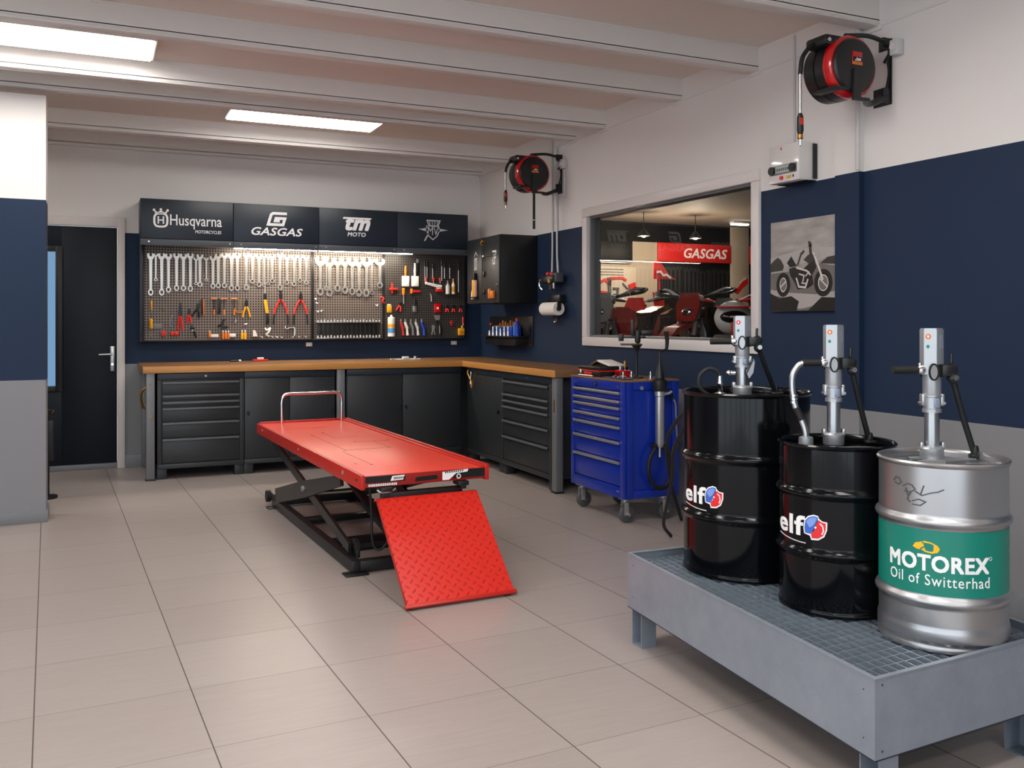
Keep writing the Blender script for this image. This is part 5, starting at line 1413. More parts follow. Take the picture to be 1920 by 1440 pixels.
# grease pump hung on the cart's near side, hose coiled below
gx, gy = CX0 + 0.245, CY0 - 0.046
t = thing('grease_gun', 'steel grease pump with black cap and coiled hose hung on the blue cart', 'grease pump', (gx, gy, 0.4))
MB().lathe([(0, 0.50), (0.020, 0.50), (0.029, 0.525), (0.029, 0.83), (0.034, 0.835), (0.034, 0.865), (0, 0.865)], (gx, gy, 0), 24).build('cylinder', M_ALU, t)
MB().lathe([(0, 0.865), (0.044, 0.865), (0.048, 0.875), (0.048, 0.935), (0.030, 0.950), (0, 0.95)], (gx, gy, 0), 24).build('cap', M_BLACKM, t)
MB().tube([(gx + 0.03, gy, 0.845), (gx + 0.065, gy - 0.01, 0.850), (gx + 0.085, gy - 0.01, 0.862)], 0.010, 8).build('side_lever', M_ALU, t)
MB().lathe([(0, 0.95), (0.032, 0.95), (0.026, 0.985), (0.014, 1.03), (0.009, 1.06), (0.007, 1.12), (0, 1.12)], (gx, gy, 0), 18).build('stem', M_BLACKM, t)
MB().cyl((gx, gy, 0.50), (gx, gy, 0.435), 0.009, seg=12).build('outlet', M_CHROME, t)
for s in (-1, 1):
    MB().box((gx + s * 0.05 - 0.05 * (s > 0), gy - 0.01, 0.50), (gx + s * 0.05 + 0.05 * (s < 0), CY0 - 0.006, 0.525), 0.006).build('clamp', M_BLACKM, t)
MB().tube([(gx + 0.005, gy, 0.50), (gx + 0.06, gy - 0.01, 0.48), (gx + 0.088, gy - 0.008, 0.40), (gx + 0.085, gy - 0.008, 0.31), (gx + 0.03, gy - 0.008, 0.235), (gx - 0.04, gy - 0.008, 0.245), (gx - 0.088, gy - 0.008, 0.33), (gx - 0.08, gy - 0.008, 0.43), (gx - 0.035, gy - 0.004, 0.495)], 0.012, 10).build('hose', M_RUBBER, t)
MB().tube([(gx + 0.07, gy - 0.02, 0.30), (gx + 0.02, gy - 0.022, 0.245), (gx - 0.05, gy - 0.022, 0.255), (gx - 0.085, gy - 0.02, 0.31)], 0.011, 10).build('hose_loop', M_RUBBER, t)
MB().tube([(gx, gy, 1.118), (gx + 0.035, gy, 1.132), (gx + 0.055, gy, 1.135)], 0.008, 8).build('crank', M_BLACKM, t)
MB().tube([(gx + 0.052, gy, 1.130), (gx + 0.058, gy, 1.19), (gx + 0.05, gy, 1.255)], 0.0, 8, radii=(0.010, 0.016)).build('crank_grip', M_RUBBER, t)
t = thing('air_lance', 'thin steel air lance standing at the far edge of the cart side', 'air lance', (gx + 0.13, gy, 0.5))
MB().tube([(gx + 0.115, gy + 0.03, 0.82), (gx + 0.135, gy + 0.02, 0.78), (gx + 0.14, gy + 0.02, 0.70), (gx + 0.15, gy + 0.02, 0.50)], 0.006, 8).build('tube', M_STEEL, t)
MB().box((gx + 0.105, gy + 0.02, 0.80), (gx + 0.125, CY0 - 0.006, 0.84), 0.003).build('clip', M_BLACKM, t)
MB().cyl((gx + 0.15, gy + 0.02, 0.50), (gx + 0.15, gy + 0.02, 0.47), 0.010, seg=10).build('nozzle', M_BLACKM, t)
# tall black stand on the cart
ZC = CZ1 + 0.013
sx_, sy_ = CX0 + 0.20, CY0 + 0.16
t = thing('filling_stand', 'black clamp stand with a tray and funnel rising from the cart top', 'clamp stand', (sx_, sy_, ZC))
MB().lathe([(0, 0), (0.045, 0), (0.045, 0.010), (0.012, 0.018), (0.009, 0.05), (0.008, 0.17), (0.022, 0.205), (0.040, 0.225), (0, 0.225)], (sx_, sy_, ZC), 24).build('funnel_post', M_BLACKM, t)
e1, e2 = Vector((0.908, -0.419, 0)), Vector((0.419, 0.908, 0))
O = Vector((sx_, sy_, ZC))
def bx(m, u0, u1, z0, z1, w=0.03, bev=0.005):
    M_ = Matrix(((e1.x, e2.x, 0, O.x), (e1.y, e2.y, 0, O.y), (0, 0, 1, O.z), (0, 0, 0, 1)))
    return m.box((u0, -w, z0), (u1, w, z1), bev, M_)
bx(MB(), -0.105, 0.030, 0.222, 0.234, 0.05).build('tray', mat('stand_brown', '#4a3a30', 0.45), t)
m = MB()
bx(m, -0.118, 0.060, 0.268, 0.283, 0.012)
bx(m, -0.120, -0.088, 0.250, 0.298, 0.02)
m.build('cross_bar', M_BLACKM, t)
m = MB()
bx(m, -0.012, 0.026, 0.234, 0.325, 0.022, 0.015)
m.build('holder_body', M_BLACK, t)
m = MB()
bx(m, 0.026, 0.112, 0.290, 0.322, 0.02, 0.010)
m.build('side_arm', M_BLACKM, t)
m = MB()
bx(m, -0.036, -0.018, 0.283, 0.395, 0.012)
m.build('upright', M_BLACKM, t)

# things lying on the cart
def cart_thing(name, label, cat, parts, loc, group=None):
    t = thing(name, label, cat, loc, 0, group)
    for pn, mb_, mm in parts:
        mb_.build(pn, mm, t)
    return t
cart_thing('drill_case', 'black and red tool case lying on the blue cart', 'tool case', [
    ('base', MB().box((CX0 + 0.03, CY0 + 0.36, ZC), (CX0 + 0.26, CY0 + 0.66, ZC + 0.036), 0.006), M_BLACK),
    ('red_rim', MB().box((CX0 + 0.026, CY0 + 0.356, ZC + 0.036), (CX0 + 0.264, CY0 + 0.664, ZC + 0.044), 0.002), M_REDP),
    ('lid', MB().box((CX0 + 0.03, CY0 + 0.36, ZC + 0.044), (CX0 + 0.26, CY0 + 0.66, ZC + 0.070), 0.006), M_BLACKM),
    ('handle', MB().box((CX0 + 0.018, CY0 + 0.46, ZC + 0.012), (CX0 + 0.03, CY0 + 0.56, ZC + 0.03), 0.004), M_REDP),
    ('latch', MB().box((CX0 + 0.022, CY0 + 0.61, ZC + 0.018), (CX0 + 0.03, CY0 + 0.625, ZC + 0.045), 0.002), M_PAPER)], (CX0 + 0.14, CY0 + 0.5, ZC))
cart_thing('manual', 'open white booklet lying tilted on the black and red case', 'booklet', [
    ('page', MB().box((-0.06, -0.085, 0.0), (0.06, 0.085, 0.012), 0.002, Matrix.Translation((CX0 + 0.15, CY0 + 0.42, ZC + 0.088)) @ Matrix.Rotation(0.16, 4, 'X')), M_PAPER),
    ('cover', MB().box((-0.062, -0.01, -0.004), (0.062, 0.09, 0.006), 0.002, Matrix.Translation((CX0 + 0.15, CY0 + 0.50, ZC + 0.103)) @ Matrix.Rotation(-0.32, 4, 'X')), M_BRASS)], (CX0 + 0.15, CY0 + 0.42, ZC + 0.07))
hold = cart_thing('driver_holder', 'red block of upright drivers standing on the blue cart', 'driver holder', [
    ('block', MB().box((CX0 + 0.13, CY0 + 0.215, ZC + 0.032), (CX0 + 0.19, CY0 + 0.335, ZC + 0.052), 0.003), M_REDD),
    ('leg', MB().box((CX0 + 0.135, CY0 + 0.22, ZC), (CX0 + 0.185, CY0 + 0.226, ZC + 0.032), 0.001), M_REDD), ('leg', MB().box((CX0 + 0.135, CY0 + 0.324, ZC), (CX0 + 0.185, CY0 + 0.33, ZC + 0.032), 0.001), M_REDD)], (CX0 + 0.16, CY0 + 0.27, ZC))
for k, (dy, hh, cm) in enumerate(((0.245, 0.115, M_BRASS), (0.275, 0.075, M_BLACK), (0.305, 0.08, M_STEEL))):
    cart_thing('driver_bit', f'slim driver standing in the red block on the cart, {ORD[k]} from the crank', 'driver', [('shaft', MB().cyl((CX0 + 0.16, CY0 + dy, ZC + 0.006), (CX0 + 0.16, CY0 + dy, ZC + hh * 0.6), 0.004, seg=8), M_STEEL), ('grip', MB().lathe([(0, hh * 0.6), (0.008, hh * 0.6), (0.009, hh * 0.9), (0.005, hh), (0, hh)], (CX0 + 0.16, CY0 + dy, ZC), 10), cm)], (CX0 + 0.16, CY0 + dy, ZC), 'drivers in the red block')
for k, (dx, dy, hh) in enumerate(((0.10, 0.17, 0.045), (0.14, 0.13, 0.05), (0.245, 0.06, 0.05))):
    cart_thing('socket_piece', f'small steel socket standing on the cart top, {ORD[k]} from its front edge', 'socket', [('body', MB().lathe([(0, 0), (0.012, 0), (0.012, hh * 0.5), (0.007, hh * 0.6), (0.007, hh), (0, hh)], (CX0 + dx, CY0 + dy, ZC), 12), M_CHROME)], (CX0 + dx, CY0 + dy, ZC), 'loose sockets on the cart')
cart_thing('tool_tray', 'flat grey-blue tray of small bits at the front corner of the cart top', 'tray', [
    ('tray', MB().box((CX0 + 0.02, CY0 + 0.03, ZC), (CX0 + 0.095, CY0 + 0.30, ZC + 0.010), 0.003), mat('tray_grey_blue', '#3b4458', 0.35))] +
    [('bit', MB().cyl((CX0 + 0.03 + 0.018 * (i % 3), CY0 + 0.06 + 0.02 * i, ZC + 0.015), (CX0 + 0.05 + 0.018 * (i % 3), CY0 + 0.075 + 0.02 * i, ZC + 0.015), 0.005, seg=8), M_CHROME) for i in range(9)], (CX0 + 0.06, CY0 + 0.16, ZC))
cart_thing('scriber', 'thin steel scriber lying in front of the tool case', 'scriber', [('body', MB().cyl((CX0 + 0.012, CY0 + 0.62, ZC + 0.006), (CX0 + 0.015, CY0 + 0.42, ZC + 0.006), 0.0055, seg=8), M_STEEL)], (CX0 + 0.014, CY0 + 0.52, ZC))

# ================================================================== SPILL PALLET
NL, NR, FR_, FL_ = Vector((1.880, 1.780, 0)), Vector((2.660, 1.815, 0)), Vector((2.740, 3.140, 0)), Vector((1.990, 3.180, 0))
def PQ(u, v):       # u across (room side to wall side), v along (near to far)
    return NL.lerp(NR, u).lerp(FL_.lerp(FR_, u), v)
def PF(u, v, w):
    p = PQ(u, v)
    return Vector((p.x, p.y, w))
SP = thing('spill_pallet', 'galvanised steel spill pallet with a grating carrying the three oil drums', 'spill pallet', (2.3, 2.5, 0))
PZ0, PZ1, GZ = 0.155, 0.370, 0.345
e = 0.006
def side(name, u0, u1, v0, v1):
    return MB().prism([(u0, v0), (u1, v0), (u1, v1), (u0, v1)], PF, PZ0, PZ1).build(name, M_GALV, SP)
side('long_side', 0, e, 0, 1)
side('long_side', 1 - e, 1, 0, 1)
side('short_side', e, 1 - e, 0, e / 2)
side('short_side', e, 1 - e, 1 - e / 2, 1)
MB().prism([(0, 0), (1, 0), (1, 1), (0, 1)], PF, PZ0 - 0.004, PZ0).build('sump_floor', M_PIT, SP)
m = MB()
for (u0, u1, v0, v1) in ((-0.004, 0.018, -0.002, 1.002), (0.982, 1.004, -0.002, 1.002), (0.018, 0.982, -0.002, 0.009), (0.018, 0.982, 0.991, 1.002)):
    m.prism([(u0, v0), (u1, v0), (u1, v1), (u0, v1)], PF, PZ1, PZ1 + 0.003)
m.build('rim', M_GALV, SP)
m = MB()
nu, nv = 21, 30
for i in range(nu + 1):
    u = 0.02 + 0.96 * i / nu
    m.prism([(u - 0.0024, 0.012), (u + 0.0024, 0.012), (u + 0.0024, 0.988), (u - 0.0024, 0.988)], PF, GZ - 0.024, GZ)
for j in range(nv + 1):
    v = 0.012 + 0.976 * j / nv
    m.prism([(0.02, v - 0.0013), (0.98, v - 0.0013), (0.98, v + 0.0013), (0.02, v + 0.0013)], PF, GZ - 0.022, GZ - 0.001)
m.build('grating', M_GRATE, SP)
m = MB()
for u, v in ((-0.0005, 0.03), (-0.0005, 0.97)):
    for z in (0.20, 0.33):
        p = PQ(u, v)
        m.cyl((p.x + 0.001, p.y, z), (p.x - 0.001, p.y, z), 0.0024, seg=8)
for u in (0.035, 0.95):
    for z in (0.175, 0.352):
        p = PQ(u, -0.0005)
        m.cyl((p.x, p.y + 0.001, z), (p.x, p.y - 0.001, z), 0.0034, seg=8)
m.build('rivet', M_GREYRUB, SP)
for u, v in ((0.10, 0.04), (0.90, 0.04), (0.07, 0.965), (0.90, 0.965)):
    p = PQ(u, v)
    x0, y0 = p.x - 0.035, p.y - 0.03
    m = MB()
    m.box((x0, y0, 0.004), (x0 + 0.07, y0 + 0.004, PZ0 - 0.004)).box((x0, y0 + 0.066, 0.004), (x0 + 0.07, y0 + 0.07, PZ0 - 0.004)).box((x0, y0, 0), (x0 + 0.07, y0 + 0.07, 0.004), 0.001).box((x0 + 0.066, y0 + 0.004, 0.004), (x0 + 0.07, y0 + 0.066, PZ0 - 0.004))
    m.build('leg', M_GALV, SP)

# ================================================================== DRUMS
def drum(label, cx, cy, r, z0, h, hoops, m_body, lid_m, bottom_hoop=False, group=None):
    t = thing('oil_drum', label, 'drum', (cx, cy, z0), 0, group)
    def hoop(z, d=0.011, w=0.017):
        return [(r, z - w - 0.006), (r, z - w - 0.003), (r + d * 0.12, z - w * 0.9), (r + d * 0.75, z - w * 0.5), (r + d, z - w * 0.12), (r + d, z + w * 0.12), (r + d * 0.75, z + w * 0.5), (r + d * 0.12, z + w * 0.9), (r, z + w + 0.003), (r, z + w + 0.006)]
    prof = [(0, 0.006), (r - 0.012, 0.006), (r - 0.004, 0.0), (r + 0.003, 0.004), (r + 0.004, 0.012), (r + 0.001, 0.018), (r, 0.021), (r, 0.026)]
    if bottom_hoop:
        prof += [(r + 0.003, 0.03), (r + 0.004, 0.034), (r + 0.004, 0.058), (r + 0.003, 0.064), (r, 0.074), (r, 0.078), (r, 0.082)]
    for z in hoops:
        prof += hoop(z - z0)
    prof += [(r, h - 0.018), (r, h - 0.014)]
    MB().lathe(prof, (cx, cy, z0), 96).build('body', m_body, t, angle=50)
    MB().lathe([(r - 0.001, h - 0.016), (r + 0.005, h - 0.012), (r + 0.007, h - 0.005), (r + 0.002, h), (r - 0.005, h - 0.003), (r - 0.008, h - 0.012), (r - 0.009, h - 0.026), (r - 0.02, h - 0.024)], (cx, cy, z0), 96).build('rim', m_body, t, angle=50)
    MB().lathe([(0, h - 0.024), (r * 0.7, h - 0.024), (r * 0.72, h - 0.026), (r - 0.018, h - 0.025)], (cx, cy, z0), 64).build('lid', lid_m, t)
    return t
def heading(cx, cy):
    return math.atan2(-cy, -cx)
D1c, D2c, D3c = (2.351, 2.880), (2.336, 2.383), (2.395, 2.000)
D1r, D2r, D3r = 0.243, 0.190, 0.183
D1 = drum('tallest black oil drum with an elf logo, beside the blue tool cart', *D1c, D1r, GZ, 0.703, (0.575, 0.800), M_DRUMB, M_DRUMB, group=None)
D2 = drum('smaller black oil drum with an elf logo, between the tall black and the silver drum', *D2c, D2r, GZ, 0.565, (0.550, 0.748), M_DRUMB, M_DRUMB, group=None)
D3 = drum('silver oil drum with a green MOTOREX label at the front of the spill pallet', *D3c, D3r, GZ, 0.558, (0.493, 0.727), M_DRUMS, mat('drum_lid_grey', '#77797c', 0.4, 0.6), bottom_hoop=True)

def elf(t, c, r, a0, z, k=1.0):
    """word mark and round emblem; a0 = arc angle of the left end from the camera heading"""
    F = on_drum(c[0], c[1], r + 0.0006, heading(*c))
    u0 = a0 * r
    MB().text('elf', (u0, z, u0 + 0.142 * k, z + 0.070 * k), F, 0.0, 0.0012, bold=0.022).build('lettering', M_LOGO, t)
    m = MB()
    n = 10
    pts = [(u0 + 0.145 * k * i / n, z - 0.010 * k - 0.012 * k * math.sin(PI * 0.5 * i / n)) for i in range(n + 1)]
    m.stroke(pts, 0.0035, F, 0, 0.001)
    m.build('underline', M_LOGOG, t)
    ex, ez, R = u0 + 0.178 * k, z + 0.036 * k, 0.037 * k
    out = [(-1.0, 0.1), (-0.92, 0.55), (-0.6, 0.9), (-0.1, 1.08), (0.28, 1.0), (0.36, 0.78), (0.62, 0.60), (1.02, 0.55), (1.0, -0.1), (0.78, -0.68), (0.3, -1.0), (-0.3, -1.05), (-0.42, -0.72), (-0.95, -0.60), (-1.02, -0.2)]
    P = lambda L, s=1.0: [(ex + R * a * s, ez + R * b * s) for a, b in L]
    MB().prism(P(out, 1.12), F, 0, 0.0006).build('emblem_outline', M_LOGO, t)
    MB().prism(P([(-1.0, 0.1), (-0.92, 0.55), (-0.6, 0.9), (-0.1, 1.08), (0.28, 1.0), (0.28, 0.70), (0.12, 0.45), (-0.02, 0.05), (-0.35, -0.62), (-0.95, -0.60), (-1.02, -0.2)]), F, 0.0006, 0.0012).build('emblem_blue', M_ELFB, t)
    MB().prism(P([(-0.86, 0.45), (-0.55, 0.82), (-0.1, 0.98), (0.2, 0.90), (0.05, 0.5), (-0.15, 0.2), (-0.5, -0.05)]), F, 0.0012, 0.0015).build('emblem_light', M_ELFBL, t)
    MB().prism(P([(0.36, 0.74), (0.62, 0.58), (1.0, 0.52), (0.98, -0.1), (0.76, -0.66), (0.3, -0.96), (-0.28, -1.0), (-0.36, -0.66), (-0.10, -0.30), (0.06, -0.02), (0.10, 0.35)]), F, 0.0006, 0.0012).build('emblem_red', M_ELFR, t)
    m = MB()
    m.stroke(P([(0.45, 0.45), (0.72, 0.25), (0.80, -0.2), (0.66, -0.55)]), 0.004 * k, F, 0.0012, 0.0016)
    m.prism(P([(-0.05, 0.04), (0.10, 0.16), (0.18, 0.02), (0.02, -0.10)]), F, 0.0012, 0.0016)
    m.build('emblem_line', M_LOGO, t)
elf(D1, D1c, D1r, math.radians(-69), 0.622, 0.95)
elf(D2, D2c, D2r, math.radians(-72), 0.604, 0.96)

# MOTOREX label
F3 = on_drum(D3c[0], D3c[1], D3r, heading(*D3c))
MB().lathe([(D3r + 0.0008, 0.514), (D3r + 0.0008, 0.706)], (D3c[0], D3c[1], 0), 96).build('green_label', M_GREEN, D3)
F3 = on_drum(D3c[0], D3c[1], D3r + 0.0010, heading(*D3c))
MB().text('MOTOREX', (-0.164, 0.584, 0.134, 0.633), F3, 0, 0.0010, bold=0.030).build('lettering', M_LOGO, D3)
MB().text('Oil of Switterhad', (-0.162, 0.543, 0.136, 0.575), F3, 0, 0.0009, bold=0.002, spacing=1.12).build('small_lettering', M_LOGO, D3)
m = MB()
m.stroke([(0.140 + 0.005 * math.cos(a), 0.628 + 0.005 * math.sin(a)) for a in [2 * PI * i / 12 for i in range(12)]], 0.0014, F3, 0, 0.0008, closed=True)
m.build('trade_mark', M_LOGO, D3)
m = MB()
bl = [(-0.082, 0.652), (-0.074, 0.664), (-0.062, 0.667), (-0.048, 0.672), (-0.030, 0.670), (-0.012, 0.662), (-0.006, 0.652), (-0.012, 0.642), (-0.028, 0.637), (-0.046, 0.640), (-0.058, 0.646), (-0.070, 0.646)]
m.prism(bl, F3, 0, 0.0009)
m.build('yellow_emblem', M_YELL, D3)
m = MB()
m.stroke([(-0.055, 0.668), (-0.040, 0.660), (-0.052, 0.653), (-0.060, 0.647)], 0.004, F3, 0.0009, 0.0013)
m.build('emblem_line', M_GREEN, D3)
m = MB()
for pts in ([(-0.150, 0.838), (-0.140, 0.850), (-0.128, 0.848), (-0.120, 0.836), (-0.130, 0.828), (-0.145, 0.834)], [(-0.115, 0.825), (-0.10, 0.835), (-0.085, 0.832), (-0.075, 0.820), (-0.088, 0.812), (-0.11, 0.812)],
            [(-0.09, 0.81), (-0.10, 0.79), (-0.09, 0.78)], [(-0.075, 0.815), (-0.055, 0.805), (-0.03, 0.815), (-0.01, 0.82), (0.005, 0.828)], [(-0.085, 0.785), (-0.065, 0.793), (-0.045, 0.787), (-0.06, 0.775), (-0.085, 0.776)], [(-0.06, 0.805), (-0.05, 0.835)], [(-0.105, 0.822), (-0.098, 0.80)]):
    m.stroke(pts, 0.0035, F3, 0, 0.0009)
m.build('engraved_mark', M_GREYRUB, D3)

# ================================================================== DRUM PUMPS
def pump(label, x, y, z0, dz, k, with_pipe=None):
    """k scales the head; local x to the viewer's right"""
    rz = -YAW
    t = thing('drum_pump', label, 'drum pump', (x, y, z0), rz, None)
    B = lambda n, mb_, mm, par=None: mb_.build(n, mm, par or t, world=False)
    H = dz                              # total height
    zc = H * 0.68                       # handle level
    # base flange and riser
    B('base_flange', MB().lathe([(0, 0), (0.034, 0), (0.036, 0.004), (0.036, 0.036), (0.030, 0.042), (0.024, 0.044), (0, 0.044)], (0, 0, 0), 28), M_ALUD)
    B('riser_tube', MB().cyl((0, 0, 0.04), (0, 0, H * 0.42), 0.0225, seg=28), M_STEEL)
    c = B('collar', MB().lathe([(0.0, H * 0.36), (0.029, H * 0.36), (0.029, H * 0.385), (0.026, H * 0.39), (0.0265, H * 0.475), (0.030, H * 0.48), (0.030, H * 0.49), (0, H * 0.49)], (0, 0, 0), 28), M_ALUD)
    for s in (-1, 1):
        B('clip', MB().box((s * 0.030 - 0.006, -0.012, H * 0.41), (s * 0.030 + 0.006, 0.012, H * 0.50), 0.003).cyl((s * 0.034, -0.014, H * 0.43), (s * 0.034, 0.014, H * 0.43), 0.005, seg=10), M_ALU, c)
        B('base_clip', MB().box((s * 0.034 - 0.006, -0.010, 0.032), (s * 0.034 + 0.006, 0.010, 0.056), 0.003), M_ALU)
    B('window_plate', MB().box((-0.006, -0.0285, H * 0.40), (0.012, -0.024, H * 0.47), 0.001), mat('plate_bluegrey', '#8f9bb0', 0.3, 0.3), c)
    # lower barrel and octagonal head (an edge towards the viewer)
    B('barrel', MB().lathe([(0, H * 0.485), (0.026, H * 0.485), (0.028, H * 0.50), (0.028, zc - 0.006), (0, zc - 0.006)], (0, 0, 0), 28), M_ALUD)
    w = 0.031
    oc = [(-w, -w * 0.40), (-w * 0.02, -w * 1.0), (w * 0.12, -w * 1.0), (w, -w * 0.48), (w, w * 0.6), (w * 0.5, w), (-w * 0.5, w), (-w, w * 0.6)]
    hd = MB().prism(oc, lambda u, v, q: Vector((u, v, q)), zc - 0.012, H - 0.004)
    hd.prism([(a * 0.94, b * 0.94) for a, b in oc], lambda u, v, q: Vector((u, v, q)), H - 0.004, H)
    head = B('head', hd, M_ALUD)
    # face of the head: from (-w,-.4w) to (-.02w,-w)
    pL, pR = Vector((-w, -w * 0.40, 0)), Vector((-w * 0.02, -w, 0))
    d = (pR - pL).normalized()
    nn = Vector((d.y, -d.x, 0))
    Fh = lambda u, v, q: pL + d * u + nn * q + Vector((0, 0, v))
    m = MB().prism([(0.013 + 0.0085 * math.cos(a), H - 0.026 + 0.0085 * math.sin(a)) for a in [2 * PI * i / 16 for i in range(16)]], Fh, 0, 0.0015)
    B('red_badge', m, M_ORANGE if k else M_REDP, head)
    m = MB().prism([(0.013 + 0.003 * math.cos(a), H - 0.026 + 0.004 * math.sin(a)) for a in [2 * PI * i / 10 for i in range(10)]], Fh, 0.0015, 0.0022)
    B('badge_mark', m, M_LOGO, head)
    m = MB().prism([(0.012 + 0.005 * math.cos(a), H - 0.058 + 0.006 * math.sin(a)) for a in [2 * PI * i / 10 for i in range(10)]], Fh, 0, 0.0012)
    B('green_badge', m, M_GREEN, head)
    qL, qR = Vector((w * 0.12, -w, 0)), Vector((w, -w * 0.48, 0))
    d2 = (qR - qL).normalized()
    n2 = Vector((d2.y, -d2.x, 0))
    Fr = lambda u, v, q: qL + d2 * u + n2 * q + Vector((0, 0, v))
    m = MB()
    m.stroke([(0.014, H - 0.032), (0.020, H - 0.022), (0.024, H - 0.030), (0.024, H - 0.062), (0.014, H - 0.062), (0.014, H - 0.032)], 0.002, Fr, 0, 0.0008)
    B('sight_frame', m, mat('plate_bluegrey', '#8f9bb0'), head)
    # clamp with oval window, black lever housing
    m = MB()
    m.lathe([(0.0, zc - 0.020), (0.0335, zc - 0.020), (0.0345, zc - 0.014), (0.0345, zc + 0.014), (0.0335, zc + 0.020), (0.0, zc + 0.020)], (0, 0, 0), 28, a0=-PI * 0.45, a1=PI * 0.9)
    m.box((0.018, -0.034, zc - 0.018), (0.058, 0.010, zc + 0.018), 0.006)
    B('clamp_band', m, M_BLACKM)
    m = MB()
    Fo = lambda u, v, q: Vector((u - 0.010, -0.0335 - q, v + zc - 0.004))
    m.stroke([(0.014 * math.cos(a), 0.025 * math.sin(a)) for a in [2 * PI * i / 20 for i in range(20)]], 0.005, Fo, 0, 0.005, closed=True)
    o = B('oval_ring', m, M_BLACK)
    B('oval_window', MB().prism([(0.0115 * math.cos(a), 0.0225 * math.sin(a)) for a in [2 * PI * i / 20 for i in range(20)]], Fo, 0, 0.003), M_ALU, o)
    lv = B('lever_housing', MB().ball((0.056, -0.012, zc + 0.002), 0.020, (1, 1, 1.1)).ball((0.060, -0.016, zc - 0.024), 0.019).box((0.046, -0.026, zc - 0.024), (0.072, 0.004, zc + 0.004), 0.006), M_BLACKM)
    B('lever_screw', MB().cyl((0.060, -0.030, zc - 0.022), (0.060, -0.038, zc - 0.022), 0.009, seg=14), M_CHROME, lv)
    B('lock_lever', MB().tube([(0.056, -0.018, zc + 0.014), (0.052, -0.02, zc + 0.03), (0.054, -0.016, zc + 0.052)], 0.005, 8), M_BLACKM, lv)
    B('side_handle', MB().cyl((-0.048, -0.006, zc + 0.001), (-0.128 if not with_pipe else -0.112, -0.006, zc + 0.001), 0.0125, seg=18), M_RUBBER)
    B('handle_mount', MB().lathe([(0, 0), (0.011, 0), (0.016, 0.006), (0.016, 0.014), (0.010, 0.022), (0, 0.022)], (0, 0, 0), 16, Matrix.Translation((-0.026, -0.006, zc + 0.001)) @ Matrix.Rotation(-PI / 2, 4, 'Y')).box((-0.046, -0.012, zc + 0.008), (-0.036, 0.0, zc + 0.024), 0.003), M_CHROME)
    return t, zc
P1, z1 = pump('drum pump on the tall black drum, its top against the showroom window', 2.338, 2.886, 1.0235, 0.3185, 0)
P2, z2 = pump('drum pump on the smaller black drum, joined to a curved steel delivery pipe', 2.37, 2.43, 0.8865, 0.4215, 1, True)
P3, z3 = pump('drum pump on the silver drum with a slanting black rod to the lid', 2.433, 2.071, 0.8795, 0.4185, 1)
def rod(t, z, foot, pad):
    MB().tube([(0.062, -0.012, z - 0.03), ((0.062 + foot[0]) / 2, foot[1] / 2, (z - 0.03 + foot[2]) / 2), foot], 0.0095, 12, False).build('pump_rod', M_BLACKM, t, world=False)
    MB().lathe([(0, 0), (0.012, 0), (0.013, 0.02), (0.010, 0.03), (0, 0.03)], foot, 12).build('rod_end', M_BLACKM, t, world=False)
    if pad:
        MB().box((foot[0] - 0.016, foot[1] - 0.012, 0.0005), (foot[0] + 0.03, foot[1] + 0.012, foot[2] + 0.004), 0.003).build('rod_foot', M_BLACKM, t, world=False)
rod(P1, z1, (0.150, 0.06, 0.008), True)
rod(P2, z2, (0.136, 0.025, 0.008), True)
rod(P3, z3, (0.142, 0.01, 0.012), True)
# lifting latch on the first pump
MB().prism([(0.006, 0.10), (0.036, 0.150), (0.040, 0.135), (0.034, 0.095), (0.018, 0.072)], lambda u, v, w: Vector((u, -0.030 - w, v)), 0, 0.006).build('latch_plate', M_ALUD, P1, world=False)
MB().tube([(0.008, -0.038, 0.095), (0.033, -0.038, 0.148)], 0.003, 8, False).build('latch_rod', M_BLACKM, P1, world=False)
MB().cyl((-0.055, -0.006, 0.092), (-0.030, -0.006, 0.092), 0.008, seg=12).ball((-0.055, -0.006, 0.092), 0.011).build('side_knob', M_CHROME, P1, world=False)
# delivery pipe of the second pump
MB().tube([(-0.110, -0.006, z2), (-0.130, -0.008, z2 - 0.012), (-0.148, -0.012, z2 - 0.045), (-0.150, -0.016, z2 - 0.095), (-0.142, -0.022, z2 - 0.15), (-0.122, -0.03, z2 - 0.20), (-0.112, -0.036, z2 - 0.235), (-0.110, -0.038, 0.02)], 0.0105, 14).build('delivery_pipe', M_STEEL, P2, world=False)
MB().tube([(-0.1395, -0.023, z2 - 0.155), (-0.122, -0.030, z2 - 0.198)], 0.0122, 14, False).build('rubber_sleeve', M_RUBBER, P2, world=False)
for dz_ in (-0.112, -0.124, -0.136):
    MB().lathe([(0.010, -0.003), (0.0135, -0.003), (0.0135, 0.003), (0.010, 0.003)], (-0.1465, -0.019, z2 + dz_), 18).build('pipe_ring', M_CHROME, P2, world=False)
MB().lathe([(0, 0.0), (0.025, 0.0), (0.024, 0.030), (0.014, 0.034), (0, 0.034)], (-0.110, -0.038, 0.0), 22).build('pipe_base', M_ALUD, P2, world=False)
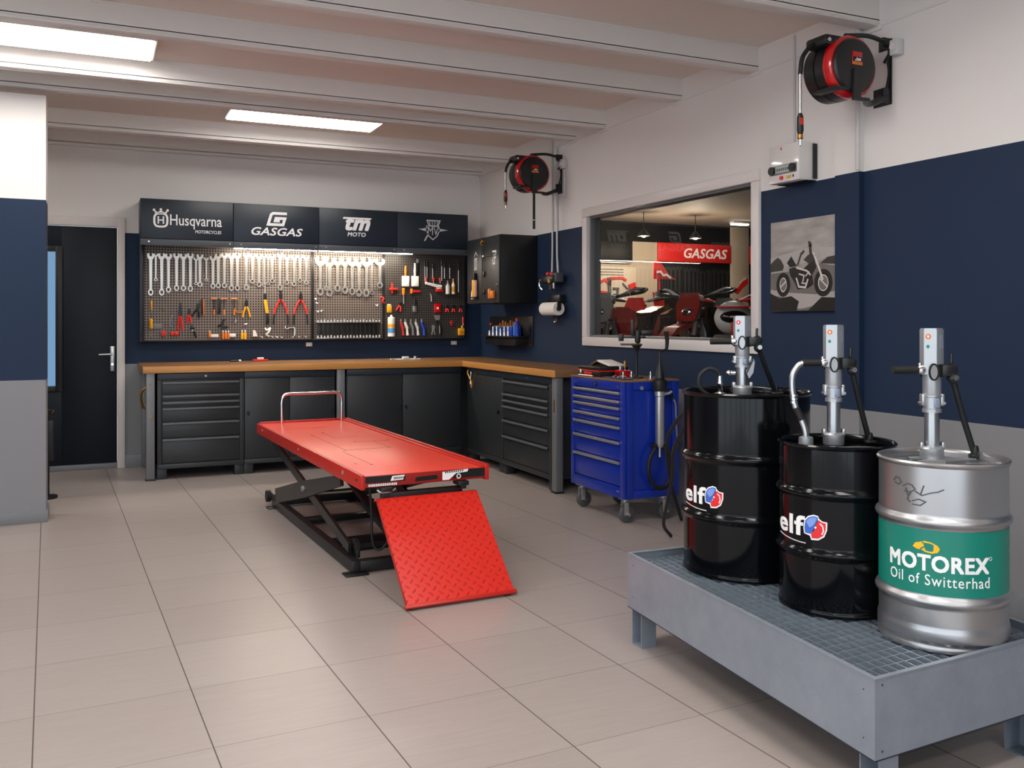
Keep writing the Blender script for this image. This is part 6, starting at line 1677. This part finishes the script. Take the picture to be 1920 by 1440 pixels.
# things on the lids
t = thing('grease_coupling', 'steel coupling with a black curled hose on the lid of the tallest drum', 'coupling', (2.17, 2.90, 1.0235))
o = Vector((2.205, 2.855, 1.0245))
MB().lathe([(0, 0), (0.023, 0), (0.022, 0.018), (0.010, 0.022), (0.009, 0.05), (0.012, 0.055), (0.011, 0.062), (0.008, 0.085), (0, 0.085)], o, 18).build('coupling', M_CHROME, t)
rv = Vector((0.908, -0.419, 0))
MB().tube([o + rv * 0.0 + Vector((0, 0, 0.083)), o + rv * -0.012 + Vector((0, 0, 0.104)), o + rv * -0.045 + Vector((0, 0, 0.112)), o + rv * -0.078 + Vector((0, 0, 0.085)), o + rv * -0.078 + Vector((0, 0, 0.04)), o + rv * -0.045 + Vector((0, 0, 0.012)), o + rv * -0.02 + Vector((0, 0, 0.01))], 0.0075, 10).build('curled_hose', M_RUBBER, t)
def plate(name, label, c, zl, parts):
    t = thing(name, label, 'lid plate', (c[0], c[1], zl))
    for pn, poly, a, b, mm in parts:
        MB().prism([(c[0] + u, c[1] + v) for u, v in poly], lambda u, v, w: Vector((u, v, w)), zl + a, zl + b).build(pn, mm, t)
card = mat('lid_card_brown', '#8a7f76', 0.5)
plate('lid_card', 'brown card lying under the coupling on the tallest drum', (2.20, 2.79), 1.0225, [('card', [(-0.04, 0.03), (0.05, -0.01), (0.08, 0.04), (-0.01, 0.06)], 0, 0.002, card)])
plate('lid_card', 'brown card at the foot of the pump on the tallest drum', (2.33, 2.77), 1.0225, [('card', [(-0.04, 0.0), (0.05, -0.06), (0.11, -0.01), (0.02, 0.03)], 0, 0.002, card)])
plate('bung_cap', 'small steel bung cap on the smaller black drum', (2.27, 2.335), 0.886, [('cap', [(0.03 * math.cos(a), 0.022 * math.sin(a)) for a in [2 * PI * i / 18 for i in range(18)]], 0, 0.006, M_ALU), ('knob', [(0.016 * math.cos(a), 0.007 * math.sin(a)) for a in [2 * PI * i / 12 for i in range(12)]], 0.006, 0.010, M_ALUD)])
plate('lid_wrench', 'flat steel bung wrench lying on the smaller black drum', (2.37, 2.33), 0.886, [('plate', [(-0.06, 0.02), (-0.03, -0.015), (0.03, -0.04), (0.06, -0.035), (0.02, 0.01)], 0, 0.005, M_ALU), ('slot', [(-0.01, 0.0), (0.015, -0.018), (0.02, -0.012), (-0.005, 0.005)], 0.005, 0.0055, M_BLACK)])
plate('steel_cover', 'small wedge of folded steel on the silver drum lid', (2.325, 2.035), 0.881, [('base', [(-0.018, 0.012), (0.016, -0.004), (0.022, 0.012), (-0.01, 0.028)], 0, 0.014, M_CHROME), ('flap', [(-0.02, 0.014), (0.012, 0.0), (0.018, 0.006), (-0.014, 0.02)], 0.014, 0.018, M_ALU)])
plate('steel_clamp', 'flat steel clamp lying on the silver drum lid before the pump', (2.345, 1.99), 0.881, [('body', [(-0.045, 0.018), (0.03, -0.018), (0.045, -0.006), (0.02, 0.012), (-0.03, 0.032)], 0, 0.010, M_ALU), ('insert', [(-0.025, 0.016), (0.02, -0.006), (0.024, 0.0), (-0.02, 0.022)], 0.010, 0.012, M_CHROME)])
plate('base_plate', 'grey base plate under the pump of the silver drum', (2.428, 2.045), 0.8798, [('plate', [(-0.06, 0.01), (0.0, -0.03), (0.12, -0.045), (0.10, 0.0), (0.03, 0.02)], 0, 0.0045, M_ALUD)])
plate('bent_key', 'thin bent steel key at the edge of the silver drum lid', (2.475, 1.93), 0.881, [('key', [(-0.03, 0.02), (0.02, -0.005), (0.06, -0.012), (0.075, -0.03), (0.08, -0.026), (0.066, -0.004), (0.02, 0.005), (-0.028, 0.028)], 0, 0.004, M_CHROME)])

# hose hanging between cart and tallest drum
t = thing('floor_hose', 'black hose hanging from the tallest drum to the floor behind the blue cart', 'hose', (3.5, 5.0, 0))
MB().tube([(2.40, 3.10, 1.03), (2.42, 3.20, 1.015), (2.453, 3.383, 0.922), (2.654, 3.731, 0.862), (2.843, 4.085, 0.752), (2.986, 4.349, 0.631), (3.167, 4.596, 0.424), (3.377, 4.829, 0.187), (3.529, 4.975, 0.0115)], 0.011, 10).build('hose', M_RUBBER, t)
MB().tube([(2.46, 3.35, 0.93), (2.62, 3.75, 0.70), (2.78, 4.0, 0.50), (2.98, 4.35, 0.25), (3.10, 4.55, 0.10), (3.2, 4.62, 0.0115)], 0.010, 10).build('hose_tail', M_RUBBER, t)

# ================================================================== SHOWROOM BEYOND THE WINDOW
SF = 0.46                                  # raised display floor
SY, SXW, SCZ = 11.5, 10.4, 2.80
struct('floor_showroom', MB().box((RW + 0.11, 3.0, -0.06), (SXW, SY + 0.1, SF)), mat('showroom_floor', '#4a4541', 0.3))
struct('ceiling_showroom', MB().box((RW + 0.11, 3.0, SCZ), (SXW, SY + 0.1, SCZ + 0.08)), mat('showroom_ceiling', '#857668', 0.7))
struct('wall_showroom_back', MB().box((RW + 0.11, SY, SF), (SXW, SY + 0.1, SCZ)), mat('showroom_black_wall', '#0c0c0d', 0.6, spec=0.2))
struct('wall_showroom_end', MB().box((SXW, 3.0, SF), (SXW + 0.1, SY + 0.1, SCZ)), mat('showroom_black_wall', '#0c0c0d', 0.6, spec=0.2))
struct('wall_showroom_near', MB().box((RW + 0.11, 2.9, SF), (SXW, 3.0, SCZ)), mat('showroom_beige', '#b5a593', 0.6))
struct('wall_showroom_beige', MB().box((4.2, SY - 0.05, SF), (7.665, SY, 2.505), 0.004).box((7.655, SY - 0.055, SF), (7.68, SY, 2.505), 0.003), mat('showroom_beige', '#b5a593', 0.6))
struct('pillar_showroom', MB().box((9.07, SY - 0.05, SF), (9.41, SY, SCZ), 0.008), mat('showroom_beige', '#b5a593', 0.6))

M_SRED = mat('sign_red', '#d3211c', 0.45)
def band(x0, x1, txt, box, label):
    t = thing('shop_sign', label, 'sign', ((x0 + x1) / 2, SY, 2.225), 0, None)
    MB().box((x0, SY - 0.06, 2.225), (x1, SY - 0.001, 2.505), 0.004).build('board', M_SRED, t)
    MB().text(txt, box, on_back(SY - 0.06), 0.0, 0.004, shear=0.22, bold=0.016).build('lettering', M_LOGO, t)
band(7.685, 9.05, 'GASGAS', (8.16, 2.285, 8.97, 2.435), 'long red sign band with white GASGAS lettering on the showroom wall')
band(9.43, 10.38, 'GASGAS', (9.46, 2.285, 10.27, 2.435), 'second red sign band cut off by the window frame, behind the beige pillar')

def pendant(x, y, z, label):
    t = thing('pendant_lamp', label, 'pendant lamp', (x, y, SCZ), 0, 'showroom pendant lamps')
    MB().cyl((x, y, SCZ - 0.001), (x, y, z + 0.09), 0.006, seg=8).build('cord', M_BLACK, t)
    MB().lathe([(0.018, 0.10), (0.03, 0.085), (0.085, 0.01), (0.085, 0.004), (0.028, 0.075), (0.018, 0.075)], (x, y, z), 24).build('shade', M_BLACKM, t)
    MB().ball((x, y, z + 0.022), 0.036).build('bulb', M_BULB, t)
    l = bpy.data.lights.new('lamp_light', 'POINT')
    l.energy = SHOW_W
    l.color = (1.0, 0.82, 0.62)
    l.shadow_soft_size = 0.09
    o = bpy.data.objects.new('lamp_light', l)
    o.location = (x, y, z - 0.10)
    COL.objects.link(o)
pendant(6.76, 10.4, 2.47, 'lit pendant lamp over the bikes, the one nearer the beige wall')
pendant(7.61, 10.4, 2.47, 'lit pendant lamp in front of the red GASGAS band')
t = thing('ceiling_spot', 'lit round spot lamp at the near corner of the showroom ceiling', 'spot lamp', (5.95, 10.3, SCZ))
MB().cyl((5.95, 10.3, SCZ), (5.95, 10.3, SCZ - 0.10), 0.05, 0.06, seg=20).build('housing', M_WHITEPL, t)
MB().cyl((5.95, 10.3, SCZ - 0.101), (5.95, 10.3, SCZ - 0.11), 0.052, seg=20).build('lens', M_BULB, t)
def tube_light(x0, y0, x1, y1, label):
    t = thing('tube_light', label, 'tube light', ((x0 + x1) / 2, (y0 + y1) / 2, SCZ), 0, 'showroom tube lights')
    MB().box((x0, y0, SCZ - 0.035), (x1, y1, SCZ - 0.001), 0.004).build('housing', M_WHITEPL, t)
    MB().box((x0 + 0.01, y0 + 0.01, SCZ - 0.055), (x1 - 0.01, y1 - 0.01, SCZ - 0.0355), 0.004).build('tube', M_TUBE, t)
tube_light(6.33, 9.75, 6.43, 10.28, 'lit tube light on the showroom ceiling next to the round spot')
tube_light(6.33, 9.18, 6.43, 9.66, 'lit tube light on the showroom ceiling, second from the round spot')
tube_light(6.00, 7.30, 6.20, 8.0, 'broad lit tube light at the upper window corner above the pillar')
tube_light(8.55, 10.75, 8.85, 10.85, 'short lit tube light in front of the beige pillar')

def motorbike(label, loc, rz, shroud, fender, side):
    t = thing('motorbike', label, 'motorbike', loc, rz, 'showroom motorbikes')
    Bd = lambda n, mb_, mm, par=None: mb_.build(n, mm, par or t, world=False)
    RX = Matrix.Rotation(PI / 2, 4, 'X')
    for nm, x, r, w in (('front_wheel', 0.74, 0.345, 0.040), ('rear_wheel', -0.70, 0.325, 0.058)):
        wl = Bd(nm, MB().lathe([(r - 0.085, -w * 0.6), (r - 0.03, -w), (r, -w * 0.5), (r + 0.004, 0), (r, w * 0.5), (r - 0.03, w), (r - 0.085, w * 0.6), (r - 0.085, -w * 0.6)], (0, 0, 0), 36, Matrix.Translation((x, 0, r)) @ RX), M_RUBBER)
        m = MB().lathe([(r - 0.10, -w * 0.5), (r - 0.084, -w * 0.6), (r - 0.084, w * 0.6), (r - 0.10, w * 0.5), (r - 0.10, -w * 0.5)], (0, 0, 0), 36, Matrix.Translation((x, 0, r)) @ RX)
        m.cyl((x, -0.06, r), (x, 0.06, r), 0.035, seg=16)
        for k in range(18):
            a = 2 * PI * k / 18
            m.cyl((x, 0.02 * (-1) ** k, r), (x + (r - 0.095) * math.cos(a), 0, r + (r - 0.095) * math.sin(a)), 0.0025, seg=5)
        Bd('rim', m, M_BLACKM, wl)
    for s in (-1, 1):
        f = Bd('fork_leg', MB().cyl((0.74, s * 0.085, 0.345), (0.60, s * 0.085, 0.72), 0.026, seg=12), M_BLACKM)
        Bd('fork_tube', MB().cyl((0.60, s * 0.085, 0.72), (0.475, s * 0.085, 1.06), 0.030, seg=12), M_ALU, f)
    Bd('triple_clamp', MB().box((0.45, -0.12, 1.03), (0.53, 0.12, 1.06), 0.008).box((0.505, -0.12, 0.86), (0.58, 0.12, 0.885), 0.008), M_BLACKM)
    hb = Bd('handlebar', MB().tube([(0.36, -0.40, 1.17), (0.40, -0.30, 1.175), (0.46, -0.10, 1.09), (0.46, 0.10, 1.09), (0.40, 0.30, 1.175), (0.36, 0.40, 1.17)], 0.012, 10), mat('bar_white', '#cfcac4', 0.35, 0.3))
    for s in (-1, 1):
        Bd('grip', MB().cyl((0.395, s * 0.29, 1.178), (0.355, s * 0.41, 1.170), 0.017, seg=12), M_RUBBER, hb)
        Bd('hand_guard', MB().tube([(0.36, s * 0.41, 1.17), (0.46, s * 0.40, 1.14), (0.50, s * 0.28, 1.12), (0.47, s * 0.14, 1.10)], 0.017, 8), side, hb)
    xz = lambda u, v, w: Vector((u, w, v))
    Bd('front_fender', MB().prism([(0.42, 0.80), (0.62, 0.80), (0.84, 0.765), (1.06, 0.69), (1.10, 0.665), (1.09, 0.69), (0.90, 0.80), (0.66, 0.84), (0.44, 0.835)], xz, -0.07, 0.07), fender)
    mk = MB().prism([(-0.10, 0.86), (0.10, 0.86), (0.13, 1.02), (0.09, 1.14), (-0.09, 1.14), (-0.13, 1.02)], lambda u, v, w: Vector((0.585 - (v - 0.86) * 0.30 + w, u, v)), 0, 0.02)
    mk = Bd('headlight_mask', mk, fender)
    Bd('headlight', MB().ball((0.575, 0, 0.95), 0.055, (0.5, 1.1, 0.8)), M_CHROME, mk)
    for s in (-1, 1):
        Bd('shroud', MB().prism([(0.46, 1.00), (0.52, 0.90), (0.38, 0.68), (0.20, 0.60), (0.10, 0.74), (0.02, 0.84), (0.06, 0.96), (0.24, 1.0)], xz, s * 0.13, s * 0.16), shroud)
        Bd('side_panel', MB().prism([(0.02, 0.90), (0.05, 0.74), (-0.20, 0.66), (-0.46, 0.76), (-0.60, 0.92)], xz, s * 0.10, s * 0.125), side)
    Bd('tank', MB().box((0.0, -0.125, 0.80), (0.40, 0.125, 1.0), 0.05), shroud)
    Bd('seat', MB().prism([(0.22, 1.005), (0.05, 0.965), (-0.20, 0.945), (-0.45, 0.955), (-0.66, 0.985), (-0.66, 0.925), (-0.40, 0.89), (-0.1, 0.88), (0.22, 0.93)], xz, -0.095, 0.095), M_BLACKM)
    Bd('rear_fender', MB().prism([(-0.50, 0.93), (-0.66, 0.985), (-0.90, 1.03), (-1.10, 1.03), (-1.08, 1.00), (-0.86, 0.96), (-0.62, 0.90)], xz, -0.075, 0.075), side)
    e_ = Bd('engine', MB().box((-0.14, -0.13, 0.30), (0.24, 0.13, 0.52), 0.04).box((0.04, -0.09, 0.50), (0.24, 0.09, 0.78), 0.02, Matrix.Identity(4)), M_BLACKM)
    Bd('clutch_cover', MB().cyl((-0.03, -0.128, 0.41), (-0.03, -0.155, 0.41), 0.085, seg=20), M_ALUD, e_)
    m = MB()
    for s in (-1, 1):
        m.tube([(0.50, s * 0.05, 0.95), (0.20, s * 0.12, 0.78), (-0.16, s * 0.12, 0.52), (-0.18, s * 0.11, 0.34)], 0.022, 8)
        m.tube([(0.08, s * 0.11, 0.84), (-0.36, s * 0.10, 0.84), (-0.62, s * 0.06, 0.90)], 0.014, 8)
        m.tube([(-0.16, s * 0.10, 0.46), (-0.40, s * 0.10, 0.60), (-0.60, s * 0.07, 0.88)], 0.013, 8)
    m.tube([(0.53, 0, 0.86), (0.42, 0, 0.55), (0.26, 0, 0.28), (-0.16, 0, 0.27)], 0.022, 8)
    Bd('frame', m, shroud)
    for s in (-1, 1):
        Bd('swingarm', MB().box((-0.74, s * 0.09 - 0.016, 0.305), (-0.12, s * 0.09 + 0.016, 0.375), 0.01), M_ALUD)
        Bd('footpeg', MB().box((-0.16, s * 0.13, 0.33), (-0.10, s * 0.13 + s * 0.11, 0.35), 0.004), M_STEEL)
        Bd('radiator', MB().box((0.36, s * 0.06, 0.62), (0.42, s * 0.13, 0.90), 0.008), M_ALUD)
    Bd('exhaust', MB().tube([(0.24, -0.05, 0.62), (0.34, -0.10, 0.45), (0.10, -0.15, 0.36), (-0.16, -0.16, 0.60), (-0.30, -0.15, 0.72)], 0.024, 10).cyl((-0.30, -0.15, 0.72), (-0.78, -0.14, 0.90), 0.05, 0.058, seg=18), M_ALUD)
    Bd('side_stand', MB().cyl((-0.12, 0.12, 0.33), (-0.05, 0.28, 0.006), 0.012, seg=10), M_BLACKM)
    return t
RED2 = mat('bike_red', '#c3201a', 0.32, coat=0.4)
WHT2 = mat('bike_white', '#d8d2cb', 0.35, coat=0.3)
BLK2 = mat('bike_black', '#202022', 0.35, coat=0.3)
def cam_pos(px, d):
    a = (px - 960) / 1702 * d
    return (a * math.cos(YAW) + d * math.sin(YAW), -a * math.sin(YAW) + d * math.cos(YAW), SF)
HB = math.atan2(-math.cos(YAW), -math.sin(YAW))
motorbike('motorbike with a white front fender and red shrouds at the near side of the showroom', (4.95, 7.98, SF), HB - math.radians(32), RED2, WHT2, BLK2)
motorbike('black and red motorbike with white bars in the middle of the showroom window', (5.78, 7.60, SF), HB - math.radians(38), BLK2, RED2, BLK2)
motorbike('red motorbike in the second row under the pendant lamps', (6.22, 9.47, SF), HB - math.radians(25), RED2, RED2, BLK2)
motorbike('black motorbike in the second row before the GASGAS band', (7.25, 9.20, SF), HB - math.radians(20), BLK2, BLK2, RED2)

t = thing('feather_flag', 'red pointed feather flag with white stripes standing among the bikes', 'flag', (7.05, 10.45, SF))
MB().lathe([(0, 0), (0.16, 0), (0.16, 0.02), (0.03, 0.04), (0, 0.04)], (7.05, 10.45, SF), 20).build('base', M_BLACKM, t)
MB().cyl((7.05, 10.45, SF + 0.03), (7.05, 10.45, 2.12), 0.014, seg=10).build('pole', M_SRED, t)
Fg = lambda u, v, w: Vector((7.05 + u, 10.44 - w, v))
MB().prism([(-0.10, 2.12), (-0.04, 2.16), (0.03, 2.10), (0.14, 1.96), (0.25, 1.90), (-0.11, 1.90)], Fg, 0, 0.012).build('banner', M_SRED, t)
MB().stroke([(-0.06, 1.99), (0.0, 2.0), (0.05, 1.95), (0.10, 1.96), (0.17, 1.915)], 0.03, Fg, 0.012, 0.016).build('white_stripe', M_LOGO, t)
MB().prism([(-0.12, 1.72), (0.06, 1.62), (0.07, 1.40), (-0.04, 1.46), (-0.10, 1.55)], Fg, 0, 0.012).build('lower_banner', M_SRED, t)
MB().prism([(-0.10, 1.68), (0.03, 1.62), (-0.08, 1.60)], Fg, 0.012, 0.016).build('white_patch', M_LOGO, t)

t = thing('parts_wall_panel', 'pale parts panel with red plastics and black bars hung on the beige wall', 'wall panel', (6.9, SY - 0.05, 1.55))
Fw = on_back(SY - 0.05)
MB().box((6.62, SY - 0.07, 1.50), (7.30, SY - 0.0505, 2.12), 0.003).build('board', mat('panel_cream', '#c9bba9', 0.5), t)
Fw = on_back(SY - 0.0705)
m = MB()
m.stroke([(6.64, 1.70), (6.67, 1.88), (6.76, 1.93), (6.84, 1.86), (6.86, 1.95), (7.05, 1.96), (7.12, 1.92)], 0.035, Fw, 0, 0.02)
m.stroke([(6.66, 1.55), (6.68, 1.75), (6.80, 1.74)], 0.03, Fw, 0, 0.02)
m.prism([(7.16, 1.86), (7.27, 1.90), (7.29, 1.78), (7.18, 1.76)], Fw, 0, 0.03)
m.build('red_plastic', M_SRED, t)
m = MB()
m.stroke([(6.83, 1.96), (6.84, 1.75), (6.80, 1.55)], 0.05, Fw, 0, 0.02)
m.stroke([(6.90, 1.80), (6.98, 1.80), (6.96, 1.62)], 0.03, Fw, 0, 0.02)
m.stroke([(7.06, 1.88), (7.14, 1.80), (7.20, 1.82)], 0.016, Fw, 0, 0.02)
m.build('black_bar', M_GREYRUB, t)
m = MB()
for k in range(3):
    m.stroke([(6.65, 2.00 + 0.04 * k), (7.08, 2.0 + 0.04 * k)], 0.012, Fw, 0, 0.004)
m.build('print_line', M_GREYRUB, t)
t = thing('dark_screen', 'dark display screen on the beige showroom wall above the parts panel', 'screen', (6.9, SY - 0.05, 2.2))
MB().box((6.60, SY - 0.10, 2.20), (7.22, SY - 0.0505, 2.50), 0.006).build('housing', mat('screen_dark', '#101214', 0.5, spec=0.3), t)
MB().box((6.61, SY - 0.105, 2.17), (7.20, SY - 0.06, 2.185), 0.002).build('light_rail', M_ALU, t)

t = thing('rider_poster', 'poster of a rider in red and white fixed to the beige pillar', 'poster', (9.2, SY - 0.25, 1.7))
Fp = on_back(SY - 0.0505)
MB().box((9.085, SY - 0.056, 1.30), (9.405, SY - 0.0505, 2.05), 0.002).build('sheet', mat('poster_beige', '#b9ab9a', 0.5), t)
Fp = (lambda g: (lambda u, v, w: g(u - 0.025, v, w)))(on_back(SY - 0.0565))
MB().prism([(9.12, 1.78), (9.22, 1.86), (9.30, 1.95), (9.40, 2.0), (9.41, 1.92), (9.30, 1.84), (9.20, 1.74)], Fp, 0, 0.003).stroke([(9.35, 1.72), (9.42, 1.70), (9.41, 1.62), (9.36, 1.65)], 0.02, Fp, 0, 0.003).build('red_print', M_SRED, t)
MB().prism([(9.14, 1.42), (9.24, 1.42), (9.27, 1.56), (9.18, 1.60)], Fp, 0, 0.003).prism([(9.22, 1.93), (9.36, 2.02), (9.38, 1.96), (9.28, 1.90)], Fp, 0, 0.002).build('white_print', WHT2, t)
MB().prism([(9.15, 1.60), (9.26, 1.58), (9.24, 1.66), (9.17, 1.68)], Fp, 0, 0.004).build('dark_print', M_GREYRUB, t)

tx, ty, _ = cam_pos(1375, 7.2)
z = SF
for k, mm in enumerate((0.17, 0.17, 0.168, 0.17, 0.165)):
    t = thing('display_tyre', f"small brown-grey tyre, {('lowest', 'second lowest', 'middle', 'fourth', 'topmost')[k]} of the showroom stack under the helmet", 'tyre', (tx, ty, z), 0, 'stacked display tyres')
    MB().lathe([(0.10, 0.0), (0.145, 0.0), (mm, 0.03), (mm + 0.004, 0.075), (mm, 0.12), (0.145, 0.15), (0.10, 0.15), (0.09, 0.075), (0.10, 0.0)], (tx, ty, z), 40).build('casing', mat('tyre_brown', '#5b4c40', 0.6, bump=0.5, bscale=30), t)
    z += 0.1505
t = thing('crash_helmet', 'white helmet with a red peak resting on the tyre stack', 'helmet', (tx, ty, z))
MB().ball((tx, ty, z + 0.135), 0.155, (1, 0.9, 0.88), 28).build('shell', WHT2, t)
d0 = Vector((-tx, -ty, 0)).normalized()
MB().box((-0.13, -0.01, -0.008), (0.13, 0.16, 0.008), 0.006, Matrix.Translation(Vector((tx, ty, z + 0.22)) + d0 * 0.08) @ Matrix.Rotation(math.atan2(d0.y, d0.x) - PI / 2, 4, 'Z')).build('peak', M_SRED, t)
MB().ball(Vector((tx, ty, z + 0.14)) + d0 * 0.065, 0.115, (1, 1, 0.55), 20).build('visor_opening', M_BLACKG, t)
MB().box((-0.02, 0.0, -0.05), (0.02, 0.03, 0.05), 0.01, Matrix.Translation(Vector((tx, ty, z + 0.055)) + d0 * 0.125) @ Matrix.Rotation(math.atan2(d0.y, d0.x) - PI / 2, 4, 'Z')).build('chin_bar', M_SRED, t)

# dark thing leaning behind the partition, by the door
t = thing('slim_stand', 'slim black stand with brass fittings tucked between pillar and door', 'stand', (-0.262, 7.6, 0))
MB().lathe([(0, 0), (0.07, 0), (0.07, 0.02), (0.015, 0.03), (0.015, 0.60), (0.03, 0.62), (0.03, 0.66), (0, 0.66)], (-0.31, 7.6, 0), 20).build('post', M_BLACK, t)
MB().box((-0.335, 7.58, 0.28), (-0.265, 7.62, 0.58), 0.01).build('body', M_BLACKM, t)
MB().tube([(-0.29, 7.6, 0.63), (-0.275, 7.6, 0.645), (-0.268, 7.6, 0.66)], 0.006, 8).build('fitting', M_BRASS, t)
bpy.context.view_layer.update()
